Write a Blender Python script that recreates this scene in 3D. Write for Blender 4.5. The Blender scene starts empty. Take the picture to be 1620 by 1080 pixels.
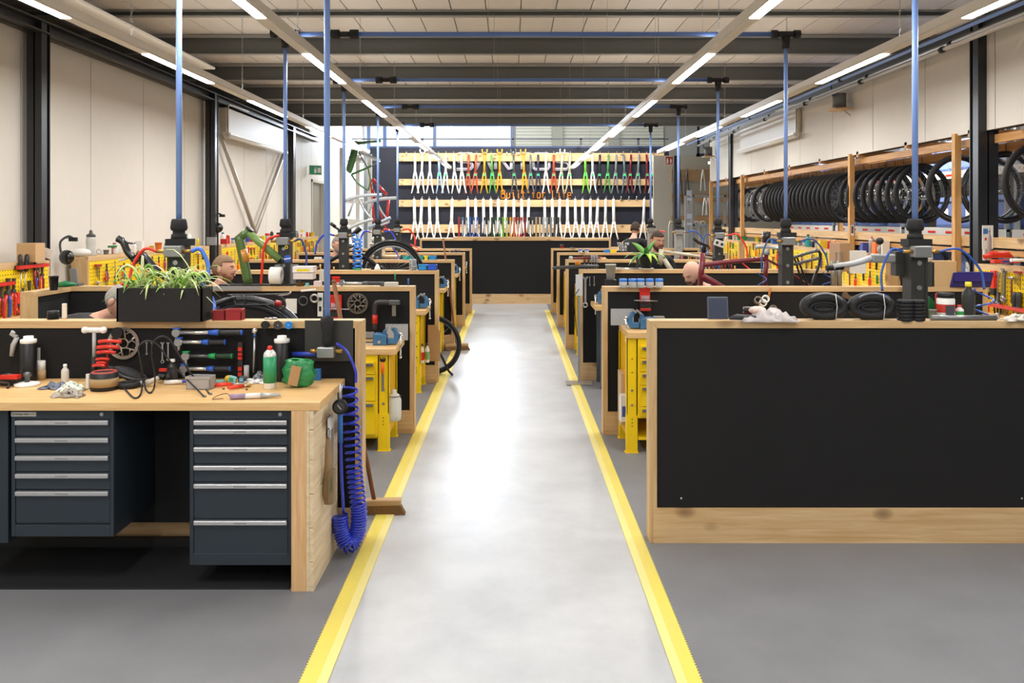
import bpy, bmesh, math, random
from mathutils import Vector, Matrix
random.seed(11)
SC = bpy.context.scene
COL = SC.collection
PI = math.pi
F, CX, HY, CZ = 1350.0, 810.0, 346.0, 1.75     # focal length in px of 1620, horizon row, eye height

# ---------------------------------------------------------------- camera, world, light, exposure
cam = bpy.data.objects.new('camera', bpy.data.cameras.new('camera'))
COL.objects.link(cam)
cam.location = (0, 0, CZ); cam.rotation_euler = (PI/2, 0, 0)
cam.data.lens = 30; cam.data.sensor_width = 36; cam.data.shift_y = -194/1620
cam.data.clip_start = 0.05; cam.data.clip_end = 200
SC.camera = cam
world = bpy.data.worlds.new('world'); SC.world = world; world.use_nodes = True
bg = world.node_tree.nodes['Background']; bg.inputs[0].default_value = (0.80, 0.90, 1.0, 1); bg.inputs[1].default_value = 3.2
SC.view_settings.view_transform = 'Standard'; SC.view_settings.look = 'None'
SC.view_settings.gamma = 1; SC.view_settings.use_curve_mapping = False
SC.view_settings.exposure = 0.0
LAMP_W, LED_E = 29.0, 14.0
def area(name, loc, rot, sx, sy, w, col=(1, 1, 1), spread=PI):
    l = bpy.data.lights.new(name, 'AREA'); l.shape = 'RECTANGLE'; l.size = sx; l.size_y = sy; l.energy = w; l.color = col; l.spread = spread
    o = bpy.data.objects.new(name, l); COL.objects.link(o); o.location = loc; o.rotation_euler = rot
    return o
TRACKS = [(-3.11, 'planter wall side'), (-1.75, 'planter side of the aisle'), (1.69, 'wheel rack side of the aisle'), (3.17, 'wheel rack wall side')]
LEDY = [7.25 + 2.87*k for k in range(-4, 5)]
for tx, _ in TRACKS:
    for y0 in LEDY+([21.6] if abs(tx) < 2 else []):
        if abs(tx) > 2 and y0 > 18: continue
        area('led_light', (tx, y0+.79, 3.142), (0, 0, 0), .07, 1.57, LAMP_W, (1, .985, .965))
area('window_daylight', (-2.2, 26.3, 4.3), (math.radians(-65), 0, 0), 4.2, .9, 800, (.78, .88, 1))
for tx, _ in TRACKS: area('ceiling_fill', (tx, 8, 3.24), (PI, 0, 0), .08, 22, 26, (1, .985, .965))  # added upward fill along the tracks, brightens the ceiling
for x in (-2.6, 0, 2.6): area('fork_wall_fill', (x, 22.0, 5.1), (math.radians(38), 0, 0), 1.5, .3, 150, (1, .98, .95))  # added lamps out of view that brighten the fork wall
for k in range(3): area('store_fill_light', (5.6, 8.2+4*k, 3.05), (0, math.radians(-25), 0), .1, 1.5, 75, (1, .97, .92))  # added fill without fixtures, brightens the crates behind the wheels

# ---------------------------------------------------------------- materials
def lin(h):
    h = h.lstrip('#'); v = [int(h[i:i+2], 16)/255 for i in (0, 2, 4)]
    return tuple(((c+.055)/1.055)**2.4 if c > .04045 else c/12.92 for c in v) + (1,)
_M = {}
def C(h, rough=.5, metal=0., bump=0., scale=60., var=0., emit=0., alpha=1., coat=0.):
    key = (h, rough, metal, bump, scale, var, emit, alpha, coat)
    if key in _M: return _M[key]
    m = bpy.data.materials.new('paint_%d' % len(_M)); m.use_nodes = True
    n, L = m.node_tree.nodes, m.node_tree.links
    b = n['Principled BSDF']; c = lin(h)
    b.inputs['Base Color'].default_value = c; b.inputs['Roughness'].default_value = rough; b.inputs['Metallic'].default_value = metal
    b.inputs['Coat Weight'].default_value = coat
    if emit: b.inputs['Emission Color'].default_value = c; b.inputs['Emission Strength'].default_value = emit
    if alpha < 1: b.inputs['Transmission Weight'].default_value = 1-alpha; b.inputs['IOR'].default_value = 1.2
    tc = n.new('ShaderNodeTexCoord'); nz = n.new('ShaderNodeTexNoise'); nz.inputs['Scale'].default_value = scale; nz.inputs['Detail'].default_value = 4
    L.new(tc.outputs['Object'], nz.inputs['Vector'])
    v = var or .06
    mr = n.new('ShaderNodeMapRange'); mr.inputs[3].default_value = 1-v; mr.inputs[4].default_value = 1+v; L.new(nz.outputs[0], mr.inputs[0])
    mx = n.new('ShaderNodeMix'); mx.data_type = 'RGBA'; mx.blend_type = 'MULTIPLY'; mx.inputs[0].default_value = 1; mx.inputs[6].default_value = c
    L.new(mr.outputs[0], mx.inputs[7]); L.new(mx.outputs[2], b.inputs['Base Color'])
    if bump:
        bp = n.new('ShaderNodeBump'); bp.inputs['Strength'].default_value = bump; bp.inputs['Distance'].default_value = .01
        L.new(nz.outputs[0], bp.inputs['Height']); L.new(bp.outputs[0], b.inputs['Normal'])
    _M[key] = m
    return m
def wood(h1, h2, axis=0, knots=True, scale=1., rough=.6):
    key = ('w', h1, h2, axis, knots, scale)
    if key in _M: return _M[key]
    m = bpy.data.materials.new('wood_%d' % len(_M)); m.use_nodes = True
    n, L = m.node_tree.nodes, m.node_tree.links; b = n['Principled BSDF']; b.inputs['Roughness'].default_value = rough
    tc = n.new('ShaderNodeTexCoord'); mp = n.new('ShaderNodeMapping'); s = [26*scale]*3; s[axis] = 1.6*scale; mp.inputs['Scale'].default_value = s
    L.new(tc.outputs['Object'], mp.inputs['Vector'])
    nz = n.new('ShaderNodeTexNoise'); nz.inputs['Scale'].default_value = 1.5; nz.inputs['Detail'].default_value = 6; nz.inputs['Distortion'].default_value = .6
    L.new(mp.outputs[0], nz.inputs['Vector'])
    cr = n.new('ShaderNodeValToRGB'); cr.color_ramp.elements[0].position = .3; cr.color_ramp.elements[1].position = .7
    cr.color_ramp.elements[0].color = lin(h2); cr.color_ramp.elements[1].color = lin(h1); L.new(nz.outputs[0], cr.inputs[0])
    out = cr.outputs[0]
    if knots:
        mp2 = n.new('ShaderNodeMapping'); s = [5.*scale]*3; s[axis] = 3.2*scale; mp2.inputs['Scale'].default_value = s; L.new(tc.outputs['Object'], mp2.inputs['Vector'])
        vo = n.new('ShaderNodeTexVoronoi'); vo.inputs['Scale'].default_value = 1; L.new(mp2.outputs[0], vo.inputs['Vector'])
        mr = n.new('ShaderNodeMapRange'); mr.inputs[1].default_value = .12; mr.inputs[2].default_value = .25; mr.inputs[3].default_value = .75; mr.inputs[4].default_value = 0
        L.new(vo.outputs['Distance'], mr.inputs[0])
        mx = n.new('ShaderNodeMix'); mx.data_type = 'RGBA'; L.new(mr.outputs[0], mx.inputs[0]); L.new(out, mx.inputs[6]); mx.inputs[7].default_value = lin('#6b4a2a'); out = mx.outputs[2]
    L.new(out, b.inputs['Base Color'])
    bp = n.new('ShaderNodeBump'); bp.inputs['Strength'].default_value = .15; bp.inputs['Distance'].default_value = .004; L.new(nz.outputs[0], bp.inputs['Height']); L.new(bp.outputs[0], b.inputs['Normal'])
    _M[key] = m
    return m
def mottled(h1, h2, rough, scale, streak=None, rvar=.1, spec=.5):
    m = bpy.data.materials.new('surface_%d' % len(_M)); _M[('s', h1, h2, scale)] = m; m.use_nodes = True
    n, L = m.node_tree.nodes, m.node_tree.links; b = n['Principled BSDF']; b.inputs['Specular IOR Level'].default_value = spec
    tc = n.new('ShaderNodeTexCoord'); mp = n.new('ShaderNodeMapping'); mp.inputs['Scale'].default_value = streak or (1, 1, 1); L.new(tc.outputs['Object'], mp.inputs['Vector'])
    nz = n.new('ShaderNodeTexNoise'); nz.inputs['Scale'].default_value = scale; nz.inputs['Detail'].default_value = 9; nz.inputs['Roughness'].default_value = .65; L.new(mp.outputs[0], nz.inputs['Vector'])
    cr = n.new('ShaderNodeValToRGB'); cr.color_ramp.elements[0].position = .3; cr.color_ramp.elements[1].position = .7
    cr.color_ramp.elements[0].color = lin(h1); cr.color_ramp.elements[1].color = lin(h2); L.new(nz.outputs[0], cr.inputs[0]); L.new(cr.outputs[0], b.inputs['Base Color'])
    mr = n.new('ShaderNodeMapRange'); mr.inputs[3].default_value = rough-rvar; mr.inputs[4].default_value = rough+rvar; L.new(nz.outputs[0], mr.inputs[0]); L.new(mr.outputs[0], b.inputs['Roughness'])
    return m
def peg_mat():
    m = bpy.data.materials.new('pegboard_yellow'); m.use_nodes = True
    n, L = m.node_tree.nodes, m.node_tree.links; b = n['Principled BSDF']; b.inputs['Roughness'].default_value = .45
    tc = n.new('ShaderNodeTexCoord'); sp = n.new('ShaderNodeSeparateXYZ'); L.new(tc.outputs['Object'], sp.inputs[0])
    def mth(op, a, v):
        q = n.new('ShaderNodeMath'); q.operation = op; L.new(a, q.inputs[0])
        if isinstance(v, float): q.inputs[1].default_value = v
        else: L.new(v, q.inputs[1])
        return q.outputs[0]
    d = []
    for k in (1, 2):
        q = mth('FRACT', mth('MULTIPLY', sp.outputs[k], 26.), 0.); q = mth('SUBTRACT', q, .5); d.append(mth('MULTIPLY', q, q))
    r = mth('ADD', d[0], d[1]); g = mth('LESS_THAN', r, .028)
    mx = n.new('ShaderNodeMix'); mx.data_type = 'RGBA'; L.new(g, mx.inputs[0]); mx.inputs[6].default_value = lin('#f7d40a'); mx.inputs[7].default_value = lin('#3d3208'); L.new(mx.outputs[2], b.inputs['Base Color'])
    return m
PINE = wood('#d9bb8e', '#c39c69'); PINEZ = wood('#d6b889', '#bd9766', 2); PINEY = wood('#d9bb8e', '#c39c69', 1)
BEECH = wood('#e3bd85', '#d2a568', 0, False, 1.6, .45); BEECHZ = wood('#dfba8c', '#cc9c66', 2, False, 1.6)
RAW = wood('#e6d3b3', '#cbb48e', 1, True, .8); ORANGEW = wood('#d6a768', '#bb8748', 2); ORANGEY = wood('#cf9d60', '#b58045', 1)
FELT = C('#121214', .9, bump=.25, scale=260, var=.4)
YEL = C('#f6cf08', .42, var=.04); NAVY = C('#27313b', .42, var=.08); NAVYD = C('#1c242c', .45)
ALU = C('#d6d7d9', .3, .85); STEEL = C('#b6b8ba', .32, .9); DSTEEL = C('#6e7072', .4, .8); CHROME = C('#dddddd', .15, 1.)
BLK = C('#141416', .5); BLKM = C('#1c1c1e', .75); RUB = C('#17171a', .65, bump=.1); GRY = C('#808286', .5); LGRY = C('#b9babb', .5)
WHT = C('#ecebe6', .45); RED = C('#d12a1c', .4); DRED = C('#8a1b1f', .45); BLUE = C('#2f5f9c', .4); PIPE = C('#7c9cdb', .4); VISEB = C('#3a6d97', .38, coat=.3)
HOSE = C('#2b3fc6', .3, coat=.4); HOSEB = C('#2b55b0', .3, coat=.4); HOSER = C('#e23a20', .35); BRASS = C('#b8914c', .35, .8); GREEN = C('#2b8a4e', .4); ORANGE = C('#ef6a1a', .4)
SKIN = C('#d9a488', .55, scale=30, var=.05)
GLASSY = C('#e9eef0', .12, alpha=.35); PEG = peg_mat(); COLUMN = C('#25272c', .38, var=.1); BEAM = C('#6d6f6c', .55, .2, var=.1); BEAM_LIT = C('#a9a8a2', .45, .3)

# ---------------------------------------------------------------- mesh building
class MB:
    def __init__(s): s.bm = bmesh.new(); s.mats = [None]
    def mi(s, m):
        if m is None: return 0
        if m not in s.mats: s.mats.append(m)
        return s.mats.index(m)
    def faces(s, fs, m, smooth=False):
        i = s.mi(m)
        for f in fs: f.material_index = i; f.smooth = smooth
    def box(s, x0, x1, y0, y1, z0, z1, m=None, M=None):
        vs = [s.bm.verts.new((x, y, z)) for x in (x0, x1) for y in (y0, y1) for z in (z0, z1)]
        fs = [s.bm.faces.new([vs[i] for i in q]) for q in ((0,1,3,2),(4,6,7,5),(0,4,5,1),(2,3,7,6),(0,2,6,4),(1,5,7,3))]
        if M is not None:
            for v in vs: v.co = M @ v.co
        s.faces(fs, m); return s
    def bx(s, c, d, m=None, rot=None):
        M = Matrix.Translation(Vector(c)) @ (rot or Matrix.Identity(4))
        return s.box(-d[0]/2, d[0]/2, -d[1]/2, d[1]/2, -d[2]/2, d[2]/2, m, M)
    def rings(s, rs, m, caps=True, closed=False, smooth=True):
        vr = [[s.bm.verts.new(p) for p in r] for r in rs]; fs = []
        N = len(rs[0]); K = len(vr)
        for i in range(K if closed else K-1):
            a, b = vr[i], vr[(i+1) % K]
            for j in range(N):
                fs.append(s.bm.faces.new((a[j], a[(j+1) % N], b[(j+1) % N], b[j])))
        s.faces(fs, m, smooth)
        if caps and not closed: s.faces([s.bm.faces.new(vr[0][::-1]), s.bm.faces.new(vr[-1])], m)
        return s
    def tube(s, pts, r, n=8, m=None, closed=False, caps=True, smooth=True, flat=1.):
        pts = [Vector(p) for p in pts]; K = len(pts); rad = r if isinstance(r, (list, tuple)) else [r]*K
        up = None; rs = []
        for i, p in enumerate(pts):
            if closed: t = pts[(i+1) % K]-pts[i-1]
            else: t = pts[min(i+1, K-1)]-pts[max(i-1, 0)]
            if t.length < 1e-9: t = Vector((0, 0, 1))
            t.normalize()
            if up is None: up = Vector((0, 0, 1)) if abs(t.z) < .9 else Vector((0, 1, 0))
            a = up - t*up.dot(t)
            if a.length < 1e-4: a = t.orthogonal()
            a.normalize(); up = a; b = t.cross(a)
            rs.append([p + a*(rad[i]*math.cos(2*PI*j/n)*flat) + b*(rad[i]*math.sin(2*PI*j/n)) for j in range(n)])
        return s.rings(rs, m, caps, closed, smooth)
    def cyl(s, a, b, r, r2=None, n=12, m=None): return s.tube([a, b], [r, r if r2 is None else r2], n, m)
    def lathe(s, prof, m=None, n=16, o=(0, 0, 0), M=None, caps=True):
        o = Vector(o); rs = []
        for r, z in prof:
            ring = [o+Vector((max(r, 1e-4)*math.cos(2*PI*j/n), max(r, 1e-4)*math.sin(2*PI*j/n), z)) for j in range(n)]
            rs.append([M @ p for p in ring] if M is not None else ring)
        return s.rings(rs, m, caps)
    def sph(s, c, r, m=None, n=12, fn=None):
        c = Vector(c); r = (r, r, r) if not isinstance(r, (tuple, list)) else r; rs = []
        for i in range(1, n):
            t = PI*i/n; rs.append([c+Vector((r[0]*math.sin(t)*math.cos(2*PI*j/(n+4)), r[1]*math.sin(t)*math.sin(2*PI*j/(n+4)), -r[2]*math.cos(t))) for j in range(n+4)])
        if fn: rs = [[fn(p) for p in q] for q in rs]
        return s.rings(rs, m)
    def prism(s, pts, y0, y1, m=None, M=None):     # polygon in XZ, extruded along Y
        a = [s.bm.verts.new((p[0], y0, p[1])) for p in pts]; b = [s.bm.verts.new((p[0], y1, p[1])) for p in pts]; N = len(pts)
        fs = [s.bm.faces.new(a), s.bm.faces.new(b[::-1])]+[s.bm.faces.new((a[j], b[j], b[(j+1) % N], a[(j+1) % N])) for j in range(N)]
        if M is not None:
            for v in a+b: v.co = M @ v.co
        s.faces(fs, m); return s
    def torus(s, c, R, r, m=None, n=32, k=8, ax='y', flat=1., rz=None):
        c = Vector(c); pts = []
        for i in range(n):
            t = 2*PI*i/n; u, v = R*math.cos(t), (rz or R)*math.sin(t)
            pts.append(c+Vector({'y': (u, 0, v), 'x': (0, u, v), 'z': (u, v, 0)}[ax]))
        return s.tube(pts, r, k, m, closed=True, flat=flat)
    def done(s, name, par=None, m=None, loc=(0, 0, 0), rot=(0, 0, 0), bevel=0., kind=None):
        me = bpy.data.meshes.new(name)
        bmesh.ops.recalc_face_normals(s.bm, faces=s.bm.faces); s.bm.to_mesh(me); s.bm.free()
        for q in s.mats: me.materials.append(q or m or GRY)
        o = bpy.data.objects.new(name, me); COL.objects.link(o); o.location = loc; o.rotation_euler = rot
        if par is not None: o.parent = par
        if bevel:
            b = o.modifiers.new('bevel', 'BEVEL'); b.width = bevel; b.segments = 2; b.limit_method = 'ANGLE'; b.angle_limit = .7
        if kind: o['kind'] = kind
        return o
LABELS = set()
def tag(o, label, cat, group=None):
    if label in LABELS: print('DUPLICATE LABEL', label)
    LABELS.add(label)
    o['label'] = label; o['category'] = cat
    if group: o['group'] = group
    return o
def thing(name, label, cat, loc=(0, 0, 0), rot=(0, 0, 0), group=None, scale=1.):
    o = bpy.data.objects.new(name, None); COL.objects.link(o); o.location = loc; o.rotation_euler = rot; o.empty_display_size = .05
    o.scale = (scale,)*3 if not isinstance(scale, tuple) else scale
    return tag(o, label, cat, group)
def copy_tree(o, par=None):
    c = o.copy(); COL.objects.link(c); c.parent = par
    for ch in list(o.children): copy_tree(ch, c)
    return c
class Proto:
    """first place() moves the prototype itself, later ones copy it with its parts"""
    def __init__(s, build): s.build = build; s.o = None; s.used = False
    def place(s, loc, rot=(0, 0, 0), label=None, cat=None, group=None, scale=1.):
        if s.o is None: s.o = s.build()
        o = s.o if not s.used else copy_tree(s.o)
        s.used = True
        o.location = loc; o.rotation_euler = rot; o.scale = (scale,)*3 if not isinstance(scale, tuple) else scale
        tag(o, label, cat, group) if label else None
        return o
def bare(name):
    o = bpy.data.objects.new(name, None); COL.objects.link(o); o.empty_display_size = .05; return o
def W(x, y, Y): return Vector(((x-CX)*Y/F, Y, CZ-(y-HY)*Y/F))       # photo position at depth Y
ORD = ['first', 'second', 'third', 'fourth', 'fifth', 'sixth', 'seventh', 'eighth', 'ninth', 'tenth', 'eleventh', 'twelfth', 'thirteenth', 'fourteenth', 'fifteenth', 'sixteenth', 'seventeenth', 'eighteenth', 'nineteenth', 'twentieth',
       'twenty-first', 'twenty-second', 'twenty-third', 'twenty-fourth', 'twenty-fifth', 'twenty-sixth', 'twenty-seventh', 'twenty-eighth', 'twenty-ninth', 'thirtieth', 'thirty-first', 'thirty-second']
def arc(a, b, h, n=12, d=(0, 0, 1)):      # curve from a to b bulging along d
    a, b, d = Vector(a), Vector(b), Vector(d)
    return [a.lerp(b, i/n)+d*h*math.sin(PI*i/n) for i in range(n+1)]
def smooth_pts(ps, n=6):
    ps = [Vector(p) for p in ps]; out = []
    for i in range(len(ps)-1):
        p0, p1, p2, p3 = ps[max(i-1, 0)], ps[i], ps[i+1], ps[min(i+2, len(ps)-1)]
        for k in range(n):
            t = k/n; out.append(.5*((2*p1)+(p2-p0)*t+(2*p0-5*p1+4*p2-p3)*t*t+(3*p1-p0-3*p2+p3)*t**3))
    return out+[ps[-1]]
def coil(path, R, turns, n=10, ax=Vector((0, 1, 0))):   # helix following a path
    path = [Vector(p) for p in path]; out = []; K = turns*n
    for i in range(K+1):
        t = i/K*(len(path)-1); k = min(int(t), len(path)-2); p = path[k].lerp(path[k+1], t-k); d = (path[k+1]-path[k]).normalized()
        a = ax.cross(d)
        a = a.normalized() if a.length > .1 else d.orthogonal().normalized()
        b = d.cross(a); w = 2*PI*i/n
        out.append(p+a*R*math.cos(w)+b*R*math.sin(w))
    return out

def text(body, size, mtl, name, par, loc, rot, depth=.001, align='LEFT'):
    c = bpy.data.curves.new(name, 'FONT'); c.body = body; c.size = size; c.extrude = depth; c.align_x = align; c.resolution_u = 3
    t = bpy.data.objects.new('tmp', c); COL.objects.link(t); dg = bpy.context.evaluated_depsgraph_get()
    me = bpy.data.meshes.new_from_object(t.evaluated_get(dg)); bpy.data.objects.remove(t)
    me.materials.clear(); me.materials.append(mtl)
    o = bpy.data.objects.new(name, me); COL.objects.link(o); o.location = loc; o.rotation_euler = rot; o.parent = par
    return o
# ---------------------------------------------------------------- the setting
def struct(mb, name, m=None, par=None, **k):
    o = mb.done(name, par, m, **k)
    if par is None: o['kind'] = 'structure'
    return o
floor = struct(MB().box(-4.7, 7.6, -6.2, 27, -.12, 0), 'floor', mottled('#b3b6bb', '#c9ccd0', .35, 2.2, rvar=.05, spec=.8))
MATG = mottled('#75767a', '#818286', .5, 2.4, rvar=.06)
MB().box(-4.7, -.80, -6.2, 17.5, .0005, .004).done('floor_covering', floor, MATG)
MB().box(.715, 4.6, -6.2, 17.5, .0005, .004).done('floor_covering', floor, MATG)
TAPE = mottled('#efdc5c', '#e2d070', .5, 3, (1, .35, 1)); TAPE2 = mottled('#f4e78a', '#e8dc95', .5, 3, (1, .35, 1))
for s, xi, xo in ((-1, -.695, -.80), (1, .62, .715)):
    MB().box(min(xi, xi+s*.04), max(xi, xi+s*.04), -1, 16.3, .0008, .0062).done('floor_tape', floor, TAPE2)
    b = MB().box(min(xi+s*.04, xo), max(xi+s*.04, xo), -1, 16.3, .0008, .0068)
    y = 2.6
    while y < 9.5:                                      # serrated outer edge
        b.bm.faces.new([b.bm.verts.new(p) for p in ((xo, y, .0068), (xo+s*.007, y+.007, .0068), (xo, y+.014, .0068))]); y += .02
    b.done('floor_tape', floor, TAPE)
ceiling = struct(MB().box(-5.6, 7.6, -6.2, 19.5, 4.13, 4.2).box(-5.6, 7.6, 19.5, 27, 5.3, 5.4).box(-5.6, 7.6, 19.4, 19.5, 4.13, 5.4), 'ceiling', C('#b9b2a6', .8))
CPAN = C('#e9e3da', .85, scale=9, var=.04)
pp = None
ys = [3.1, 5.25, 7.4, 9.64, 10.96, 13.0, 15.06, 17.16, 19.36, 21.3]
for i in range(len(ys)-2):
    for k in range(33):
        x0 = -5.36+k*.39
        if x0 > 7.1: continue
        o = MB().box(x0+.007, x0+.383, ys[i]+.02, ys[i+1]-.01, 4.10, 4.128).done('ceiling_panel', ceiling, CPAN)
BM = []
for k, y in enumerate([5.25, 7.4, 9.64, 10.9, 12.95, 15.0, 17.1, 19.3]):
    h = .075 if k == 2 else .26
    b = MB(); z1 = 4.1; z0 = z1-h
    b.box(-5.5, 7.45, y, y+.012, z0, z1, BEAM).box(-5.5, 7.45, y-.05, y, z0, z0+.012, BEAM_LIT).box(-5.5, 7.45, y-.05, y, z1-.02, z1-.006, BEAM_LIT)  # flanges paler than the web: their lit tone is put into the colour
    if k != 2: b.box(-5.5, 7.45, y-.052, y-.046, z1-.05, z1-.012, BEAM_LIT)
    struct(b, 'ceiling_beam')
# walls
WALLC = C('#ddd8cf', .7, scale=5, var=.03); WALLD = C('#5c5750', .8)
wl = struct(MB().box(-4.75, -4.62, -6.2, 19.55, 0, 3.6).box(-5.6, -4.75, -6.2, 19.5, 3.5, 3.6).box(-5.6, -5.5, -6.2, 19.5, 3.6, 4.13), 'wall_left', WALLD)
MB().box(-5.6, -4.61, 19.5, 20.9, 3.61, 5.3).box(-5.6, -4.76, 20.9, 27, 3.61, 5.3).box(-5.6, -4.6, 19.4, 19.495, 3.61, 4.12).done('wall_panel', wl, WALLC)
y = -5.31
while y < 19.5:
    MB().box(-4.62, -4.6, y+.006, min(y+1.324, 19.54), 0, 3.6).done('wall_panel', wl, WALLC); y += 1.33
MB().box(-4.75, -4.6, 20.9, 27, 0, 5.3).done('wall_panel', wl, WALLC); MB().box(-4.75, -4.6, 19.55, 20.9, 2.62, 5.3).done('wall_panel', wl, WALLC)
d = struct(MB().box(-4.72, -4.68, 19.6, 20.85, 0, 2.6), 'door_1', C('#8f887b', .5))
MB().box(-4.68, -4.58, 19.55, 19.62, 0, 2.66).box(-4.68, -4.58, 20.84, 20.9, 0, 2.66).box(-4.68, -4.58, 19.55, 20.9, 2.6, 2.66).done('door_frame', d, C('#c9c2b4'))
MB().cyl((-4.66, 19.75, 1.05), (-4.66, 19.87, 1.05), .012).done('door_handle', d, ALU)
wr = struct(MB().box(4.47, 4.6, -6.2, 19.2, 2.585, 3.6), 'wall_right', WALLD)
y = 3.87
while y < 19.1:
    MB().box(4.45, 4.47, y+.006, min(y+1.324, 19.19), 2.58, 3.6).done('wall_panel', wr, WALLC); y += 1.33
MB().box(4.45, 4.47, -6.2, 3.87, 2.58, 3.6).done('wall_panel', wr, WALLC)
struct(MB().box(7.5, 7.6, -6.2, 27, 0, 5.3), 'wall_store', C('#8f8a82', .8))
struct(MB().box(-5.6, 7.6, -6.3, -6.2, 0, 4.15), 'wall_front', WALLC)
# dark back wall with the lit strip window above it
navy = C('#101426', .6, scale=3, var=.2)
wb = struct(MB().box(-4.13, 4.56, 24.8, 24.92, 0, 3.8), 'wall_back', navy)
MB().box(-4.7, 7.6, 26.5, 26.6, 0, 3.72).box(-4.7, 7.6, 26.5, 26.6, 4.85, 5.3).box(.0, 7.6, 26.5, 26.6, 3.72, 4.85).done('wall_panel', wb, C('#8c8d89', .7))
MB().box(3.7, 7.5, 22.3, 22.4, 0, 3.4).done('wall_panel', wb, C('#a09b8f', .7))
w1 = struct(MB().box(-4.7, .0, 26.54, 26.56, 3.7, 4.9), 'window_1', C('#f4f8ff', .1, alpha=.08))
fr = MB()
for x in (-4.45, -3.95, -2.4, .0): fr.box(x-.05, x+.05, 26.44, 26.6, 3.7, 4.9)
fr.box(-4.7, .05, 26.42, 26.6, 3.7, 3.8).done('window_frame', w1, C('#35507a', .4))
for k in range(9): MB().box(-.8, -.06, 26.38, 26.41, 3.9+k*.075, 3.955+k*.075).done('slat', w1, WHT)
CL = C('#a9aca3', .6)
for k in range(12): MB().box(.12, 4.7, 26.44, 26.5, 3.65+k*.1, 3.742+k*.1).done('cladding_plank', wb, CL)
for x in (1.25, 3.0): struct(MB().box(x, x+.32, 26.3, 26.44, 2.5, 5.2), 'column', C('#7d8077', .5))
struct(MB().box(-4.13, 4.56, 24.78, 24.94, 3.8, 3.86), 'trim_1', C('#2c3a5c', .4))
b = MB().box(-4.6, 4.5, 24.5, 24.53, 4.02, 4.06)
for x in (-2.6, .0, 1.95, 3.6): b.box(x, x+.06, 24.5, 24.53, 3.86, 4.06)
struct(b, 'trim_2', C('#3b4048', .4))
# glazed dark loft structure high up beyond the wheel rack side
b = MB()
for z in (3.3, 3.75, 4.3, 4.85): b.box(4.6, 7.5, 21.2, 21.3, z, z+.07)
for x in (4.6, 5.2, 5.8, 6.4, 7.0): b.box(x, x+.06, 21.2, 21.3, 3.3, 4.9)
struct(b, 'trim_3', C('#1b2638', .4))
# columns
for x0, x1, y, lbl in ((-4.55, -4.41, 8.0, 0), (-4.53, -4.385, 12.6, 0), (-4.52, -4.4, 17.2, 0), (4.37, 4.56, 8.0, 0), (4.4, 4.56, 17.2, 0), (3.72, 3.86, 19.6, 0)):
    h = 3.6 if y < 19 else 3.2
    b = MB().box(x0, x1, y, y+.012, 0, h).box(x0, x1, y+.14, y+.152, 0, h).box((x0+x1)/2-.006, (x0+x1)/2+.006, y, y+.15, 0, h)
    xin = x1 if x0 < 0 else x0
    b.box(min(xin, xin-math.copysign(.01, x0)*0), xin+math.copysign(.012, -x0)*-1, y, y+.15, 0, h) if False else None
    b.box(x0+.004, x1-.004, y+.014, y+.1, 0, h)
    struct(b, 'column', COLUMN)
for s, x in ((-1, -4.48), (1, 4.42)):
    b = MB().box(x-.09, x+.09, -6, 19.4, 3.6, 3.615).box(x-.09, x+.09, -6, 19.5, 3.5, 3.515).box(x-.01, x+.01, -6, 19.5, 3.5, 3.6)
    struct(b, 'wall_beam', C('#33312f', .45))
# store behind the wheel racks: shelving with blue crates
def store_shelf(y0, n):
    t = thing('steel_shelving', 'grey steel storage shelving beyond the hanging wheels, %s bay' % ORD[n], 'shelving', (6.35, y0, 0))
    for x in (-.3, .3):
        for y in (0, 2.6): MB().box(x-.025, x+.025, y, y+.05, 0, 3.0).done('upright', t, C('#9aa0a3', .4, .6))
    for z in (.9, 1.62, 2.4):
        MB().box(-.32, .32, 0, 2.65, z-.03, z).done('shelf_board', t, C('#b6b3aa', .6))
        b = MB().box(-.345, -.32, 0, 2.65, z-.1, z, C('#c9c7c2', .5))
        for q in range(5): b.box(-.347, -.345, .2+q*.5, .42+q*.5, z-.07, z-.04, RED)
        b.done('shelf_beam', t)
    return t
def crate():
    r = bare('blue_crate')
    b = MB().box(-.2, .2, -.27, .27, 0, .04).box(-.2, -.18, -.27, .27, 0, .42).box(.18, .2, -.27, .27, 0, .42).box(-.2, .2, -.27, -.25, 0, .42).box(-.2, .2, .25, .27, 0, .42)
    b.done('body', r, C('#5d74ae', .5)); MB().box(-.215, -.2, -.28, .28, .36, .42).box(-.215, .215, -.285, -.27, .36, .42).done('lip', r, C('#6f86bd', .5))
    MB().box(-.204, -.2, -.07, .07, .12, .26).done('card_label', r, WHT)
    return r
CR = Proto(crate); n = 0
for i, y0 in enumerate((7.6, 10.4, 13.2, 16.0)):
    store_shelf(y0, i)
    for z in (.91, 1.63, 2.41):
        for q in range(4):
            if (n*7) % 5 == 3: n += 1; continue
            CR.place((6.3, y0+.4+q*.6, z), (0, 0, 0), 'blue plastic crate, %s along the %s shelf of the %s store bay' % (ORD[q], {.91: 'low', 1.63: 'middle', 2.41: 'high'}[z], ORD[i]), 'crate', 'blue crates in the store'); n += 1
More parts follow.
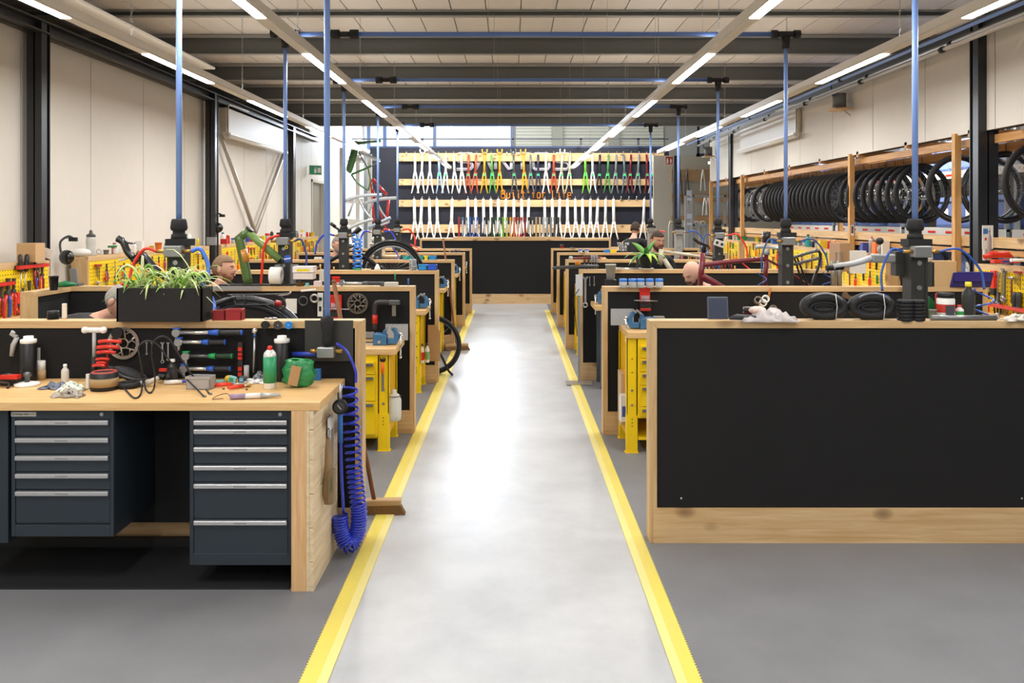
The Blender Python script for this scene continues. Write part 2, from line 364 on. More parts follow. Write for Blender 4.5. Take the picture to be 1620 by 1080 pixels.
# ---------------------------------------------------------------- light tracks
for i, (tx, nm) in enumerate(TRACKS):
    t = thing('light_track', 'long white LED light track hanging by chains on the %s' % nm, 'light', (tx, 0, 3.15)); ye = 18.4 if abs(tx) > 2 else 24.0
    MB().box(-.05, .05, -4.5, ye, .012, .075).box(-.042, .042, -4.5, ye, 0, .012).done('rail', t, C('#e2dcd1', .45))
    for y0 in [q for q in LEDY+[21.6] if q+1.4 < ye]: MB().box(-.035, .035, y0, y0+1.57, -.006, .004).done('diffuser', t, C('#fff6ea', .5, emit=LED_E))
    for k in range(5 if ye < 19 else 6):
        y = 4.1+k*2.87
        b = MB(); z = .075
        for q in range(22):
            b.tube([(0, y+(.008 if q % 2 else 0), z), (.008 if q % 2 else 0, y+.01, z+.025), (0, y-.008, z+.042), (-.008, y, z+.02)], .0022, 4, closed=True); z += .04
        b.done('chain', t, STEEL)
# grey cable tray beside the planter-side wall track, conduits on the other side
t = tag(MB().box(-3.42, -3.2, -3, 9.2, 3.36, 3.38).box(-3.43, -3.42, -3, 9.2, 3.36, 3.42).done('cable_tray', None, C('#bdb4a6', .5)), 'pale cable tray running beside the planter wall light track', 'cable tray')
for i, (x, z, r, m, nm) in enumerate(((4.18, 3.42, .018, ALU, 'upper thin steel'), (4.10, 3.36, .02, ALU, 'lower thin steel'), (3.86, 3.38, .016, PIPE, 'pale blue'))):
    t = thing('conduit_pipe', '%s conduit pipe running high along the wheel rack wall' % nm, 'pipe', (x, 0, z))
    MB().cyl((0, -3, 0), (0, 18.8, 0), r).done('pipe_run', t, m)
    for k in range(8): MB().cyl((0, 4.3+k*1.9, 0), (0, 4.36+k*1.9, 0), r*1.5).done('pipe_clip', t, BLK)
# ---------------------------------------------------------------- partitions
PANR = [(4.6, .742, 5.5), (6.9, .735, 3.85), (9.25, .73, 3.55), (11.5, .725, 3.5), (13.85, .735, 3.5), (15.9, .73, 3.5)]
PANL = [(4.6, -.807, -5.2), (6.95, -.794, -3.7), (9.1, -.785, -3.6), (11.45, -.775, -3.6), (13.85, -.765, -3.5), (15.7, -.74, -3.5)]
def partition(Y, xi, xo, lbl):
    s = 1 if xo > xi else -1; w = abs(xo-xi); w = min(w, 3.86) if Y < 5 else w
    t = thing('felt_divider', lbl, 'partition', (xi, Y, 0)); D = .11
    def B(a, b, y0, y1, z0, z1): return MB().box(min(s*a, s*b), max(s*a, s*b), y0, y1, z0, z1)
    B(.04, w-.04, .012, D-.012, .19, 1.162).done('felt_board', t, FELT)
    mtr = .04                                      # mitred corners
    for nm, pts in (('top_plank', [(0, 1.2), (w, 1.2), (w-mtr, 1.16), (mtr, 1.16)]),):
        MB().prism([(s*a, b) for a, b in pts], 0, D).done(nm, t, PINE, bevel=.002)
    MB().prism([(s*a, b) for a, b in ((0, 0), (0, 1.2), (mtr, 1.16), (mtr, 0))], .001, D-.001).done('side_post', t, PINEZ, bevel=.002)
    MB().prism([(s*a, b) for a, b in ((w, 0), (w, 1.2), (w-mtr, 1.16), (w-mtr, 0))], .001, D-.001).done('side_post', t, PINEZ, bevel=.002)
    B(.018, w-.018, -.006, .03, 0, .19).done('bottom_plank', t, PINE, bevel=.002)
    B(.03, w-.03, D-.03, D, 0, .19).done('bottom_plank', t, PINE)
    rr = random.Random(int(Y*10))
    for q in range(5 if Y < 8 else 2):
        x, z = s*rr.uniform(.06, w-.1), rr.choice((.24, .9, 1.13, rr.uniform(.3, 1.1)))
        MB().sph((x, .01, z), (.006, .004, .006), None, 6).done('screw', t, ALU)
    return t
for k in range(6):
    ox = ('frontmost', 'second from the front', 'third from the front', 'fourth from the front', 'fifth from the front', 'sixth from the front')[k]
    partition(*PANR[k], 'black felt partition with pine frame, %s on the wheel rack side' % ox)
    partition(*PANL[k], 'black felt partition with pine frame, %s on the planter side' % ox)
for s, X, nm in ((-1, -3.7, 'planter'), ):
    t = thing('felt_divider', 'short felt return panel at the wall end of the second %s side divider' % nm, 'partition', (X, 6.42, 0))
    MB().box(.012, .1, .04, .52, .1, 1.16).done('felt_board', t, FELT); MB().box(0, .112, 0, .53, 1.16, 1.2).done('top_plank', t, PINEY); MB().box(0, .112, 0, .04, 0, 1.16).done('side_post', t, PINEZ)
for x in (-2.6, 0, 2.6):
    t = thing('fork_wall_fill_lamp', 'added unseen fill lamp above the dark wall, %s' % {-2.6: 'planter side', 0: 'middle one', 2.6: 'wheel rack side'}[x], 'light', (x, 22.0, 5.12))
    MB().box(-.78, .78, -.16, .16, .0, .06).done('housing', t, WHT, rot=(math.radians(38), 0, 0)); MB().cyl((-.6, 0, .02), (-.6, 0, .18), .01).cyl((.6, 0, .02), (.6, 0, .18), .01).done('hanger', t, STEEL)  # housings of the added fill lamps, unseen above the ceiling edge
# back counter
t = thing('counter', 'wide black felt back counter with pine frame below the hanging forks', 'counter', (0, 17.6, 0))
MB().box(-1.86, 2.0, .012, .7, .2, 1.3).done('felt_board', t, FELT)
MB().box(-1.9, 2.04, 0, .72, 1.3, 1.345).done('top_plank', t, PINE); MB().box(-1.9, 2.04, -.008, .03, 0, .2).done('bottom_plank', t, PINE)
for x in (-1.9, 2.0): MB().box(x, x+.04, 0, .7, .2, 1.3).done('side_post', t, PINEZ)
t = tag(MB().box(-1.22, 1.02, 17.62, 17.95, 1.345, 1.375).done('display_board', None, PINE, bevel=.003), 'long thin pine board under the coloured sample tubes on the counter', 'board')
# planks on the dark wall
tops = [((242, 255), 'top'), ((283, 293), 'second'), ((316, 327), 'third'), ((355, 368), 'lowest')]
for (a, b_), nm in tops:
    z1, z0 = W(0, a, 24.67).z, W(0, b_, 24.67).z
    t = thing('wall_plank', 'horizontal pine plank on the dark wall, %s of the four fork rails' % nm, 'plank', (0, 24.67, z0))
    MB().box(-3.27, 4.4, 0, .045, 0, z1-z0).done('board', t, PINE, bevel=.003)
    MB().box(4.1, 4.18, .045, .13, -.02, z1-z0).done('batten', t, PINEZ)
for nm, x in (('outer', 4.3), ):
    tag(MB().box(x-.05, x+.05, 24.715, 24.8, .9, 3.68).done('wall_batten', None, PINEZ), 'upright pine batten behind the fork rails at the wheel rack end', 'batten')
tag(MB().box(-4.0, 4.4, 24.3, 24.78, .9, .94).box(-4, 4.4, 24.3, 24.33, .75, .9).done('wall_bench', None, PINE), 'low pine shelf running along the foot of the dark wall', 'shelf')
# lettering on the dark wall
sign = thing('wall_sign', 'large grey outlined name lettering on the dark wall behind the forks', 'sign', (0, 24.775, 0))
LT = C('#cfcdd8', .5)
def strokes(paths, x, z, w, h, r, m, nm, par):
    b = MB()
    for p in paths:
        q = [(x+a*w, 0, z+c*h) for a, c in p]
        b.tube(q, r, 4 if r < .02 else 6, m, flat=1)
    return b.done(nm, par)
S = [[(1, 1), (.15, 1), (0, .85), (0, .68), (.15, .52), (.85, .48), (1, .32), (1, .15), (.85, 0), (0, 0)]]
A = [[(0, 0), (.45, 1), (.55, 1), (1, 0)]]
N = [[(0, 0), (0, 1), (.12, 1), (.85, 0), (1, .05), (1, 1)]]
T_ = [[(0, 1), (1, 1)], [(.5, 1), (.5, 0)]]
O_ = [[(0, .15), (0, .85), (.1, 1), (.9, 1), (1, .85), (1, .15), (.9, 0), (.1, 0), (0, .15)]]
for g, (x0, x1) in zip((S, A, N, T_, O_, S), ((722, 747), (753, 778), (784, 809), (814, 838), (844, 869), (877, 900))):
    a, b_ = W(x0, 268, 24.77), W(x1, 268, 24.77); nm = 'letter'
    o = strokes(g, a.x, a.z, b_.x-a.x, .45, .05, LT, nm, sign)
    o2 = strokes(g, a.x, a.z, b_.x-a.x, .45, .007, navy, 'letter_inline', o); o2.location = (0, -.045, 0)
sl = thing('wall_slogan', 'orange lettering reading Built for Life on the dark wall', 'sign', (0, 24.775, 0))
GL = {'B': [[(0, 0), (0, 1), (.7, 1), (.9, .9), (.9, .6), (.7, .52), (0, .52)], [(.7, .52), (1, .4), (1, .12), (.8, 0), (0, 0)]],
      'u': [[(.1, .68), (.1, .12), (.25, 0), (.6, 0), (.9, .15)], [(.9, .68), (.9, 0)]], 'i': [[(.2, .68), (.5, .68), (.5, .1), (.6, 0), (.85, 0)], [(.5, .88), (.5, .96)]],
      'l': [[(.2, 1), (.5, 1), (.5, .1), (.6, 0), (.85, 0)]], 't': [[(.4, .95), (.4, .1), (.5, 0), (.85, 0)], [(.1, .68), (.85, .68)]], 'f': [[(.9, 1), (.6, 1), (.45, .88), (.45, 0)], [(.1, .62), (.85, .62)]],
      'o': [[(.1, .12), (.1, .56), (.25, .68), (.75, .68), (.9, .56), (.9, .12), (.75, 0), (.25, 0), (.1, .12)]], 'r': [[(.2, .68), (.2, 0)], [(.2, .5), (.45, .68), (.9, .68)]],
      'L': [[(.1, 1), (.1, 0), (.95, 0)]], 'e': [[(.1, .34), (.9, .34), (.9, .56), (.75, .68), (.25, .68), (.1, .56), (.1, .12), (.25, 0), (.85, 0)]]}
OR = C('#ee9630', .4)
for k, ch in enumerate('Built for Life'):
    if ch != ' ':
        x = W(793+k*8.05, 0, 24.77).x; strokes(GL[ch], x, W(0, 313.5, 24.77).z, .109, .235, .017, OR, 'letter', sl)
# ---------------------------------------------------------------- forks
def fork(h, rear=False, crown='hook'):
    def b():
        r = bare('bicycle_fork'); m = C(h, .35, coat=.2)
        q = MB().tube([(0, 0, -.03), (0, 0, -.45)], [.025, .028], 8).done('steerer', r, m)
        g = MB()
        for s in (-1, 1): g.tube([(s*.008, 0, -.42), (s*.035, 0, -.55), (s*.04, -.01, -.68), (s*.055, 0, -.8), (s*.085, 0, -.93)], [.021, .02, .02, .017, .014], 7)
        g.tube([(-.04, 0, -.69), (-.02, 0, -.62), (.02, 0, -.62), (.04, 0, -.69)], .011, 6).done('blades', r, m)
        MB().bx((0, -.025, -.5), (.05, .006, .05)).done('tag', r, C('#27c268', .6)) if h not in ('#f2f2f0',) else None
        if crown == 'cup': MB().tube([(-.055, 0, .1), (-.06, 0, .05), (-.03, 0, 0), (.03, 0, 0), (.06, 0, .05), (.055, 0, .1)], .017, 7).done('yoke', r, m)
        hk(r); return r
    return b
def hk(r): MB().tube([(0, .02, .0), (0, -.02, .01), (0, -.03, .04)], .006, 5).done('hook', r, ALU)
def stay():
    r = bare('fork_blank'); m = C('#f4f4f2', .4)
    MB().tube([(0, 0, -.01), (0, 0, -.25), (0, 0, -.55)], [.026, .034, .038], 8, flat=.7).done('steerer', r, m)
    g = MB()
    for s in (-1, 1): g.tube([(s*.01, 0, -.53), (s*.03, 0, -.62), (s*.045, 0, -.72), (s*.06, 0, -.82), (s*.095, 0, -.96)], [.024, .021, .019, .017, .015], 7)
    g.tube([(-.04, 0, -.7), (0, 0, -.66), (.04, 0, -.7)], .01, 6).done('blades', r, m)
    for z in (-.1, -.16, -.22): MB().sph((0, -.03, z), .006, None, 5).done('rivet', r, DSTEEL)
    hk(r); return r
up = [(135, '#f2f2f0', 'white'), (178, '#f2f2f0', 'white'), (222, '#f2f2f0', 'white'), (272, '#9dbbe0', 'pale blue'), (315, '#dfeee6', 'pale mint'), (360, '#f2f2f0', 'white'), (403, '#f2f2f0', 'white'), (447, '#a5432c', 'rust red'), (492, '#b0492f', 'rust red'),
      (540, '#c79a1d', 'mustard'), (580, '#4c9a3b', 'green'), (628, '#efa116', 'amber'), (708, '#4a5350', 'dark grey'), (765, '#efa116', 'amber'), (807, '#63676a', 'grey'), (852, '#2c3048', 'midnight blue'), (897, '#f2f2f0', 'white'), (943, '#b8451f', 'rust red'),
      (992, '#cfc9ae', 'cream'), (1038, '#c9c3a8', 'cream'), (1125, '#76c93a', 'lime'), (1167, '#e6e8ea', 'white'), (1212, '#22242c', 'black'), (1262, '#4c8a4c', 'green'), (1308, '#7a7e80', 'grey'), (1350, '#5d7076', 'slate'), (1393, '#6e1622', 'wine red'), (1440, '#7c8284', 'grey'), (1482, '#741420', 'wine red'), (1523, '#c9c2b0', 'cream')]
PR = {}
for k, (zx, h, nm) in enumerate(up):
    cr = 'cup' if zx in (178, 540, 628, 708, 765, 992) else 'hook'; key = (h, cr)
    PR.setdefault(key, Proto(fork(h, crown=cr))).place((W(620+zx/3.682, 0, 24.6).x, 24.58+.03*(k % 2), 3.635), (0, random.uniform(-.05, .05), random.uniform(-.3, .3)),
        '%s painted fork hanging %s along the upper fork rail' % (nm, ORD[k]), 'fork', 'painted forks on the upper rail', 1.24)
SP = Proto(stay)
for k, zx in enumerate((130, 175, 218, 262, 352, 443, 487, 533, 576, 620, 665, 710, 755, 798, 889, 934, 978, 1022, 1067, 1110, 1156, 1200, 1245, 1290, 1470, 1515, 1558)):
    SP.place((W(620+zx/3.682, 0, 24.6).x, 24.58, W(0, 313.5, 24.6).z), (0, random.uniform(-.03, .05), random.uniform(-.2, .5)), 'white unpainted fork hanging %s along the lower fork rail' % ORD[k], 'fork', 'white forks on the lower rail', 1.24)
hkp = Proto(lambda: (lambda r: (hk(r), MB().cyl((0, .03, 0), (0, .0, 0), .012).done('plate', r, ALU), r)[2])(bare('wall_hook')))
for k, zx in enumerate((1335, 1380, 1425, 85, 670)):
    up_ = zx in (85, 670)
    hkp.place((W(620+zx/3.682, 0, 24.6).x, 24.62, 3.6 if up_ else 2.32), (0, 0, 0), 'empty steel hook, %s of the bare hooks on the fork rails' % ORD[k], 'hook', scale=1.9)
tc = ['#a32645', '#4d7896', '#54748a', '#2a63b5', '#1f4da8', '#2458b0', '#1b2c52', '#1d3b3a', '#27362f', '#1f4a30', '#205b2e', '#2c7a34', '#6fae2e', '#9cbf2b', '#f0a01c', '#e0701e', '#cf4a1e', '#b51f24', '#7b1a22', '#2e2320', '#3c3c34', '#b59e74', '#c7bfa6', '#b9bfc3', '#8f9599', '#7b8286', '#4a5053', '#2b2d30']
tn = ['crimson', 'steel blue', 'dusty blue', 'bright blue', 'royal blue', 'cobalt', 'navy', 'dark teal', 'olive black', 'bottle green', 'forest green', 'leaf green', 'lime', 'yellow green', 'amber', 'orange', 'vermilion', 'red', 'maroon', 'brown black', 'dark olive', 'tan', 'beige', 'pale silver', 'mid grey', 'steel grey', 'charcoal', 'black']
for k in range(28):
    x = W(620+(391+k*21.4)/3.682, 0, 17.8).x
    r = thing('sample_tube', '%s painted sample tube with small lettering standing on the counter' % tn[k], 'sample tube', (x, 17.8, 1.375), (0, 0, 0), 'colour sample tubes')
    MB().box(-.021, .021, -.015, .015, 0, .41).done('tube', r, C(tc[k], .35), bevel=.006)
    MB().box(-.012, .012, -.0165, -.015, .06, .34).done('print', r, C(tc[k] if k > 20 else '#cdd0d2', .5, var=.4, scale=150)) if k % 3 else None
# ---------------------------------------------------------------- vises
def vise(flip):
    def b():
        r = bare('bench_vise'); q = .00052
        def P(l): return [((x-640)*q*flip, (635-z)*q) for x, z in l]
        base = MB().prism(P([(640, 635), (640, 480), (660, 462), (770, 470), (845, 490), (845, 635)]), -.05, .05, VISEB)
        base.prism(P([(770, 490), (790, 420), (840, 375), (862, 395), (830, 440), (828, 500)]), -.035, .035, VISEB).done('fixed_jaw', r, bevel=.006)
        mv = MB().prism(P([(900, 395), (925, 372), (985, 410), (1015, 470), (1020, 560), (990, 622), (850, 622), (850, 540), (945, 545), (950, 470), (930, 430)]), -.034, .034, VISEB).done('moving_jaw', r, bevel=.006)
        MB().prism(P([(815, 405), (870, 352), (884, 370), (840, 420)]), -.045, .045).done('jaw_plate', r, ALU)
        MB().prism(P([(886, 375), (935, 348), (950, 372), (905, 402)]), -.045, .045).done('jaw_plate', r, ALU)
        MB().box(min((480-640)*q*flip, 0), max((480-640)*q*flip, 0), -.03, .03, .055, .095).box(min((470-640)*q*flip, 0), max((470-640)*q*flip, 0), -.04, .04, .0, .018).done('slide_bar', r, ALU)
        x = (1050-640)*q*flip
        MB().cyl(((1010-640)*q*flip, 0, .065), (x+.012*flip, 0, .065), .016).done('spindle', r, CHROME)
        h = MB().cyl((x, -.03, .085), (x, -.045, -.09), .007).sph((x, -.03, .088), .013, None, 8).sph((x, -.045, -.092), .011, None, 8); h.done('handle', r, CHROME)
        MB().cyl((.05*flip, -.052, .028), (.05*flip, -.06, .028), .012).done('clamp_bolt', r, ALU)
        return r
    return b
VL, VR = Proto(vise(1)), Proto(vise(-1))
# ---------------------------------------------------------------- yellow work benches
def bench(Y, xe, s, zt, lbl, drawers, group, o=0.):
    """s = +1: bench runs to +x from its aisle end xe. Front legs towards the camera."""
    t = thing('work_bench', lbl, 'work bench', (xe, Y-.56, 0), group=group); L = 1.85; D = .54
    def B(a, b, y0, y1, z0, z1, m=None): return MB().box(min(s*a, s*b), max(s*a, s*b), y0, y1, z0, z1, m)
    MB().prism([(0, zt), (s*L, zt), (s*L, zt-.045), (0, zt-.045)], 0, D).done('worktop', t, BEECH, bevel=.003)
    for x in (.055+o, L-.14):
        for y in (.03, D-.09):
            g = B(x, x+.078, y, y+.006, .28, zt-.045).box(*sorted((s*x, s*(x+.006))), y, y+.06, .28, zt-.045).box(*sorted((s*(x+.072), s*(x+.078))), y, y+.06, .28, zt-.045)
            lg = g.done('leg', t, YEL)
            B(x-.002, x+.08, y-.003, y+.058, 0.004, .285).done('leg_extension', lg, YEL)
            B(x-.012, x+.09, y-.01, y+.07, 0, .006).done('foot', lg, YEL)
            bb = MB()
            for z in (.36, .47): bb.cyl((s*(x+.039), y-.008, z), (s*(x+.039), y, z), .009)
            bb.done('bolt', lg, STEEL)
            bb = MB()
            for z in (.2, .225, .25, .6, .7): bb.box(*sorted((s*(x+.036), s*(x+.043))), y-.0045, y, z, z+.008)
            bb.done('slot', lg, BLK)
    B(.07+o, .076+o, .1, D-.1, .1, zt-.05).done('end_panel', t, C('#e0a80c', .45))
    B(.14+o, L-.14, .03, D-.03, .1, .12).done('shelf', t, YEL)
    x0 = .135+o; zb = .12 if s < 0 else .268
    dr = B(x0, x0+.46, .01, .5, zb, zt-.045).done('drawer_unit', t, YEL)
    z = zt-.045-.05; hs = drawers
    B(x0+.12, x0+.145, .0, .01, z+.012, z+.035, STEEL).done('lock', dr)
    for h in hs:
        if z-h < zb: h = z-zb-.01
        if h < .03: break
        dd = B(x0+.02, x0+.44, -.004, .012, z-h+.006, z).done('drawer', dr, YEL, bevel=.002)
        hd = B(x0+.03, x0+.42, -.03, -.004, z-.03, z-.012).done('handle', dr, C('#8e9094', .3, .7)); 
        z -= h
    return t
BR = [(6.9, .862, .905), (9.25, .85, .86), (11.5, .845, .88), (13.85, .84, .9), (15.9, .83, .9)]
BL = [(6.95, -.873, .775), (9.1, -.865, .83), (11.45, -.855, .85), (13.85, -.85, .88), (15.7, -.84, .88)]
for k in range(5):
    Y, x, z = BR[k]
    if k != 1:
        bench(Y, x, 1, z, 'yellow steel work bench with beech top, at the %s partition on the wheel rack side' % ORD[k+1], [.1, .1, .1, .16, .2], 'yellow work benches', -.06)
    VR.place((x+.225+(.02 if k else 0), Y-.33, z), (0, 0, 0), 'blue bench vise on the %s bench of the wheel rack side' % ORD[k], 'vise', 'blue vises', 1. if k == 0 else 1.05)
    Y, x, z = BL[k]
    bench(Y, x, -1, z, 'yellow steel work bench with beech top, at the %s partition on the planter side' % ORD[k+1], [.1, .2, .26], 'yellow work benches')
    VL.place((x-.2, Y-.33, z), (0, 0, 0), 'blue bench vise on the %s bench of the planter side' % ORD[k], 'vise', 'blue vises', 1. if k == 0 else 1.05)
# the one dark grey bench
t = thing('work_bench', 'dark grey steel bench with beech top on the wheel rack side, second from the front', 'work bench', (.85, 8.69, 0))
MB().box(0, 1.85, 0, .54, .815, .86).done('worktop', t, BEECH)
for x in (.06, 1.7):
    for y in (.03, .45): MB().box(x, x+.06, y, y+.06, 0, .815).done('leg', t, C('#4b545b', .45))
MB().box(.1, 1.7, .05, .5, .3, .32).done('shelf', t, C('#4b545b', .45))
# ---------------------------------------------------------------- air posts, blue pipes, hoses
def post_parts(t, m, h=1.6, w=.087):
    MB().box(-w/2, w/2, -.05, .05, 0, h).box(-w/2-.004, -w/2+.01, -.054, .054, 0, h).box(w/2-.01, w/2+.004, -.054, .054, 0, h).done('column', t, m)
    for z in (1.08, 1.22, 1.36, 1.5): MB().cyl((0, -.056, z), (0, -.05, z), .014, n=10).done('bolt', t, STEEL)
    MB().box(-.11, .11, -.1, .1, 0, .02).done('base_plate', t, m)
    cap = MB().box(-.06, .075, -.05, .05, h-.005, h+.035, BLKM).lathe([(.045, h+.03), (.042, h+.06), (.034, h+.065), (.034, h+.08), (.044, h+.085), (.048, h+.1), (.042, h+.14), (.036, h+.15)], BLKM, 14).done('bellows_cap', t)
    g = MB().bx((0, -.07, h-.035), (.1, .06, .065), C('#9b9d9e', .3, .6)).done('air_manifold', t, bevel=.006)
    for s in (-1, 1): MB().cyl((s*.05, -.07, h-.035), (s*.1, -.07, h-.035), .013, .009).done('brass_fitting', g, BRASS)
def drop(x, Y, z0, z1, lbl, tee=True, r=.0165):
    t = thing('air_drop', lbl, 'air pipe', (x, Y, z0))
    MB().cyl((0, 0, 0), (0, 0, z1-z0), r, n=12).done('pipe', t, PIPE)
    if tee:
        z = z1-z0
        tt = MB().cyl((0, 0, z-.1), (0, 0, z), .032, .036, 12).cyl((-.1, 0, z+.02), (.1, 0, z+.02), .026, n=12).cyl((-.12, 0, z+.02), (-.07, 0, z+.02), .036, n=12).cyl((.07, 0, z+.02), (.12, 0, z+.02), .036, n=12)
        tt.done('tee_fitting', t, BLK)
    return t
PC = [(2.3, 4.87), (2.3, 7.17), (2.3, 9.53), (2.3, 11.8), (2.29, 14.1)]
PLc = [(-1.92, 4.92), (-1.9, 7.15), (-1.89, 9.6), (-1.87, 11.9), (-1.88, 14.0)]
CM = C('#2c2d2b', .5, var=.15); CG = C('#a5a6a4', .45, .4)
for k in range(5):
    for (x, Y), sd, m in ((PC[k], 'wheel rack', CG if k >= 3 else CM), (PLc[k], 'planter', CM)):
        t = thing('lift_post', '%s steel bicycle lift post at the %s bay of the %s side' % ('pale grey' if m is CG else 'dark', ORD[k], sd), 'lift post', (x, Y, 0), group='bicycle lift posts')
        post_parts(t, m)
        zt = 3.31
        drop(x, Y, 1.745, zt-.03, 'pale blue air pipe dropping to the %s lift post of the %s side' % (ORD[k], sd))
    if k:
        Y = PC[k][1]
        t = thing('air_main', 'pale blue air pipe crossing under the ceiling above the %s bay' % ORD[k], 'air pipe', (0, Y, zt-.01))
        MB().cyl((-1.9, 0, 0), (2.18, 0, 0), .02, n=10).done('pipe', t, C('#5f7fc0', .4))
        g = MB().cyl((-1.52, 0, 0), (-1.3, 0, 0), .024, n=10)
        for x in (-1.52, -1.36): g.cyl((x, 0, 0), (x+.07, 0, 0), .04, n=10)
        g.done('coupling', t, BLK)
        for x in (-.2, .8, 1.6): MB().cyl((x, 0, 0), (x, 0, .8), .0015, n=4).done('hanger', t, STEEL)
# the pipe that comes down in front of the first planter-side partition
p = W(518, 505, 4.56)
drop(p.x, 4.55, p.z, 3.6, 'pale blue air pipe coming down in front of the frontmost planter side partition', False, .0165)
t = thing('air_regulator', 'dark air outlet with brass fittings at the foot of the blue pipe', 'air outlet', (p.x, 4.55, p.z-.14))
MB().lathe([(.02, 0), (.028, .03), (.026, .07), (.036, .12), (.034, .15), (.02, .16)], BLKM, 12).done('sleeve', t)
g = MB().bx((.0, -.02, -.03), (.09, .05, .055), C('#a8aaab', .3, .7)).done('valve_block', t, bevel=.005)
for s in (-1, 1): MB().cyl((s*.045, -.02, -.025), (s*.085, -.02, -.025), .011, n=10).done('brass_fitting', t, BRASS)
MB().box(-.13, .13, .048, .052, -.09, .13).done('backing_plate', t, C('#3c3b38', .5))
# coiled blue hose
A = lambda x, y, Y=4.5: W(x, y, Y)
t = thing('coiled_hose', 'bright blue coiled air hose hanging at the end of the front counter', 'hose', (0, 0, 0))
MB().tube(smooth_pts([A(532, 543), A(548, 555), A(562, 585), A(563, 605)]), .007, 8).done('hose_lead', t, HOSE)
path = smooth_pts([A(553, 612, 4.46), A(557, 680, 4.46), A(561, 745, 4.46), A(566, 790, 4.46), A(568, 820, 4.46), A(563, 850, 4.46), A(550, 862, 4.42), A(540, 840, 4.42), A(538, 815, 4.42)], 8)
tt = []
import bisect
L_ = [0]
for i in range(1, len(path)): L_.append(L_[-1]+(path[i]-path[i-1]).length)
turns = []; sacc = 0; dens = lambda s: 1/(.048 if s < .22 else .036 if s < .42 else .026 if s < .62 else .014)
sm = L_[-1]; n = 1100; ph = 0; pts = []
for i in range(n+1):
    sdist = sm*i/n; ph += 2*PI*dens(sdist)*sm/n
    if i % 2: continue
    j = min(max(bisect.bisect(L_, sdist)-1, 0), len(path)-2); f = (sdist-L_[j])/max(L_[j+1]-L_[j], 1e-6)
    c = path[j].lerp(path[j+1], min(f, 1)); d = (path[j+1]-path[j]).normalized(); a = Vector((0, 1, 0)).cross(d).normalized(); b = d.cross(a)
    pts.append(c+a*.039*math.cos(ph)+b*.039*math.sin(ph))
MB().tube(pts, .0062, 6).done('coil', t, HOSE)
MB().tube(smooth_pts([pts[-1], A(543, 800, 4.4), A(540, 740, 4.38), A(539, 680, 4.38), A(539, 655, 4.38)]), .008, 8).done('hose_tail', t, HOSE)
MB().tube([A(539, 700, 4.37), A(538, 655, 4.37), A(539, 640, 4.36)], [.012, .014, .01], 8).done('blow_gun', t, C('#2d6fc4', .35))
gq = A(538, 643, 4.33)
t = thing('pressure_gauge', 'round black tyre pressure gauge hanging at the counter end', 'gauge', gq)
MB().lathe([(.0, -.02), (.034, -.02), (.038, -.01), (.038, .012), (.03, .015), (.0, .013)], RUB, 20, M=Matrix.Rotation(PI/2, 4, 'X')).done('body', t)
MB().cyl((0, -.016, 0), (0, -.019, 0), .027, n=20).done('dial', t, C('#3c3f42', .3)); MB().bx((.0, -.021, .002), (.03, .002, .003), WHT, Matrix.Rotation(.9, 4, 'Y')).done('needle', t)
MB().tube([(0, 0, .03), (0, .01, .08), (0, .03, .11)], .009, 8, STEEL).done('stem', t)
# side hoses at the lift posts
def hoses(name, lbl, x, Y, sgn, m, top=1.565, drop_=.55, R=.036, turns=5, out=.16, r=.0055):
    t = thing(name, lbl, 'hose', (x+sgn*.1, Y-.07, top))
    e = Vector((sgn*out, -.03, -drop_*.42))
    MB().tube(smooth_pts([(0, 0, 0), (sgn*out*.5, 0, .012), (sgn*out*.95, -.01, -drop_*.2), tuple(e)]), r*1.25, 7).done('hose_lead', t, m)
    if turns: MB().tube(coil([e, e+Vector((-sgn*.015, 0, -drop_*.5)), e+Vector((0, 0, -drop_))], R, turns, 12), r, 6).done('coil', t, m)
    return t
hoses('air_hose', 'blue coiled air hose on the aisle side of the frontmost wheel rack side post', 2.3, 4.87, -1, HOSEB, out=.13, drop_=.52, turns=7)
hoses('air_hose', 'blue coiled air hose on the wall side of the frontmost wheel rack side post', 2.3, 4.87, 1, HOSEB, out=.24, drop_=.5, turns=5, R=.05)
hoses('air_hose', 'blue coiled air hose on the aisle side of the second wheel rack side post', 2.3, 7.17, -1, C('#33508f', .35), out=.13, drop_=.62, turns=6, R=.034)
hoses('air_hose', 'dark blue coiled air hose on the wall side of the second wheel rack side post', 2.3, 7.17, 1, C('#33508f', .35), out=.22, drop_=.62, turns=6, R=.04)
hoses('air_hose', 'blue air hose on the aisle side of the third wheel rack side post', 2.3, 9.53, -1, C('#33508f', .35), out=.1, drop_=.6, turns=4, R=.03)
hoses('air_hose', 'orange red coiled air hose on the third wheel rack side post', 2.3, 9.53, 1, HOSER, out=.2, drop_=.62, turns=2, R=.07, r=.008)
hoses('air_hose', 'red coiled air hose hanging from the fourth wheel rack side post', 2.2, 11.8, -1, HOSER, out=.12, drop_=.5, turns=6, R=.04, r=.009)
hoses('air_hose', 'blue coiled air hose hanging from the fourth wheel rack side post', 2.3, 11.8, 1, HOSEB, out=.24, drop_=.5, turns=4, R=.05, r=.008)
hoses('air_hose', 'red coiled air hose on the wall side of the frontmost planter side post', -1.92, 4.92, -1, HOSER, out=.14, drop_=.42, turns=3, R=.05, r=.007)
hoses('air_hose', 'blue air hose on the aisle side of the frontmost planter side post', -1.92, 4.92, 1, C('#4c7be0', .35), out=.1, drop_=.36, turns=1, R=.05, r=.01)
q = [W(x, y, 7.05) for x, y in ((442, 372), (425, 378), (417, 395), (415, 420), (413, 450))]
tg = thing('air_hose', 'bright red air hose curving down beside the second planter side post', 'hose'); MB().tube(smooth_pts(q), .011, 8).done('hose_lead', tg, HOSER)
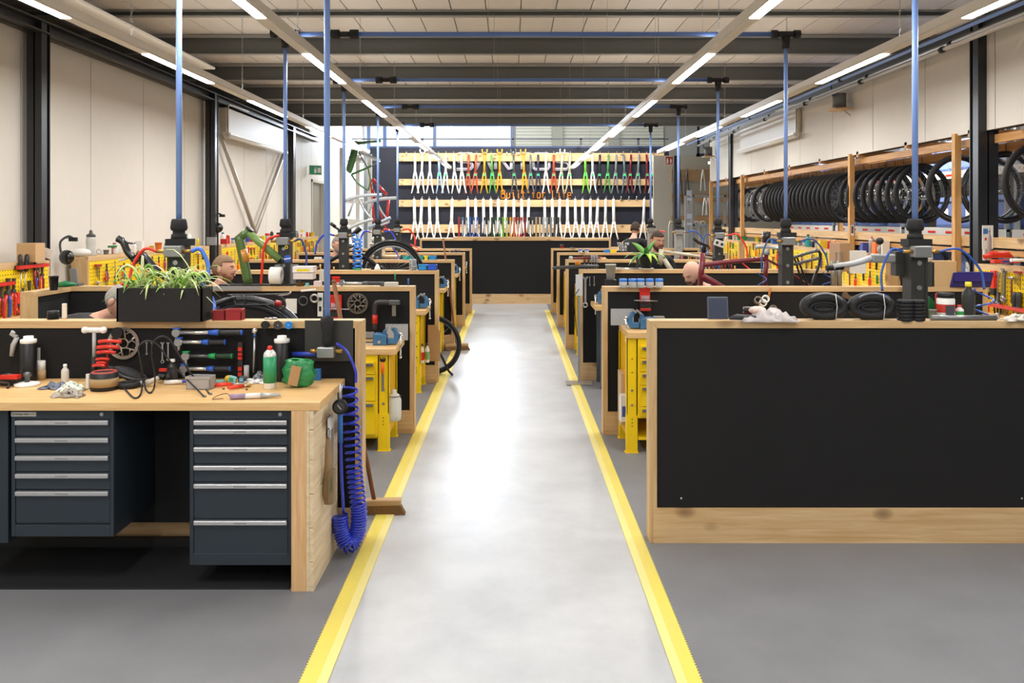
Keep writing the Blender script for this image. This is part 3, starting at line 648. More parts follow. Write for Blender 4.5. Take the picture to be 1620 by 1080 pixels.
hoses('air_hose', 'dark blue coiled air hose on the aisle side of the second planter side post', -1.9, 7.15, 1, C('#263a78', .35), out=.1, drop_=.5, turns=4, R=.05, r=.007)
t = hoses('air_hose', 'sky blue twin coil air hose on the third planter side post', -1.89, 9.6, 1, C('#2f86e6', .3), out=.07, drop_=.08, turns=0)
for ph in (0, 1):
    a = Vector((.07, -.03, -.03)); MB().tube(coil([a, a+Vector((0, 0, -.42))], .05*(1 if ph else -1), 5, 12), .009, 6).done('coil', t, C('#2f86e6', .3))
hoses('air_hose', 'violet blue air hose on the wall side of the third planter side post', -1.89, 9.6, -1, HOSE, out=.2, drop_=.5, turns=0, r=.009)
hoses('air_hose', 'blue air hose on the wall side of the fourth planter side post', -1.87, 11.9, -1, HOSE, out=.14, drop_=.5, turns=0, r=.01)
hoses('air_hose', 'blue air hose on the aisle side of the fourth planter side post', -1.87, 11.9, 1, HOSE, out=.16, drop_=.5, turns=2, r=.009, R=.04)
hoses('air_hose', 'orange red coiled air hose on the fifth planter side post', -1.88, 14.0, 1, HOSER, out=.2, drop_=.56, turns=4, r=.012, R=.07)
hoses('air_hose', 'orange red air hose on the wall side of the fifth planter side post', -1.88, 14.0, -1, HOSER, out=.2, drop_=.4, turns=0, r=.01)
# ---------------------------------------------------------------- front counter with drawer cabinets
t = thing('counter', 'front workbench counter with thick beech top and planked end panel', 'counter', (-.9, 4.0, 0))
xl = -2.5
MB().prism([(0, .89), (xl, .89), (xl, .85), (-.045, .85), (-.045, .82) if False else (-.001, .85)], 0, .6).done('worktop', t, BEECH, bevel=.003)
MB().box(-.135, -.064, .0, .05, 0, .85).done('corner_post', t, BEECHZ, bevel=.002)
e = MB().box(-.064, -.05, .0, .55, 0, .85).done('end_panel', t, RAW)
zz = [0, .14, .3, .46, .62, .76, .85]
for k in range(6):
    cut = [0, .55] if k % 2 else [0, .28, .55]
    for a, b_ in zip(cut, cut[1:]): MB().box(-.05, -.03, a+.0012, b_-.0012, zz[k]+.0015, zz[k+1]-.0015).done('plank', e, RAW, bevel=.0015)
MB().box(xl, -.14, .51, .55, 0, .06).done('shade_strip', t, BLK)  # black strip added for the shade low under the counter
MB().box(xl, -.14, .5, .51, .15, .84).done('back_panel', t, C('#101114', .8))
tag(MB().box(-3.3, -1.05, 4.02, 4.5, .004, .016).done('floor_shade_sheet', None, C('#16181c', .7)), 'black sheet added for the floor shade under the front counter', 'shade sheet')  # added sheet, floor shade put into its black colour
def cabinet(x0, x1, zb, rows, lbl, plate):
    t = thing('drawer_cabinet', lbl, 'cabinet', ((x0+x1)/2, 4.03, zb)); w = (x1-x0)/2; zt = .848-zb
    MB().box(-w, w, .012, .46, 0, zt).box(-w, -w+.018, 0, .012, 0, zt).box(w-.018, w, 0, .012, 0, zt).box(-w+.018, w-.018, 0, .012, 0, .055).box(-w+.018, w-.018, 0, .012, zt-.042, zt).done('body', t, NAVY, bevel=.0015)
    z = zt-.044
    for h in rows:
        d = MB().box(-w+.02, w-.02, .002, .014, z-h+.004, z-.002).done('drawer', t, NAVY, bevel=.002)
        MB().prism([(-w+.022, z-.004), (w-.022, z-.004), (w-.022, z-.026), (-w+.022, z-.026)], -.014, .002).done('handle', d, ALU, bevel=.004)
        MB().box(-.03, .03, -.0146, -.0139, z-.018, z-.013).done('label_strip', d, C('#86888a', .5))
        z -= h
    k = MB().cyl((w-.055, 0, zt-.02), (w-.055, -.006, zt-.02), .009, n=14).done('lock', t, STEEL)
    if plate:
        p = MB().box(-w+.0, -w+.118, -.003, .0, zt-.03, zt-.01).done('maker_plate', t, C('#b9b7ae', .4))
        MB().torus((-w+.011, -.004, zt-.02), .005, .001, BLK, 10, 4).done('emblem', p)
        g = MB()
        for k, (a, b_) in enumerate(((.02, .028), (.0295, .037), (.0385, .047), (.0485, .056), (.062, .069), (.0705, .078), (.0795, .084))): g.box(-w+a, -w+b_, -.0036, -.003, zt-.0235, zt-.0175)
        g.done('worn_print', p, C('#5a5955', .5)); MB().box(-w+.088, -w+.112, -.0036, -.003, zt-.021, zt-.0185).done('worn_print', p, C('#8a4a3a', .5))
    return t
cabinet(W(300, 0, 4.03).x, W(462, 0, 4.03).x, .115, [.042, .084, .087, .086, .173, .17], 'dark blue steel drawer cabinet with six drawers beside the planked counter end', False)
cabinet(W(18, 0, 4.03).x, W(180, 0, 4.03).x, .25, [.083, .084, .084, .083, .16], 'dark blue steel cabinet with five drawers and maker plate, hung higher', True)
tag(MB().box(W(-60, 0, 4.03).x, W(9, 0, 4.03).x, 4.05, 4.5, .21, .848).done('side_cabinet', None, NAVY, bevel=.004), 'dark blue steel cabinet with closed face at the outer end of the counter', 'cabinet')
# ---------------------------------------------------------------- wheels and their wooden rack
def wheel(Rr=.335, tr=.024, disc=True, spokes=24, tyre=True, rimc='#2a2b2d'):
    def b():
        r = bare('wheel')
        if tyre:
            g = MB().torus((0, 0, 0), Rr, tr, RUB, 40, 8, flat=1.15)
            g.done('tyre', r)
        MB().torus((0, 0, 0), Rr-tr-.006, .011, None, 40, 6).done('rim', r, C(rimc, .3, .5))
        MB().cyl((0, -.05, 0), (0, .05, 0), .016, n=10).cyl((0, -.03, 0), (0, -.026, 0), .028, n=12).cyl((0, .026, 0), (0, .03, 0), .028, n=12).done('hub', r, C('#4a4c4f', .3, .8))
        s = MB()
        for k in range(spokes):
            a = 2*PI*k/spokes; a2 = a+(.5 if k % 4 < 2 else -.5); y = .026 if k % 2 else -.026
            s.cyl((.027*math.cos(a2), y, .027*math.sin(a2)), ((Rr-tr-.01)*math.cos(a), 0, (Rr-tr-.01)*math.sin(a)), .0013, n=3)
        s.done('spokes', r, C('#8d9092', .3, .8), kind='stuff')
        if disc:
            d = MB().torus((0, -.037, 0), .075, .006, CHROME, 24, 4, flat=.35)
            for k in range(6): a = k*PI/3; d.cyl((.02*math.cos(a), -.037, .02*math.sin(a)), (.075*math.cos(a+.5), -.037, .075*math.sin(a+.5)), .004, n=4, m=CHROME)
            d.done('brake_disc', r)
        return r
    return b
WA, WB_, WC = Proto(wheel()), Proto(wheel(disc=False, spokes=20)), Proto(wheel(tyre=False, Rr=.33, rimc='#8f9294'))
def whook():
    r = bare('wheel_hook'); MB().tube([(0, 0, .4), (0, 0, .38), (.0, 0, .34), (.02, 0, .31), (.03, 0, .33), (.035, 0, .355)], .005, 5).done('hook', r, DSTEEL); return r
WH = Proto(whook)
nw = 0
def hang(y, x, z, P, rz, lbl, grp='bicycle wheels hanging in the wooden rack'):
    P.place((x, y, z), (0, random.uniform(0, .5), rz), lbl, 'wheel', grp)
    WH.place((x, y, z+.03), (0, 0, rz), lbl.replace('wheel', 'hook holding the wheel', 1)[:90] if False else 'hook above the %s' % lbl, 'hook', 'wheel hooks on the rack rail')
for k in range(5): hang(18.6-k*.38, 4.95, 2.04, (WC, WB_)[k % 2], .35, '%s tyre-less wheel from the far end of the rack' % ORD[k])
for k in range(3): hang(16.3-k*.3, 4.82, 2.05, (WC, WB_)[k % 2], .3, '%s wheel just past the second rack post' % ORD[k])
for k in range(18): hang(15.0-k*.178, 4.72, 2.05, WA if k > 15 else WB_, .2, 'black tyred wheel, %s in the long row between two rack posts' % ORD[k])
for k in range(8): hang(11.45-k*.19, 4.72+.02*k, 2.05, WA, .12, 'black tyred wheel, %s in the short row after the labelled rack post' % ORD[k])
hang(8.85, 4.63, 2.06, WB_, .1, 'wide knobbly tyred wheel beside the hammered rack post'); hang(8.4, 4.86, 2.06, WB_, .1, 'slim wheel with grey rim beyond the big wheel by the column')
hang(9.25, 5.2, 2.06, WB_, .1, 'far black tyred wheel seen between post and dark column'); hang(7.6, 4.7, 2.08, WB_, .1, 'big black wheel just beside the dark column'); hang(7.2, 4.8, 2.1, WB_, .05, 'big black wheel cut by the picture edge'.replace('picture edge', 'end of the rack'))
for k in range(9): hang(12.6-k*.52, 4.85, 1.13, WA if k % 2 else WB_, .25, 'black wheel, %s in the lower row under the rack plank' % ORD[k], 'wheels in the lower rack row')
for k, (x, y) in enumerate(((4.42, 8.55), (4.42, 11.2), (4.42, 13.85), (4.42, 16.5), (4.42, 19.1), (5.3, 8.2), (5.3, 11.2), (5.3, 13.85), (5.3, 16.5))):
    if k == 2: continue
    tag(MB().box(-.033, .033, -.033, .033, 0, 2.6 if x < 5 else 2.5).done('rack_post', None, ORANGEW, (x+.033, y, 0), bevel=.003), 'upright pine post, %s of the %s row of the wheel rack' % (ORD[k % 5], 'front' if x < 5 else 'rear'), 'post', 'pine rack posts')
for nm, x, z0, z1, w, m in (('high front', 4.55, 2.46, 2.54, .05, ORANGEY), ('high middle', 4.9, 2.42, 2.5, .07, ORANGEY), ('high rear', 5.3, 2.44, 2.52, .05, ORANGEY), ('pale middle front', 4.42, 1.48, 1.575, .045, PINEY), ('thin middle', 4.52, 1.41, 1.46, .05, ORANGEY), ('middle rear', 5.3, 1.47, 1.55, .05, ORANGEY)):
    tag(MB().box(-w/2, w/2, 0, 12.2 if 'pale' in nm else 12.4, 0, z1-z0).done('rack_rail', None, m, (x+(.09 if x < 4.5 else 0), 6.8, z0), bevel=.003), '%s pine rail of the wheel rack' % nm, 'rail')
for k in range(9): tag(MB().box(0, .95, -.03, .03, 0, .07).done('rack_crossbar', None, wood('#cf9857', '#b67c3e'), (4.45, 8.3+k*1.35, 2.545)), 'pine crossbar, %s from the near end on top of the wheel rack' % ORD[k], 'crossbar', 'rack crossbars')
tag(MB().box(-.02, .02, -.002, .0, -.07, .07).box(-.014, .014, -.003, -.0015, -.04, .055, C('#55585e')).done('paper_tag', None, WHT, (4.45, 11.16, 1.6)), 'small printed paper tag pinned to a rack post', 'tag')
# ---------------------------------------------------------------- hand tools
def hn(c): return C(c, .4)
def pliers(c1, c2, l=.2, jaw='#3a3b3d'):
    def b():
        r = bare('pliers'); m = hn(jaw)
        MB().prism([(-.011, .0), (-.004, -.055), (-.018, -.075), (.018, -.075), (.006, -.055), (.011, 0), (.003, -.01), (-.003, -.01)], -.006, .006).cyl((0, -.01, -.07), (0, .01, -.07), .012, n=10).done('jaws', r, m)
        for s, c in ((-1, c1), (1, c2)): MB().tube([(s*.006, 0, -.075), (s*.022, 0, -.11), (s*.024, 0, -.16), (s*.016, 0, -l)], [.007, .009, .009, .006], 7).done('handle', r, hn(c))
        return r
    return b
def driver(c, l=.22, up=True):
    def b():
        r = bare('screwdriver'); MB().lathe([(.008, 0), (.014, -.01), (.015, -.05), (.012, -.075), (.016, -.085), (.016, -.1), (.006, -.105)], hn(c), 8).done('handle', r)
        MB().cyl((0, 0, -.1), (0, 0, -l), .0035, n=6).done('shaft', r, STEEL); return r
    return b
def wrench(l=.18, m=STEEL):
    def b():
        r = bare('wrench'); w = l*.035
        MB().box(-w, w, -.003, .003, -l*.9, -l*.1).prism([(-w, -l*.1), (-w*2.6, -l*.04), (-w*2.4, 0), (-w*.9, -.002), (-w*.9, -l*.045), (w*.9, -l*.045), (w*.9, -.002), (w*2.4, 0), (w*2.6, -l*.04), (w, -l*.1)], -.004, .004).torus((0, 0, -l*.94), w*2, w*.8, None, 12, 5).done('body', r, m)
        return r
    return b
def hammer():
    r = bare('hammer'); MB().cyl((-.045, 0, -.015), (.045, 0, -.015), .014, n=10).done('head', r, STEEL); MB().tube([(0, 0, 0), (0, 0, -.12), (0, 0, -.26)], [.009, .01, .013], 8).done('handle', r, C('#6b3a24', .5)); return r
def grip(c):
    def b():
        r = bare('pistol_tool'); MB().prism([(-.03, 0), (.03, 0), (.03, -.03), (.02, -.04), (.02, -.13), (-.02, -.13), (-.015, -.04), (-.03, -.03)], -.012, .012).done('body', r, hn(c), bevel=.004)
        MB().box(-.022, .022, -.014, .014, -.17, -.12).done('grip_end', r, BLK, bevel=.004); return r
    return b
def hexset(n=5):
    def b():
        r = bare('hex_key_holder'); MB().box(-.05, .05, -.012, .012, -.012, .012).done('holder', r, hn('#b02a20'))
        g = MB()
        for k in range(n): g.tube([(-.04+k*.018, -.02, .0), (-.04+k*.018, 0, 0), (-.04+k*.018, 0, -.1-.012*k)], .0028, 5)
        g.done('keys', r, DSTEEL); return r
    return b
TP = {}
def tool(kind, args, loc, rot, label, cat, scale=1.):
    key = (kind.__name__, args)
    if key not in TP: TP[key] = Proto(kind(*args) if args or kind is not hammer else kind)
    return TP[key].place(loc, rot, label, cat, None, scale)
def board(sx, y0, y1, X, zt, zb, lbl, shelf_lbl):
    """pegboard along a side wall, facing the aisle"""
    s = math.copysign(1, X)
    t = thing('pegboard', lbl, 'pegboard', (X, (y0+y1)/2, zb)); L = (y1-y0)/2; h = zt-zb
    MB().box(0, .012, -L+.03, L-.03, 0, h-.05).done('perforated_sheet', t, PEG) if s > 0 else MB().box(-.012, 0, -L+.03, L-.03, 0, h-.05).done('perforated_sheet', t, PEG)
    MB().box(*sorted((0, s*.17)), -L, L, h-.05, h).done('top_board', t, PINEY, bevel=.002)
    for y in (-L, L-.03): MB().box(*sorted((0, s*.17)), y, y+.03, 0, h-.05).done('side_board', t, PINEZ, bevel=.002)
    return t
board(-1, 5.6, 8.05, -4.36, 1.36, .9, 'yellow pegboard of tools below the cardboard box by the first column', '')
board(-1, 8.77, 12.3, -4.36, 1.36, .9, 'yellow pegboard with pine end along the white wall beside the spider plant', '')
board(-1, 12.8, 16.8, -4.36, 1.36, .9, 'yellow pegboard by the wall braces', '')
board(-1, 17.0, 19.2, -4.36, 1.36, .9, 'yellow pegboard near the doorway crowded with tools', '')
board(1, 5.4, 8.05, 4.36, 1.33, .9, 'yellow pegboard with red pliers on top beside the dark column', '')
board(1, 9.95, 16.0, 4.36, 1.33, .9, 'yellow pegboard under the row of tyred wheels', '')
board(1, 16.4, 18.6, 4.36, 1.33, .9, 'short yellow pegboard past the far rack post', '')
for s, nm in ((-1, 'planter'), (1, 'wheel rack')):
    for k, (a, b_) in enumerate(((4.85, 8.4), (8.75, 12.4), (12.8, 16.8))):
        t = thing('wall_bench', '%s beech worktop along the %s wall' % (('near', 'middle', 'far')[k], nm), 'work bench', (s*4.0, a, 0))
        MB().box(-.12, .58, 0, b_-a, .86, .9).done('worktop', t, BEECH) if s > 0 else MB().box(-.58, .12, 0, b_-a, .86, .9).done('worktop', t, BEECH)
        MB().box(*sorted((-s*.06, s*.5)), .03, b_-a-.03, .15, .86).done('drawer_block', t, C('#25282b', .5))
        for y in (.1, b_-a-.18):
            MB().box(*sorted((-s*.11, -s*.06)), y, y+.07, 0, .86).done('leg', t, YEL)
def SPx(x, y, Xw):
    Y = abs(Xw)*F/abs(x-CX); return Vector((Xw, Y, CZ-(y-HY)*Y/F))
XL, RL, XR, RR = -4.335, PI/2, 4.335, -PI/2
for k, (kd, ar, x, y, sc, lbl, ct) in enumerate((
    (driver, ('#3a3430', .26), 32, 402, 1.5, 'grey-topped dark screwdriver sticking up from the red rail', 'screwdriver'), (driver, ('#1a1a1c', .24), 43, 402, 1.5, 'black-handled screwdriver beside the grey-topped one', 'screwdriver'),
    (pliers, ('#7d1f24', '#7d1f24'), 55, 409, 1.3, 'dark red circlip pliers with open jaws on the red rail', 'pliers'), (pliers, ('#2a4fa0', '#c02b22'), 60, 424, 1.1, 'blue and red pliers below the red rail', 'pliers'), (pliers, ('#c02b22', '#8b1f24'), 67, 420, 1.2, 'red pliers at the end of the red rail', 'pliers'),
    (pliers, ('#cf2b22', '#8b1f24'), 3, 452, 1.3, 'red pliers hanging low at the outermost edge of the first pegboard', 'pliers'), (pliers, ('#d23026', '#3450a8'), 13, 440, 1.8, 'long water pump pliers with red and blue grips', 'pliers'), (pliers, ('#d23026', '#d23026'), 22, 440, 1.6, 'large red water pump pliers with crossed jaws', 'pliers'),
    (grip, ('#dc2f24',), 29, 462, .8, 'red and black cutter hanging on the first pegboard', 'cutter'), (pliers, ('#d23026', '#4b63c0'), 36, 455, 1.3, 'red and lilac pliers hanging slantwise', 'pliers'), (pliers, ('#2c3d9c', '#cf2b22'), 46, 444, 1.6, 'cable cutter with black head and blue and red grips', 'pliers'),
    (pliers, ('#d23026', '#d23026'), 57, 452, 1.2, 'black wire stripper with spread red grips', 'pliers'), (hexset, (5,), 30, 493, .8, 'row of hex keys at the bottom of the first pegboard', 'hex keys'), (wrench, (.18,), 62, 490, 1., 'small wrench at the bottom corner of the first pegboard', 'wrench'))):
    p = SPx(x, y, XL); tool(kd, ar, p, (0, random.uniform(-.15, .15), RL), lbl, ct, sc)
for (x0, x1, y, nm) in ((25, 73, 424, 'upper'), (-20, 19, 453, 'lower')):
    a, b_ = SPx(x0, y, -4.34), SPx(x1, y, -4.34)
    tag(MB().box(0, .03, a.y, b_.y, -.012, .018).box(-.01, 0, a.y, b_.y, -.015, .02, BLK).done('tool_rail', None, RED, (-4.34, 0, a.z)), '%s red tool rail on the first pegboard' % nm, 'rail')
for k, (kd, ar, x, y, sc, lbl, ct) in enumerate((
    (grip, ('#d92c22',), 1572, 428, 1.3, 'red pistol cutter with black end on the near pegboard', 'cutter'), (grip, ('#b9bcbe',), 1561, 434, 1.3, 'pale grey clamp tool beside the red cutter', 'clamp'), (wrench, (.24,), 1580, 430, 1.3, 'long steel wrench hanging behind the red cutter', 'wrench'), (wrench, (.22,), 1586, 424, 1.3, 'steel adjustable wrench leaning on the pegboard', 'wrench'),
    (wrench, (.2, DSTEEL), 1590, 428, 1.4, 'dark steel wrench with long shank', 'wrench'), (hammer, (), 1600, 437, .9, 'small hammer with dark brown handle', 'hammer'), (hexset, (6,), 1610, 431, .9, 'steel clamp set high on the near pegboard', 'clamp'), (driver, ('#e02d22', .2), 1563, 478, 1., 'red-handled screwdriver pointing down', 'screwdriver'),
    (pliers, ('#151515', '#151515'), 1574, 462, 1., 'black-gripped pliers hanging with jaws hidden', 'pliers'), (pliers, ('#1b1b1b', '#1b1b1b'), 1581, 462, 1., 'second black-gripped pliers in the middle of the near pegboard', 'pliers'), (driver, ('#2c2f31', .3), 1606, 462, 1.6, 'grey and black T-handled driver on the red rail', 'driver'), (driver, ('#2f3234', .3), 1613, 462, 1.6, 'second grey and black driver on the red rail', 'driver'),
    (hexset, (6,), 1588, 485, 1.3, 'set of dark hex keys under the red rail', 'hex keys'), (hexset, (5,), 1612, 489, 1.1, 'set of thin steel keys at the end of the red rail', 'hex keys'))):
    p = SPx(x, y, XR); tool(kd, ar, p, (0, random.uniform(-.12, .12), RR), lbl, ct, sc)
a, b_ = SPx(1568, 482, 4.34), SPx(1650, 482, 4.34)
tag(MB().box(-.03, 0, b_.y, a.y, -.012, .018).done('tool_rail', None, C('#c8433c', .4), (4.33, 0, SPx(1568, 480, 4.34).z-.01)), 'red tool rail across the near pegboard', 'rail')
# rows of tools on the farther pegboards
rr = random.Random(5)
def fill(X, rot, y0, y1, step, nm):
    cnt = {}
    y = y0
    while y < y1:
        for z in (1.27, 1.1):
            kd, ar, ct = rr.choice(((pliers, ('#d23026', '#d23026'), 'pliers'), (pliers, ('#e2711d', '#e2711d'), 'pliers'), (pliers, ('#d23026', '#3450a8'), 'pliers'), (driver, ('#1e7a45', .22), 'screwdriver'), (driver, ('#c9281f', .2), 'screwdriver'), (wrench, (.2,), 'wrench'), (wrench, (.16,), 'wrench'), (driver, ('#1c1c1e', .25), 'screwdriver'), (hammer, (), 'hammer'), (hexset, (5,), 'hex keys')))
            cn = {'#d23026': 'red', '#e2711d': 'orange', '#1e7a45': 'green', '#c9281f': 'crimson', '#1c1c1e': 'black'}.get(ar[0] if ar else 0, 'steel')
            if ar == ('#d23026', '#3450a8'): cn = 'red and blue'
            key = (cn, ct, z); cnt[key] = cnt.get(key, 0)+1
            if ar == (.2,): cn = 'long steel'
            elif ar == (.16,): cn = 'short steel'
            tool(kd, ar, (X, y+rr.uniform(-.02, .02), z+rr.uniform(-.03, .03)), (0, rr.uniform(-.1, .1), rot), '%s %s, %s in the %s row of %s' % (cn, ct, ORD[cnt[key]-1], 'upper' if z > 1.2 else 'lower', nm), ct, rr.uniform(.8, 1.15))
        y += step
fill(XL, RL, 8.95, 12.1, .19, 'the middle planter pegboard')
fill(XL, RL, 13.0, 16.6, .17, 'the wall brace pegboard')
fill(XL, RL, 17.1, 19.1, .17, 'the doorway pegboard')
fill(XR, RR, 10.15, 15.9, .2, 'the pegboard under the wheels')
fill(XR, RR, 16.5, 18.5, .22, 'the short far pegboard')
# ---------------------------------------------------------------- small containers
def g_bottle(h, r, c, cap, band=None, clear=False):
    def b(t):
        m = C(c, .3, alpha=.5) if clear else C(c, .35)
        MB().lathe([(r*.9, 0), (r, h*.04), (r, h*.62), (r*.92, h*.7), (r*.45, h*.82), (r*.42, h*.88)], m, 16).done('body', t)
        MB().lathe([(r*.5, h*.87), (r*.52, h*.9), (r*.46, h), (r*.2, h*1.0)], C(cap, .4), 12).done('cap', t)
        if band: MB().lathe([(r*1.01, h*.15), (r*1.015, h*.16), (r*1.015, h*.55), (r*1.01, h*.56)], C(band, .45), 16, caps=False).done('label_wrap', t)
    return b
def g_can(h, r, c, cap, band=None):
    def b(t):
        MB().lathe([(r*.96, 0), (r, .004), (r, h*.78), (r*.9, h*.84), (r*.55, h*.9), (r*.5, h*.91)], C(c, .3, .3), 18).done('body', t)
        MB().lathe([(r*.42, h*.9), (r*.42, h*.96), (r*.3, h)], C(cap, .4), 12).done('nozzle', t)
        if band: MB().lathe([(r*1.01, h*.14), (r*1.015, h*.14), (r*1.015, h*.76), (r*1.01, h*.76)], C(band, .4), 18, caps=False).done('label_wrap', t)
    return b
def g_jar(h, r, c, lid, fill='#8c6a40'):
    def b(t):
        MB().lathe([(r*.9, 0), (r, .004), (r*1.02, h*.6), (r*.9, h*.7)], C(c, .25, alpha=.5), 16).done('body', t)
        MB().lathe([(r*.8, .003), (r*.85, h*.4), (.001, h*.42)], C(fill, .6, var=.5, scale=200, bump=.6), 14).done('contents', t)
        MB().lathe([(r*.98, h*.68), (r*1.0, h*.7), (r*.98, h), (r*.9, h*1.01)], C(lid, .4), 18).done('lid', t)
    return b
def g_box(w, d, h, c, flap=None):
    def b(t):
        MB().box(-w/2, w/2, -d/2, d/2, 0, h).done('carton', t, C(c, .6), bevel=.002)
        if flap: MB().box(-w*.3, w*.3, -d/2-.001, -d/2, h*.2, h*.6).done('printed_label', t, C(flap, .6))
    return b
def g_bin(w, d, h, c):
    def b(t):
        k = .006; m = C(c, .4)
        MB().box(-w/2, w/2, -d/2, d/2, 0, k).box(-w/2, -w/2+k, -d/2, d/2, 0, h).box(w/2-k, w/2, -d/2, d/2, 0, h).box(-w/2, w/2, -d/2, -d/2+k, 0, h).box(-w/2, w/2, d/2-k, d/2, 0, h).done('tray', t, m, bevel=.0015)
        MB().box(-w/2-.003, w/2+.003, -d/2-.003, -d/2+.002, h-.012, h).done('rim', t, m)
    return b
def g_cup(h, r, c, inner='#3b3b3b'):
    def b(t):
        MB().lathe([(r*.8, 0), (r, h), (r*1.08, h), (r*1.08, h*.93), (r*1.0, h*.93)], C(c, .4), 18, caps=False).lathe([(.001, .004), (r*.78, .004)], C(c, .4), 18).done('tub', t)
        MB().lathe([(.001, h*.8), (r*.93, h*.8)], C(inner, .7, bump=.5), 16).done('contents', t)
    return b
def g_tube(l, r, c, ends=None, ang=0, tilt=0):      # lying rod or tube along X
    def b(t):
        MB().cyl((-l/2, 0, r), (l/2, 0, r), r, n=12).done('tube', t, c if not isinstance(c, str) else C(c, .35))
        for s in (-1, 1): MB().cyl((s*l/2, 0, r), (s*(l/2+.006), 0, r), r*1.12, n=12).done('end_ring', t, C(ends or '#2a2a2a', .4))
    return b
def g_torque(l, c='#2f62c8', hc='#26282a', body=None):     # wrench lying along X, head at -x
    def b(t):
        MB().cyl((-l*.42, 0, 0), (l*.12, 0, 0), .0105, n=10).done('shaft', t, body or ALU)
        MB().cyl((-l*.46, -.018, 0), (-l*.46, .018, 0), .021, n=14).cyl((-l*.46, -.005, -.02), (-l*.46, -.005, -.045), .008, n=8).done('ratchet_head', t, STEEL)
        MB().cyl((-l*.46, .0, .018), (-l*.46, .0, .026), .02, n=12).done('head_cap', t, C(c, .4))
        MB().tube([(.0, 0, 0), (l*.08, 0, 0), (l*.15, 0, 0)], [.012, .015, .016], 10).done('collar', t, C(c, .4))
        MB().tube([(l*.15, 0, 0), (l*.2, 0, 0), (l*.45, 0, 0), (l*.47, 0, 0)], [.015, .0135, .0145, .015], 12).done('grip', t, C(hc, .6))
        MB().cyl((l*.47, 0, 0), (l*.49, 0, 0), .0155, .013, 12).done('end_cap', t, C(c, .4))
    return b
def g_roll(R, r, c):
    def b(t): MB().lathe([(R, 0), (R, r), (R*.6, r), (R*.6, 0), (R, 0)], C(c, .5), 20, caps=False).done('roll', t)
    return b
def g_rag(w, c, h=.05, seed=1, name='cloth'):
    def b(t):
        q = random.Random(seed); n = 14; g = MB(); vs = []
        ph = [q.uniform(0, 6) for _ in range(6)]
        for i in range(n):
            row = []
            for j in range(n):
                x, y = (i/(n-1)-.5)*w, (j/(n-1)-.5)*w*.6; e = max(0, 1-(2*abs(x)/w)**3)*max(0, 1-(2*abs(y)/(w*.6))**3)
                z = .003+h*e*(.5+.28*math.sin(x*90/w*.22+ph[0]+j*.5)+.22*math.sin(y*150/w*.25+ph[1]+i*.8))
                row.append(g.bm.verts.new((x+.012*math.sin(j*1.3+ph[2]), y+.012*math.sin(i*1.1+ph[3]), max(.002, z))))
            vs.append(row)
        g.faces([g.bm.faces.new((vs[i][j], vs[i+1][j], vs[i+1][j+1], vs[i][j+1])) for i in range(n-1) for j in range(n-1)], None, True)
        o = g.done(name, t, c if not isinstance(c, str) else C(c, .75)); sd = o.modifiers.new('thick', 'SOLIDIFY'); sd.thickness = .002
    return b
def put_top(name, gen, x, X, zt, label, cat, **k):
    Y = abs(X)*F/abs(x-CX); return put(name, gen, x, HY+(CZ-zt)*F/Y, Y, label, cat, **k)
def put(name, gen, x, y, Y, label, cat, rz=0., rx=0., ry=0., group=None, scale=1., lift=0.):
    p = W(x, y, Y); t = thing(name, label, cat, (p.x, p.y, p.z+lift), (rx, ry, rz), group, scale); gen(t); return t
# ---------------------------------------------------------------- things on the front counter
def cy(y): return 1161.0/(y-HY)                      # depth of a point of the counter top seen at row y
ONC = lambda name, gen, x, y, label, cat, **k: put(name, gen, x, y, cy(y), label, cat, **k)
def g_pump(t):
    MB().lathe([(.04, 0), (.041, .01), (.041, .2), (.036, .205)], C('#131315', .4), 20).done('body', t)
    MB().lathe([(.036, .2), (.04, .206), (.04, .222), (.025, .226), (.024, .24), (.0, .241)], WHT, 20).done('cap', t)
ONC('pump_bottle', g_pump, 45, 603, 'black cylinder bottle with white ridged cap beside the grey steel tool', 'bottle')
ONC('pump_bottle', g_pump, 446, 602, 'black cylinder bottle with white ridged cap behind the green spray can', 'bottle')
ONC('disc_stand', lambda t: (MB().lathe([(.058, 0), (.06, .005), (.06, .014), (.03, .02)], WHT, 24).done('disc', t), MB().lathe([(.012, .015), (.012, .045), (.02, .05), (.02, .065), (.008, .072)], DSTEEL, 12).done('knob', t)), 43, 610, 'white round disc tool with grey knob on the counter', 'tool')
put('hose_nozzle', lambda t: (MB().tube([(-.03, 0, 0), (-.02, 0, .06), (.0, 0, .1)], [.01, .014, .012], 8).done('grip', t, LGRY), MB().tube([(.0, 0, .1), (-.03, 0, .12), (-.02, 0, .13)], .012, 8).done('nozzle', t, LGRY)), 27, 563, 4.57, 'grey curved nozzle hooked on the black board by the pump bottle', 'nozzle')
ONC('card_tube', lambda t: MB().lathe([(.024, 0), (.024, .05), (.022, .05)], C('#b99b74', .7), 14).lathe([(.022, .05), (.022, .1)], C('#e8e6e2', .6), 14).done('tube', t), 65, 600, 'brown and white card tube with printed ring', 'tube')
ONC('ruler', lambda t: MB().box(-.012, .012, 0, .002, 0, .17).done('blade', t, LGRY), 60, 600, 'pale upright ruler strip behind the card tube', 'ruler')
ONC('power_tool', lambda t: (MB().tube([(-.06, 0, .03), (0, 0, .035), (.05, 0, .03)], [.026, .032, .024], 10).done('body', t, BLK), MB().bx((.02, -.02, .05), (.09, .04, .02), RED).done('shell', t), MB().tube(smooth_pts([(-.04, -.02, .05), (-.01, -.06, .03), (.03, -.05, .02), (.04, -.08, .004)]), .006, 6).done('cord', t, BLK)), 14, 610, 'red and black power tool with cord at the counter edge', 'power tool')
ONC('glue_bottle', g_bottle(.1, .019, '#d6d4cc', '#f3f3f0'), 103, 606, 'small pale glue bottle standing behind the crumpled bag', 'bottle')
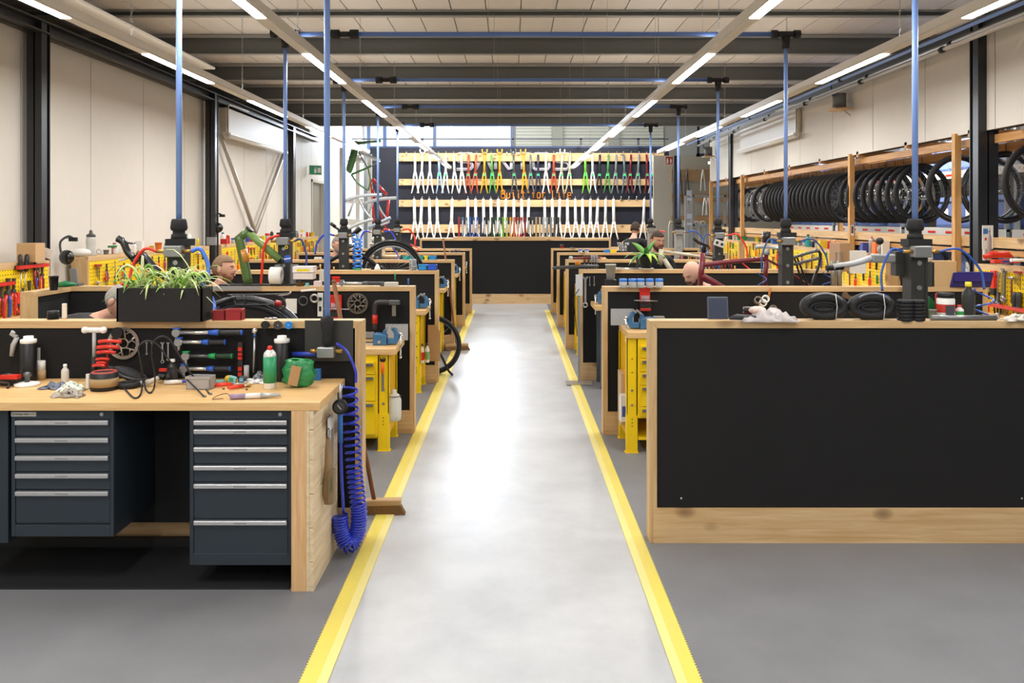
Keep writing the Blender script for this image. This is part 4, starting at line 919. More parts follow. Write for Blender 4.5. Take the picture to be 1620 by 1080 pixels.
ONC('plastic_bag', g_rag(.13, C('#9aa3b5', .15, alpha=.5), .035, 3, 'film'), 88, 614, 'clear plastic bag of grey parts lying on the counter', 'bag')
ONC('white_sleeve', g_rag(.12, '#dfe6da', .05, 5, 'sleeve'), 113, 618, 'off-white paper sleeve crumpled on the counter', 'paper')
ONC('work_glove', g_rag(.13, '#a69d92', .045, 8, 'fabric'), 109, 627, 'grey cloth work glove crumpled near the counter edge', 'glove')
def g_tapecan(t):
    MB().lathe([(.063, 0), (.066, .01), (.066, .085), (.06, .088)], BLK, 24).done('can', t)
    MB().lathe([(.0672, .02), (.0675, .02), (.0675, .062), (.0672, .062)], C('#a98c63', .6, var=.2), 24, caps=False).done('tape_band', t)
    MB().torus((0, 0, .088), .055, .006, C('#b2463c', .5), 20, 6, 'z').done('rim', t)
ONC('tape_can', g_tapecan, 165, 616, 'round dark can wrapped with brown tape under the red key set', 'can')
ONC('white_sticks', lambda t: [MB().bx((k*.02, 0, .035), (.014, .014, .07+.01*k), C('#e9e7e0', .5)).done('stick', t) for k in range(2)], 139, 613, 'two white plastic sticks beside the taped can', 'stick')
def g_thandle(t):
    MB().cyl((0, 0, .0), (0, 0, .14), .014, n=10).done('grip', t, BLK); MB().cyl((0, 0, .14), (0, 0, .27), .0095, n=10).done('shaft', t, LGRY)
    MB().cyl((-.045, 0, .28), (.045, 0, .28), .014, n=12).sph((-.048, 0, .28), .018, None, 8).sph((.048, 0, .28), .018, None, 8).done('cross_handle', t, WHT)
ONC('t_handle', g_thandle, 149, 607, 'white T-shaped grip tool standing upright by the red key set', 'tool')
t = thing('red_key_set', 'stack of curved red plastic key holders on a stand', 'tool set', W(175, 600, 4.42))
for k, (x0, x1, y, th) in enumerate(((156, 192, 539, .0075), (154, 189, 548, .0085), (154, 183, 556, .0075), (152, 173, 567, .006), (153, 168, 573, .006), (147, 167, 577, .007))):
    a, b_ = W(x0, y+1.5, 4.42)-t.location, W(x1, y+1.5, 4.42)-t.location
    MB().tube(arc(a, b_, .008, 8, (0, -.7, .7)), th*1.25, 8).done('holder', t, C('#dd2f1f', .3, coat=.4))
MB().tube([W(168, 600, 4.43)-t.location, W(170, 560, 4.43)-t.location, W(173, 538, 4.43)-t.location], .006, 8).done('stand', t, C('#a5241b', .4))
def rotor(R, m=None, arms=6):
    def b(t):
        q = m or C('#b9b2a8', .3, .8)
        g = MB()
        for i in range(48):
            a0, a1 = 2*PI*i/48, 2*PI*(i+1)/48; w = R*.78 if i % 2 else R*.81
            g.prism([(R*math.cos(a0), R*math.sin(a0)), (R*math.cos(a1), R*math.sin(a1)), (w*math.cos(a1), w*math.sin(a1)), (w*math.cos(a0), w*math.sin(a0))], -.001, .001)
        g.done('brake_track', t, q); g = MB()
        for k in range(arms):
            a = 2*PI*k/arms
            g.tube([(R*.28*math.cos(a), 0, R*.28*math.sin(a)), (R*.55*math.cos(a+.35), 0, R*.55*math.sin(a+.35)), (R*.8*math.cos(a+.5), 0, R*.8*math.sin(a+.5))], [R*.07, R*.05, R*.08], 5, flat=1)
            g.tube([(R*.55*math.cos(a+.35), 0, R*.55*math.sin(a+.35)), (R*.8*math.cos(a+.02), 0, R*.8*math.sin(a+.02))], R*.04, 4)
        g.torus((0, 0, 0), R*.3, R*.05, None, 20, 5); g.done('spider', t, q)
    return b
put('brake_rotor', rotor(.086), 195, 543, 4.595, 'large steel brake rotor hanging on the black board over the counter', 'brake disc')
put('head_bearing', lambda t: MB().torus((0, 0, 0), .018, .005, C('#6c7468', .4, .5), 18, 6).lathe([(.022, -.02), (.03, 0), (.03, .02)], BLK, 14, M=Matrix.Rotation(PI/2, 4, 'X')).done('cup', t), 187, 526, 4.56, 'round black cup with a bare ring hung before the large rotor', 'bearing')
def g_lamp(t):
    MB().sph((0, 0, .05), (.085, .05, .032), RUB, 14, lambda p: Vector((p.x, p.y, p.z-.35*p.x))).done('shell', t)
    MB().torus((0, -.012, .052), .07, .006, C('#4a4c50', .3), 28, 6, 'z').done('rim', t).rotation_euler = (0, .33, 0)
    MB().tube([(-.07, 0, .075), (-.12, .0, .085), (-.15, 0, .09)], [.014, .012, .01], 8).done('arm', t, C('#2a2b2e', .5))
ONC('helmet_lamp', g_lamp, 205, 607, 'black moulded oval motor cover with a stub arm lying on the counter', 'cover')
ONC('rubber_ring', lambda t: MB().torus((0, 0, .016), .045, .014, RUB, 28, 8, 'z').done('ring', t), 203, 613, 'black rubber ring lying flat under the motor cover', 'ring')
ONC('white_lever', lambda t: MB().tube([(-.06, 0, .012), (0, 0, .02), (.05, 0, .045)], [.012, .014, .01], 8).done('lever', t, C('#c9c5bd', .4)), 235, 611, 'pale grey brake lever lying beside the cables', 'lever')
ONC('thread_bundle', lambda t: [MB().cyl((x, y, .03), (x+.01, y-.03, .045), .009, n=8).sph((x, y, .03), .016, None, 7).done('fitting', t, BLK) for x, y in ((0, 0), (.02, .02), (-.02, .01), (.03, -.01))]+[MB().bx((.0, .0, .07), (.035, .02, .014), RED).done('cap', t)], 258, 606, 'tangle of black bike fittings with a red cap beside the small oil bottle', 'fittings')
for k, (pts, lbl) in enumerate((([(190, 606), (200, 618), (212, 629), (222, 624), (226, 600), (222, 570), (219, 552), (224, 543), (235, 539), (250, 546), (268, 570), (292, 596), (322, 626)], 'long black brake cable looping from the ring to the bin'),
    ([(228, 600), (231, 616), (238, 621), (244, 612), (245, 592), (240, 560), (243, 540), (256, 532), (268, 537), (280, 556), (300, 588), (322, 612), (331, 622)], 'second black cable looping high over the counter'))):
    n = len(pts); t = thing('brake_cable', lbl, 'cable', W(*pts[0], 4.3))
    P_ = [W(x, y, 4.36-.12*math.sin(PI*i/(n-1)) if y < 600 else min(4.36, cy(y+2))) for i, (x, y) in enumerate(pts)]
    MB().tube([p-t.location for p in smooth_pts(P_, 5)], .0042, 7).done('housing', t, C('#202226', .35))
    MB().cyl(P_[-1]-t.location, P_[-1]-t.location+Vector((.012, 0, -.006)), .0065, n=8).done('end_cap', t, DSTEEL)
for x, y, l, nm in ((257, 541, .115, 'slim combination spanner hanging over the oil bottle'), (266, 541, .1, 'second slim spanner hanging over the oil bottle'), (232, 541, .07, 'short ring spanner hung behind the loops of cable'), (240, 541, .06, 'smallest ring spanner hung behind the loops of cable')):
    p = W(x, y, 4.59); tool(wrench, (.18,), p, (0, 0, 0), lbl if False else nm, 'spanner', l/.115*.62)
ONC('oil_bottle', g_bottle(.115, .027, '#26262a', '#e8e6e0', '#3b3b40'), 273, 602, 'dark squeeze bottle with white cap under the spanners', 'bottle')
ONC('glue_tube', lambda t: (MB().tube([(-.05, 0, .014), (.01, .0, .013), (.04, 0, .011)], [.016, .014, .008], 8, flat=.8).done('tube', t, WHT), MB().cyl((.04, 0, .011), (.075, 0, .011), .008, .006, 8).done('nozzle', t, C('#3b55c8', .4))), 277, 608, 'white tube with violet nozzle lying beside the grey bin', 'tube', ry=-.1)
ONC('parts_bin', g_bin(.125, .07, .065, '#a9a6a4'), 318, 614, 'grey open plastic parts bin on the counter', 'bin', rz=-.1)
put('torque_wrench', g_torque(.37), 330, 526, 4.565, 'long torque wrench with blue ends, topmost on the black board', 'torque wrench')
put('torque_wrench', g_torque(.262), 319, 541, 4.565, 'shorter torque wrench with blue ends, second from the top', 'torque wrench')
put('torque_driver', g_torque(.26, '#25a35c', '#1d3a2a', DSTEEL), 330, 563, 4.565, 'green and black torque handle between the blue wrenches', 'torque wrench')
put('torque_wrench', g_torque(.262), 327, 583, 4.565, 'short torque wrench with blue ends, lowest on the board', 'torque wrench')
def g_bits(t):
    MB().box(-.012, .012, 0, .012, -.17, .03).done('strip', t, C('#2b2224', .5))
    for z in (-.005, -.035, -.05, -.11, -.14): MB().box(-.011, .011, -.006, 0, z-.012, z+.008).done('bit', t, RED)
put('bit_strip', g_bits, 380, 550, 4.58, 'dark vertical strip of red bits beside the torque wrenches', 'bit holder')
put('breaker_bar', lambda t: (MB().sph((0, 0, 0), .017, CHROME, 12).done('ball', t), MB().cyl((0, 0, -.012), (0, 0, -.03), .009, n=8).done('collar', t, BLUE), MB().cyl((0, 0, -.03), (-.006, 0, -.22), .007, n=8).done('rod', t, STEEL)), 403, 524, 4.575, 'steel rod with chrome ball end hanging on the black board', 'tool')
ONC('steel_sleeve', lambda t: MB().cyl((0, 0, 0), (0, 0, .075), .014, n=14).done('sleeve', t, LGRY), 390, 600, 'grey upright metal sleeve behind the pliers', 'sleeve')
put('round_plug', lambda t: MB().lathe([(.012, -.04), (.02, -.03), (.022, 0)], BLK, 14, M=Matrix.Rotation(PI/2, 4, 'X')).done('plug', t), 419, 514, 4.55, 'small black plug on the pine edge above the counter', 'plug')
put('round_plug', lambda t: MB().lathe([(.008, -.03), (.012, -.012), (.024, 0), (.024, .008)], C('#3b3a3a', .4), 18, M=Matrix.Rotation(PI/2, 4, 'X')).sph((0, -.006, 0), .004, ALU, 6).done('plug', t), 440, 514, 4.575, 'dark grey round plug on the pine edge beside the blue one', 'plug')
put('round_plug', lambda t: MB().lathe([(.008, -.03), (.012, -.012), (.021, 0), (.021, .008)], C('#1f86d8', .4), 18, M=Matrix.Rotation(PI/2, 4, 'X')).sph((0, -.006, 0), .004, ALU, 6).done('plug', t), 457, 514, 4.575, 'bright blue round plug on the pine edge', 'plug')
ONC('spray_can', g_can(.215, .0325, '#e9ebe7', '#d8281e', '#2f9a68'), 427, 614, 'green and white spray can with red nozzle', 'spray can')
def g_gbag(t):
    q = random.Random(4); ph = [q.uniform(0, 6) for _ in range(4)]
    MB().sph((0, 0, .07), (.078, .04, .072), C('#2a8a50', .22, bump=1., scale=45, var=.35), 20, lambda p: Vector((math.copysign(min(abs(p.x)*1.35, .085-.02*abs(p.z/.14)), p.x)+.005*math.sin(p.z*110+ph[0])+.004*math.sin(p.y*300), p.y*(1.1-.5*p.z/.14)+.005*math.sin(p.x*150+p.z*90), max(.002, min(p.z*1.1, .138+.006*math.sin(p.x*130)))))).done('film', t)
    MB().tube([(-.07, 0, .136), (-.03, 0, .146), (.03, 0, .142), (.065, 0, .136)], [.004, .006, .005, .006], 6, C('#3fae63', .25), flat=.5).done('top_fold', t)
    MB().bx((-.012, -.044, .065), (.05, .003, .1), C('#b08d62', .7), Matrix.Rotation(.22, 4, 'Y')).done('card', t)
ONC('green_bag', g_gbag, 473, 612, 'green plastic bag of parts with a brown card', 'bag')
put('blue_bar', lambda t: (MB().cyl((-.1, 0, 0), (.09, 0, 0), .0125, n=12).done('bar', t, C('#2a45b4', .35)), MB().cyl((.09, 0, 0), (.095, 0, 0), .0135, n=12).done('end_cap', t, C('#3556cc', .35))), 492, 560, 4.57, 'blue metal bar lying level on pegs on the black board', 'bar')
ONC('blue_box_small', g_box(.03, .03, .06, '#2f6fae'), 503, 601, 'small blue box behind the green bag', 'box')
ONC('pliers', lambda t: [MB().tube([(-.08, s*.012, .01), (-.03, s*.016, .012), (.02, s*.006, .01)], [.006, .008, .006], 7).done('handle', t, C('#e03a20', .35)) for s in (-1, 1)]+[MB().tube([(.02, 0, .01), (.045, 0, .011), (.075, 0, .008)], [.008, .011, .003], 6, flat=.5).done('jaws', t, STEEL)], 362, 611, 'red-handled pliers lying on the counter, the longer pair', 'pliers', rz=.25)
ONC('pliers', lambda t: [MB().tube([(-.06, s*.012, .01), (-.02, s*.014, .011), (.02, s*.005, .01)], [.006, .007, .006], 7).done('handle', t, C('#e03a20', .35)) for s in (-1, 1)]+[MB().tube([(.02, 0, .01), (.04, 0, .011), (.06, 0, .008)], [.008, .01, .003], 6, flat=.5).done('jaws', t, STEEL)], 380, 614, 'shorter red-handled pliers lying slanted on the counter', 'pliers', rz=.7)
def g_clip(c, c2):
    def b(t): MB().bx((0, 0, .02), (.04, .02, .035), C(c, .4), Matrix.Rotation(.3, 4, 'Y')).done('block', t, bevel=.004); MB().bx((-.004, -.011, .02), (.02, .003, .02), C(c2, .4)).done('insert', t)
    return b
ONC('tyre_plug', g_clip('#8fcbd0', '#3d9c6b'), 368, 606, 'pale blue and green plastic clip on the counter', 'clip'); ONC('tyre_plug', g_clip('#3a3f44', '#7fb3cc'), 384, 606, 'dark and blue plastic clip by the pliers', 'clip')
ONC('yellow_ball', lambda t: MB().sph((0, 0, .018), .018, C('#e2b52a', .4), 8).done('ball', t), 361, 604, 'yellow plastic knob behind the pale blue clip', 'knob')
ONC('teal_box', g_box(.045, .03, .018, '#6fb8b0'), 348, 607, 'small teal plastic case on the counter', 'case'); ONC('brass_nut', lambda t: MB().cyl((-.012, 0, .009), (.012, 0, .009), .009, n=8).done('nut', t, C('#d6a63a', .35, .5)), 393, 612, 'yellow brass nut lying near the pliers', 'nut')
ONC('paper_sheet', g_rag(.13, '#e8e7e6', .02, 21, 'sheet'), 402, 605, 'white crumpled paper sheet behind the pliers', 'paper'); ONC('clear_film', g_rag(.09, C('#b9bcc4', .2, alpha=.5), .05, 23, 'film'), 414, 601, 'clear plastic film bunched behind the spray can', 'film')
ONC('grease_tube', lambda t: (MB().tube([(-.12, -.01, .012), (-.05, 0, .014)], [.013, .013], 10).done('end', t, C('#9c8aa8', .4)), MB().tube([(-.05, 0, .014), (.02, .012, .014)], .0135, 10).done('wrap', t, C('#e6e2e0', .5)), MB().tube([(.02, .012, .014), (.11, .03, .014)], [.013, .008], 10).done('nozzle', t, C('#b8bcc0', .3, .4)), MB().tube(smooth_pts([(-.12, -.01, .014), (-.15, .03, .02), (-.19, .02, .012), (-.2, -.02, .004), (-.15, -.015, .006)]), .002, 5).done('wire', t, C('#6e3b2c', .5))), 405, 631, 'clear battery tube with thin wires lying on the counter', 'tube')
ONC('bolt_bits', lambda t: [MB().cyl((x, y, .004), (x+.01, y, .004), .004, n=6).done('bolt', t, C('#6b5140', .5)) for x, y in ((0, 0), (.12, -.01))], 352, 616, 'two tiny loose bolts on the counter', 'bolt')
# on the planked end panel: hand brush and papers
t = thing('hand_brush', 'wooden hand brush hanging on the planked counter end', 'brush', (-.915, 4.18, .62)); t.rotation_euler = (0, 0, 0)
MB().tube([(0, 0, .06), (0, 0, 0), (0, .005, -.08), (0, .01, -.2), (0, .01, -.27)], [.01, .017, .02, .034, .022], 10, flat=.5).done('handle', t, wood('#a78c6a', '#8b7150', 2)); MB().box(.004, .03, -.02, .03, -.26, -.1).done('bristles', t, C('#8d7a5e', .9, bump=.6))
MB().torus((.0, 0, .08), .025, .002, BLK, 14, 4, 'x').done('loop', t); MB().box(.018, .021, -.025, .02, -.2, -.13).done('label_patch', t, C('#3c6b4b', .5))
t.location.x = -.9
for k in range(1):
    t = thing('hanging_paper', 'worn grey paper sheet pinned to the planked counter end', 'paper', (-.922, 4.33, .7)); MB().box(0, .004, -.07, .07, -.32, .05).box(.004, .006, -.01, .05, -.28, -.02, C('#8d8a84', .7)).done('sheet', t, C('#d5d1c8', .7, var=.3, scale=20))
    MB().cyl((0, 0, .05), (.012, 0, .05), .01, n=8).done('pin', t, STEEL)
# brooms
def broom(x, y, Y, rz, lbl, hl, top):
    p = W(x, y, Y); t = thing('broom', lbl, 'broom', (p.x, p.y, 0), (0, 0, rz))
    MB().box(-.16, .16, -.03, .03, .055, .09).done('head', t, wood('#c9a87c', '#a98457'), bevel=.006)
    MB().prism([(-.155, .056), (.155, .056), (.185, .0), (-.165, .0)], -.028, .028).done('bristles', t, C('#7d5a34', .9, bump=.8, scale=120))
    if hl:
        q = Matrix.Rotation(-rz, 3, 'Z') @ (Vector(top)-t.location); MB().cyl((0, 0, .08), q, .013, n=8).sph(q, .014, None, 8).done('stick', t, wood('#8e5a35', '#75431f', 2))
broom(592, 810, 5.06, .05, 'broom with brown stick behind the frontmost planter side divider', True, W(528, 446, 5.0))
broom(722, 553, 11.35, .35, 'broom lying its brush across the yellow tape by the planter side', True, W(701, 378, 11.55))
# planter with spider plant
p = W(184, 507, 4.55); t = thing('planter_box', 'black rectangular planter box on the frontmost planter side divider', 'planter', (W(252, 507, 4.55).x, 4.55, 1.2)); w = (320-184)*4.55/F/2
MB().box(-w, w, 0, .012, 0, .18).box(-w, w, .15, .162, 0, .18).box(-w, -w+.012, 0, .162, 0, .18).box(w-.012, w, 0, .162, 0, .18).done('box', t, C('#151516', .7, bump=.1), bevel=.002)
MB().box(-w+.012, w-.012, .012, .15, .1, .165).done('soil', t, C('#3b2d22', .95, bump=.8))
t2 = thing('spider_plant', 'spider plant with striped arching leaves in the black planter', 'plant', (W(252, 507, 4.55).x, 4.63, 1.365))
rr = random.Random(3); LG = [C('#d8e89a', .45), C('#a9cf66', .45), C('#eef5c8', .45), C('#86b54a', .45)]
for k in range(110):
    x0 = rr.uniform(-w+.03, w-.03); a = rr.uniform(0, 2*PI); L = rr.uniform(.1, .3); h = rr.uniform(.02, .11); dx, dy = math.cos(a)*L, math.sin(a)*L*.5
    fall = rr.uniform(-.12, .0); pts = []
    for i in range(8):
        u = i/7; pts.append(Vector((x0+dx*u, dy*u, h*math.sin(u*PI*.75)*1.3+fall*u*u)))
    if rr.random() < .08: pts = [Vector((q.x, q.y, q.z*1.7)) for q in pts]
    MB().tube(pts, [.003, .005, .0065, .0075, .007, .006, .004, .0008], 4, flat=.25).done('leaf', t2, LG[k % 4])
# potted plant
t = thing('potted_plant', 'broad-leaved green plant in black pot on white saucer', 'plant', (W(1022, 427, 9.3).x, 9.3, 1.2))
MB().lathe([(.06, .0), (.09, .012), (.085, .014), (.05, .006)], WHT, 24).done('saucer', t); MB().lathe([(.055, .01), (.08, .13), (.088, .13), (.088, .145), (.078, .145), (.076, .12), (.001, .12)], BLK, 20).done('pot', t)
for k in range(18):
    a = k*2.4; L = rr.uniform(.16, .27); el = rr.uniform(-.1, .5) if k < 15 else 1.2; pts = [Vector((math.cos(a)*L*u*math.cos(el*(1-u*.3)), math.sin(a)*L*u*.8, .13+L*math.sin(.9+el*.4)*u-.16*u*u*(1.6-el))) for u in (0, .2, .4, .6, .8, 1)]
    MB().tube(pts, [.008, .02, .034, .03, .018, .002], 6, flat=.15).done('leaf', t, C(('#5f9a4a', '#7db65a', '#a9cf4a', '#4f8a4f')[k % 4], .4))
q = W(1038, 378, 9.25)-t.location; MB().tube([(0, 0, .13), q*.5+Vector((.0, 0, .07)), q], [.008, .03, .002], 6, flat=.2).done('leaf', t, C('#5a9c55', .4))
# folded tyres, rolls and the rest on the frontmost wheel-rack-side divider
def g_tyre(t):
    for k, (R, Rz, r, z) in enumerate(((.105, .052, .026, .078), (.075, .03, .014, .07), (.05, .016, .01, .07))):
        g = MB(); g.torus((0, 0, z), R, r, RUB if k else C('#1d1d20', .6, bump=.6, scale=140), 40, 10, rz=Rz, flat=1.3).done('tyre_fold' if k == 0 else 'inner_fold', t)
    MB().tube([(.104*math.cos(a), -.0, .078+.072*math.sin(a)) for a in [.5+.16*k for k in range(13)]], .006, 6, C('#77797d', .35)).done('painted_highlight', t).location = (0, -.028, 0)  # grey arc is the tyre's highlight, painted as a part
    MB().tube([(.05, -.04, .15), (.055, -.05, .08), (.05, -.045, .01)], .002, 4).done('tie', t, WHT)
put('folded_tyre', g_tyre, 1303, 507, 4.66, 'folded black tyre on the pine edge, beside the plastic bag', 'tyre'); put('folded_tyre', g_tyre, 1378, 507, 4.66, 'folded black tyre on the pine edge, beside the black rolls', 'tyre')
def g_cuff(t):
    g = MB()
    for k in range(6): g.torus((0, 0, .012+.019*k), .031, .0115, RUB, 18, 8, 'z')
    g.lathe([(.03, .0), (.033, .02), (.03, .055), (.034, .06), (.03, .11), (.0, .11)], BLKM, 18).done('roll', t)
put('rubber_roll', g_cuff, 1432, 508, 4.62, 'black rubber roll standing on the pine edge beside the second folded tyre', 'roll'); put('rubber_roll', g_cuff, 1451, 508, 4.63, 'black rubber roll nearer the blue hose post', 'roll')
put('handlebar_tube', lambda t: (MB().cyl((-.18, 0, .016), (.175, 0, .016), .0145, n=14).done('tube', t, C('#8a8b8c', .35, .6, var=.3, scale=15)), MB().torus((.18, 0, .024), .014, .005, STEEL, 12, 5).done('clamp', t)), 1525, 507, 4.62, 'scratched grey metal tube lying on the pine edge', 'tube')
put('cleaning_rag', g_rag(.16, '#c9c5ba', .04, 31, 'fabric'), 1612, 507, 4.62, 'pale rag crumpled beside the grey metal tube', 'rag')
put('phone_tablet', lambda t: (MB().box(-.058, .058, -.004, .004, 0, .13).done('case', t, C('#4c5567', .4), bevel=.004), MB().box(-.048, .048, -.006, -.004, .01, .12).done('glass', t, C('#39425a', .2))), 1136, 507, 4.68, 'slate grey tablet leaning upright on the pine edge', 'tablet', rx=-.12)
put('plastic_bag', g_rag(.3, C('#dcd5d4', .25, alpha=.6), .075, 41, 'film'), 1215, 507, 4.64, 'clear crumpled plastic bag lying before the grease tin', 'bag')
put('black_pouch', lambda t: MB().tube([(-.09, 0, .012), (-.05, 0, .02), (.03, 0, .017), (.1, 0, .01)], [.01, .02, .018, .01], 8, flat=.8).done('pouch', t, C('#33363a', .6)), 1180, 507, 4.61, 'dark long pouch lying under the plastic bag', 'pouch')
put('cotton_bundle', lambda t: MB().sph((0, 0, .02), (.05, .03, .022), C('#e6c8bc', .6, var=.4, scale=80), 10).done('bundle', t), 1198, 502, 4.66, 'pink speckled cloth bundle on the plastic bag', 'bundle', lift=.02)
put('grease_tin', g_jar(.07, .036, '#5a1f20', '#1c1a1c', '#401010'), 1186, 506, 4.69, 'dark red tin with black lid behind the bag', 'tin')
t = thing('hook_cups', 'metal cups and a brown brush handle hung on the second divider', 'cups', W(1208, 486, 6.9))
for k, (x, z) in enumerate(((-.06, .05), (-.02, .03), (.0, .06), (.06, -.02))): MB().lathe([(.03, 0), (.032, .045), (.024, .05), (.02, .02)], WHT if k in (1, 2) else C('#8b8072', .4, .5), 14, M=Matrix.Translation((x, -.02, z)) @ Matrix.Rotation(1.2, 4, 'X'), caps=False).done('cup', t)
MB().cyl((.03, -.03, .06), (.045, -.03, .16), .01, n=8).done('stick', t, C('#b06a2a', .5))
put('brown_bracket', lambda t: MB().prism([(-.13, .02), (-.12, .05), (-.09, .06), (-.07, .03), (0, .015), (.07, .05), (.12, .06), (.14, .03), (.12, .0), (.05, .0), (-.03, -.02), (-.08, .0)], -.006, .006).done('plate', t, C('#6b5540', .5)), 1357, 473, 6.88, 'brown curved metal bracket hanging on the second divider', 'bracket')
for k, (x, lid, f, nm) in enumerate(((986, '#2a78d6', '#6b6560', 'grey fittings'), (1000.6, '#2a78d6', '#a87b3a', 'brass fittings'), (1013.6, '#2a78d6', '#5f7690', 'steel blue fittings'), (1028, '#2a78d6', '#b05a55', 'reddish fittings'), (1043, '#2a78d6', '#c9c3bc', 'white fittings'))):
    put('parts_jar', g_jar(.072, .032, '#eef2f4', lid, f), x, 455, 6.87, 'small clear jar with blue lid holding %s' % nm, 'jar', group='blue-lidded jars on the second divider')
def g_redtool(t):
    MB().box(-.042, .042, -.02, 0, -.02, .0).box(-.042, .042, -.01, 0, -.12, .0).done('back_card', t, RED); g = MB()
    for k in range(7): g.cyl((-.03+.01*k, -.018, -.06), (-.03+.01*k, -.018, -.13), .003, n=6)
    g.done('bits', t, STEEL); MB().box(-.042, .045, -.04, 0, -.185, -.16).done('tray', t, C('#a3241c', .4), bevel=.004); MB().cyl((-.09, -.03, -.1), (.1, -.03, -.105), .005, n=6).done('rod', t, STEEL)
    MB().bx((.0, -.03, -.14), (.09, .02, .03), BLK).done('clip', t)
put('red_bit_set', g_redtool, 1020, 455, 6.9, 'red bit set hanging over the pine edge below the blue-lidded jars', 'bit set')
put('grey_cup', lambda t: (MB().lathe([(.052, 0), (.07, .16), (.074, .16), (.074, .15)], C('#bdbdb8', .5), 4).done('tub', t).__setattr__('rotation_euler', (0, 0, PI/4)), MB().bx((0, 0, -.04), (.11, .11, .08), BLK).done('holder', t)), 966, 442, 8.9, 'square pale grey plastic tub fixed at the third divider', 'tub')
put('long_cover', lambda t: MB().tube([(-.35, 0, 0), (-.3, 0, .005), (.0, 0, .02), (.15, 0, .02)], [.03, .036, .045, .03], 10, flat=.5).done('cover', t, C('#3b3c3e', .5)), 925, 424, 9.3, 'long black cover part sticking out over the aisle', 'cover'); put('amber_lamp', lambda t: MB().lathe([(.03, 0), (.034, .03), (.02, .05)], C('#d9892a', .3, alpha=.7), 12).done('lens', t), 914, 420, 9.3, 'amber lamp lens on the long black cover', 'lamp', lift=.0)
put('paint_bar', lambda t: MB().cyl((-.12, 0, 0), (.14, 0, -.01), .014, n=8).done('bar', t, ALU), 990, 424.5, 9.3, 'grey flat bar beside the pale tub', 'bar')
def g_stand(t):
    MB().box(-.14, .14, -.1, .1, 0, .008).done('base_plate', t, ALU); MB().box(-.012, .012, -.008, .008, 0, 1.0).done('pole', t, C('#9b9ea0', .4, .4)); MB().box(-.035, .035, -.02, .01, .93, 1.15).done('handle', t, C('#c8cacc', .4)); MB().tube(smooth_pts([(.0, -.02, 1.0), (-.06, -.03, .9), (-.05, -.03, .8), (-.02, -.02, .5)]), .004, 5).done('cable', t, BLK)
p = W(916, 604, 9.05); t = thing('tool_stand', 'grey steel pole stand on flat base plate by the yellow tape', 'stand', (p.x, p.y, 0.008)); g_stand(t)
for x, y0, Y, l, nm in ((926, 437, 9.22, .33, 'long pale spanner hung on the third divider of the wheel rack side'), (933, 437, 9.22, .07, 'short bit hung beside the long pale spanner'), (940, 437, 9.22, .07, 'second short bit hung beside the long pale spanner')):
    tool(wrench, (.2,) if l > .1 else (.1,), W(x, y0, Y), (0, 0, 0), nm, 'spanner', 1.65 if l > .1 else 1.)
for x, y, Y, c, nm in ((960, 401, 13.9, '#2b86d0', 'bright blue parts box on the fifth divider'), (970, 401, 13.9, '#f2cf1d', 'yellow parts box on the fifth divider'), ):
    put('parts_box', g_box(.1, .08, .065, c), x, y, Y, nm, 'box')
for k, x in enumerate((918, 928)): put('parts_jar', g_jar(.06, .035, '#e8eef2', '#2a6cc4', '#cdd5dc'), x, 400, 13.9, 'blue-lidded jar on the fifth divider, %s of two' % ORD[k], 'jar')
put('grease_jar', g_jar(.08, .035, '#b23a33', '#2b2b2d'), 889, 393.5, 15.95, 'red and dark jar on the sixth divider', 'jar')
put('heat_gun', lambda t: (MB().tube([(-.2, 0, .02), (.1, 0, .03), (.2, 0, .03)], [.018, .022, .014], 8).done('body', t, C('#7a3a34', .5)), MB().sph((-.23, 0, .025), .03, LGRY, 8).done('nozzle', t)), 930, 411, 11.55, 'grey and red torque driver lying on the fourth divider', 'tool')
for k, x in enumerate((925, 931, 936, 940, 944)): tool(driver, ('#5a2f24', .2) if k < 2 else ('#8b8f92', .2), W(x, 410, 11.485)+Vector((0, 0, .06)), (0, 0, 0), 'thin driver standing at the fourth divider, %s from the aisle' % ORD[k], 'screwdriver', 1.)
for k, (x, c, nm) in enumerate(((953, '#c9a37a', 'beige rag'), (905, '#55585a', 'grey rag'), (990, '#d5d3ce', 'white rag'))): put('small_rag', g_rag(.14, c, .04, 60+k, 'fabric'), x, 394 if k else 411, 15.95 if k else 11.55, '%s lying on a pine edge of the wheel rack side' % nm, 'rag')
# behind the frontmost divider on the wheel-rack side
put('grease_can', lambda t: (MB().lathe([(.045, 0), (.047, .01), (.047, .1), (.04, .11)], WHT, 20).done('body', t), MB().lathe([(.048, .03), (.048, .075)], C('#c73a2c', .4), 20, caps=False).done('red_band', t), MB().lathe([(.044, .11), (.044, .135), (.0, .137)], BLK, 20).done('lid', t), MB().bx((0, -.049, .04), (.045, .003, .06), C('#4a4e54', .4)).done('picture_panel', t)), 1496, 502, 4.69, 'white tub with red band and black lid', 'tub')
put('clear_bottle', g_bottle(.2, .034, '#53585a', '#e3cf2a', None, True), 1532, 503, 4.72, 'dark clear bottle with yellow cap', 'bottle', lift=-.0); put('blue_pump', lambda t: (MB().box(-.028, .028, -.02, .02, 0, .1).done('body', t, C('#2c49a8', .4), bevel=.006), MB().box(-.03, .03, -.022, .022, .11, .13).done('collar', t, C('#3557c8', .4)), MB().cyl((0, 0, .1), (0, 0, .11), .012).done('neck', t, WHT)), 1459, 498, 4.98, 'blue plastic pump bottle beside the post', 'bottle', lift=-.02)
put('green_wedge', lambda t: MB().prism([(-.02, 0), (.03, .03), (.05, .02), (.0, .1), (-.02, .12)], -.01, .01).done('wedge', t, C('#1f8a4a', .4)), 1475, 502, 4.9, 'green plastic wedge behind the grey metal tube', 'wedge')
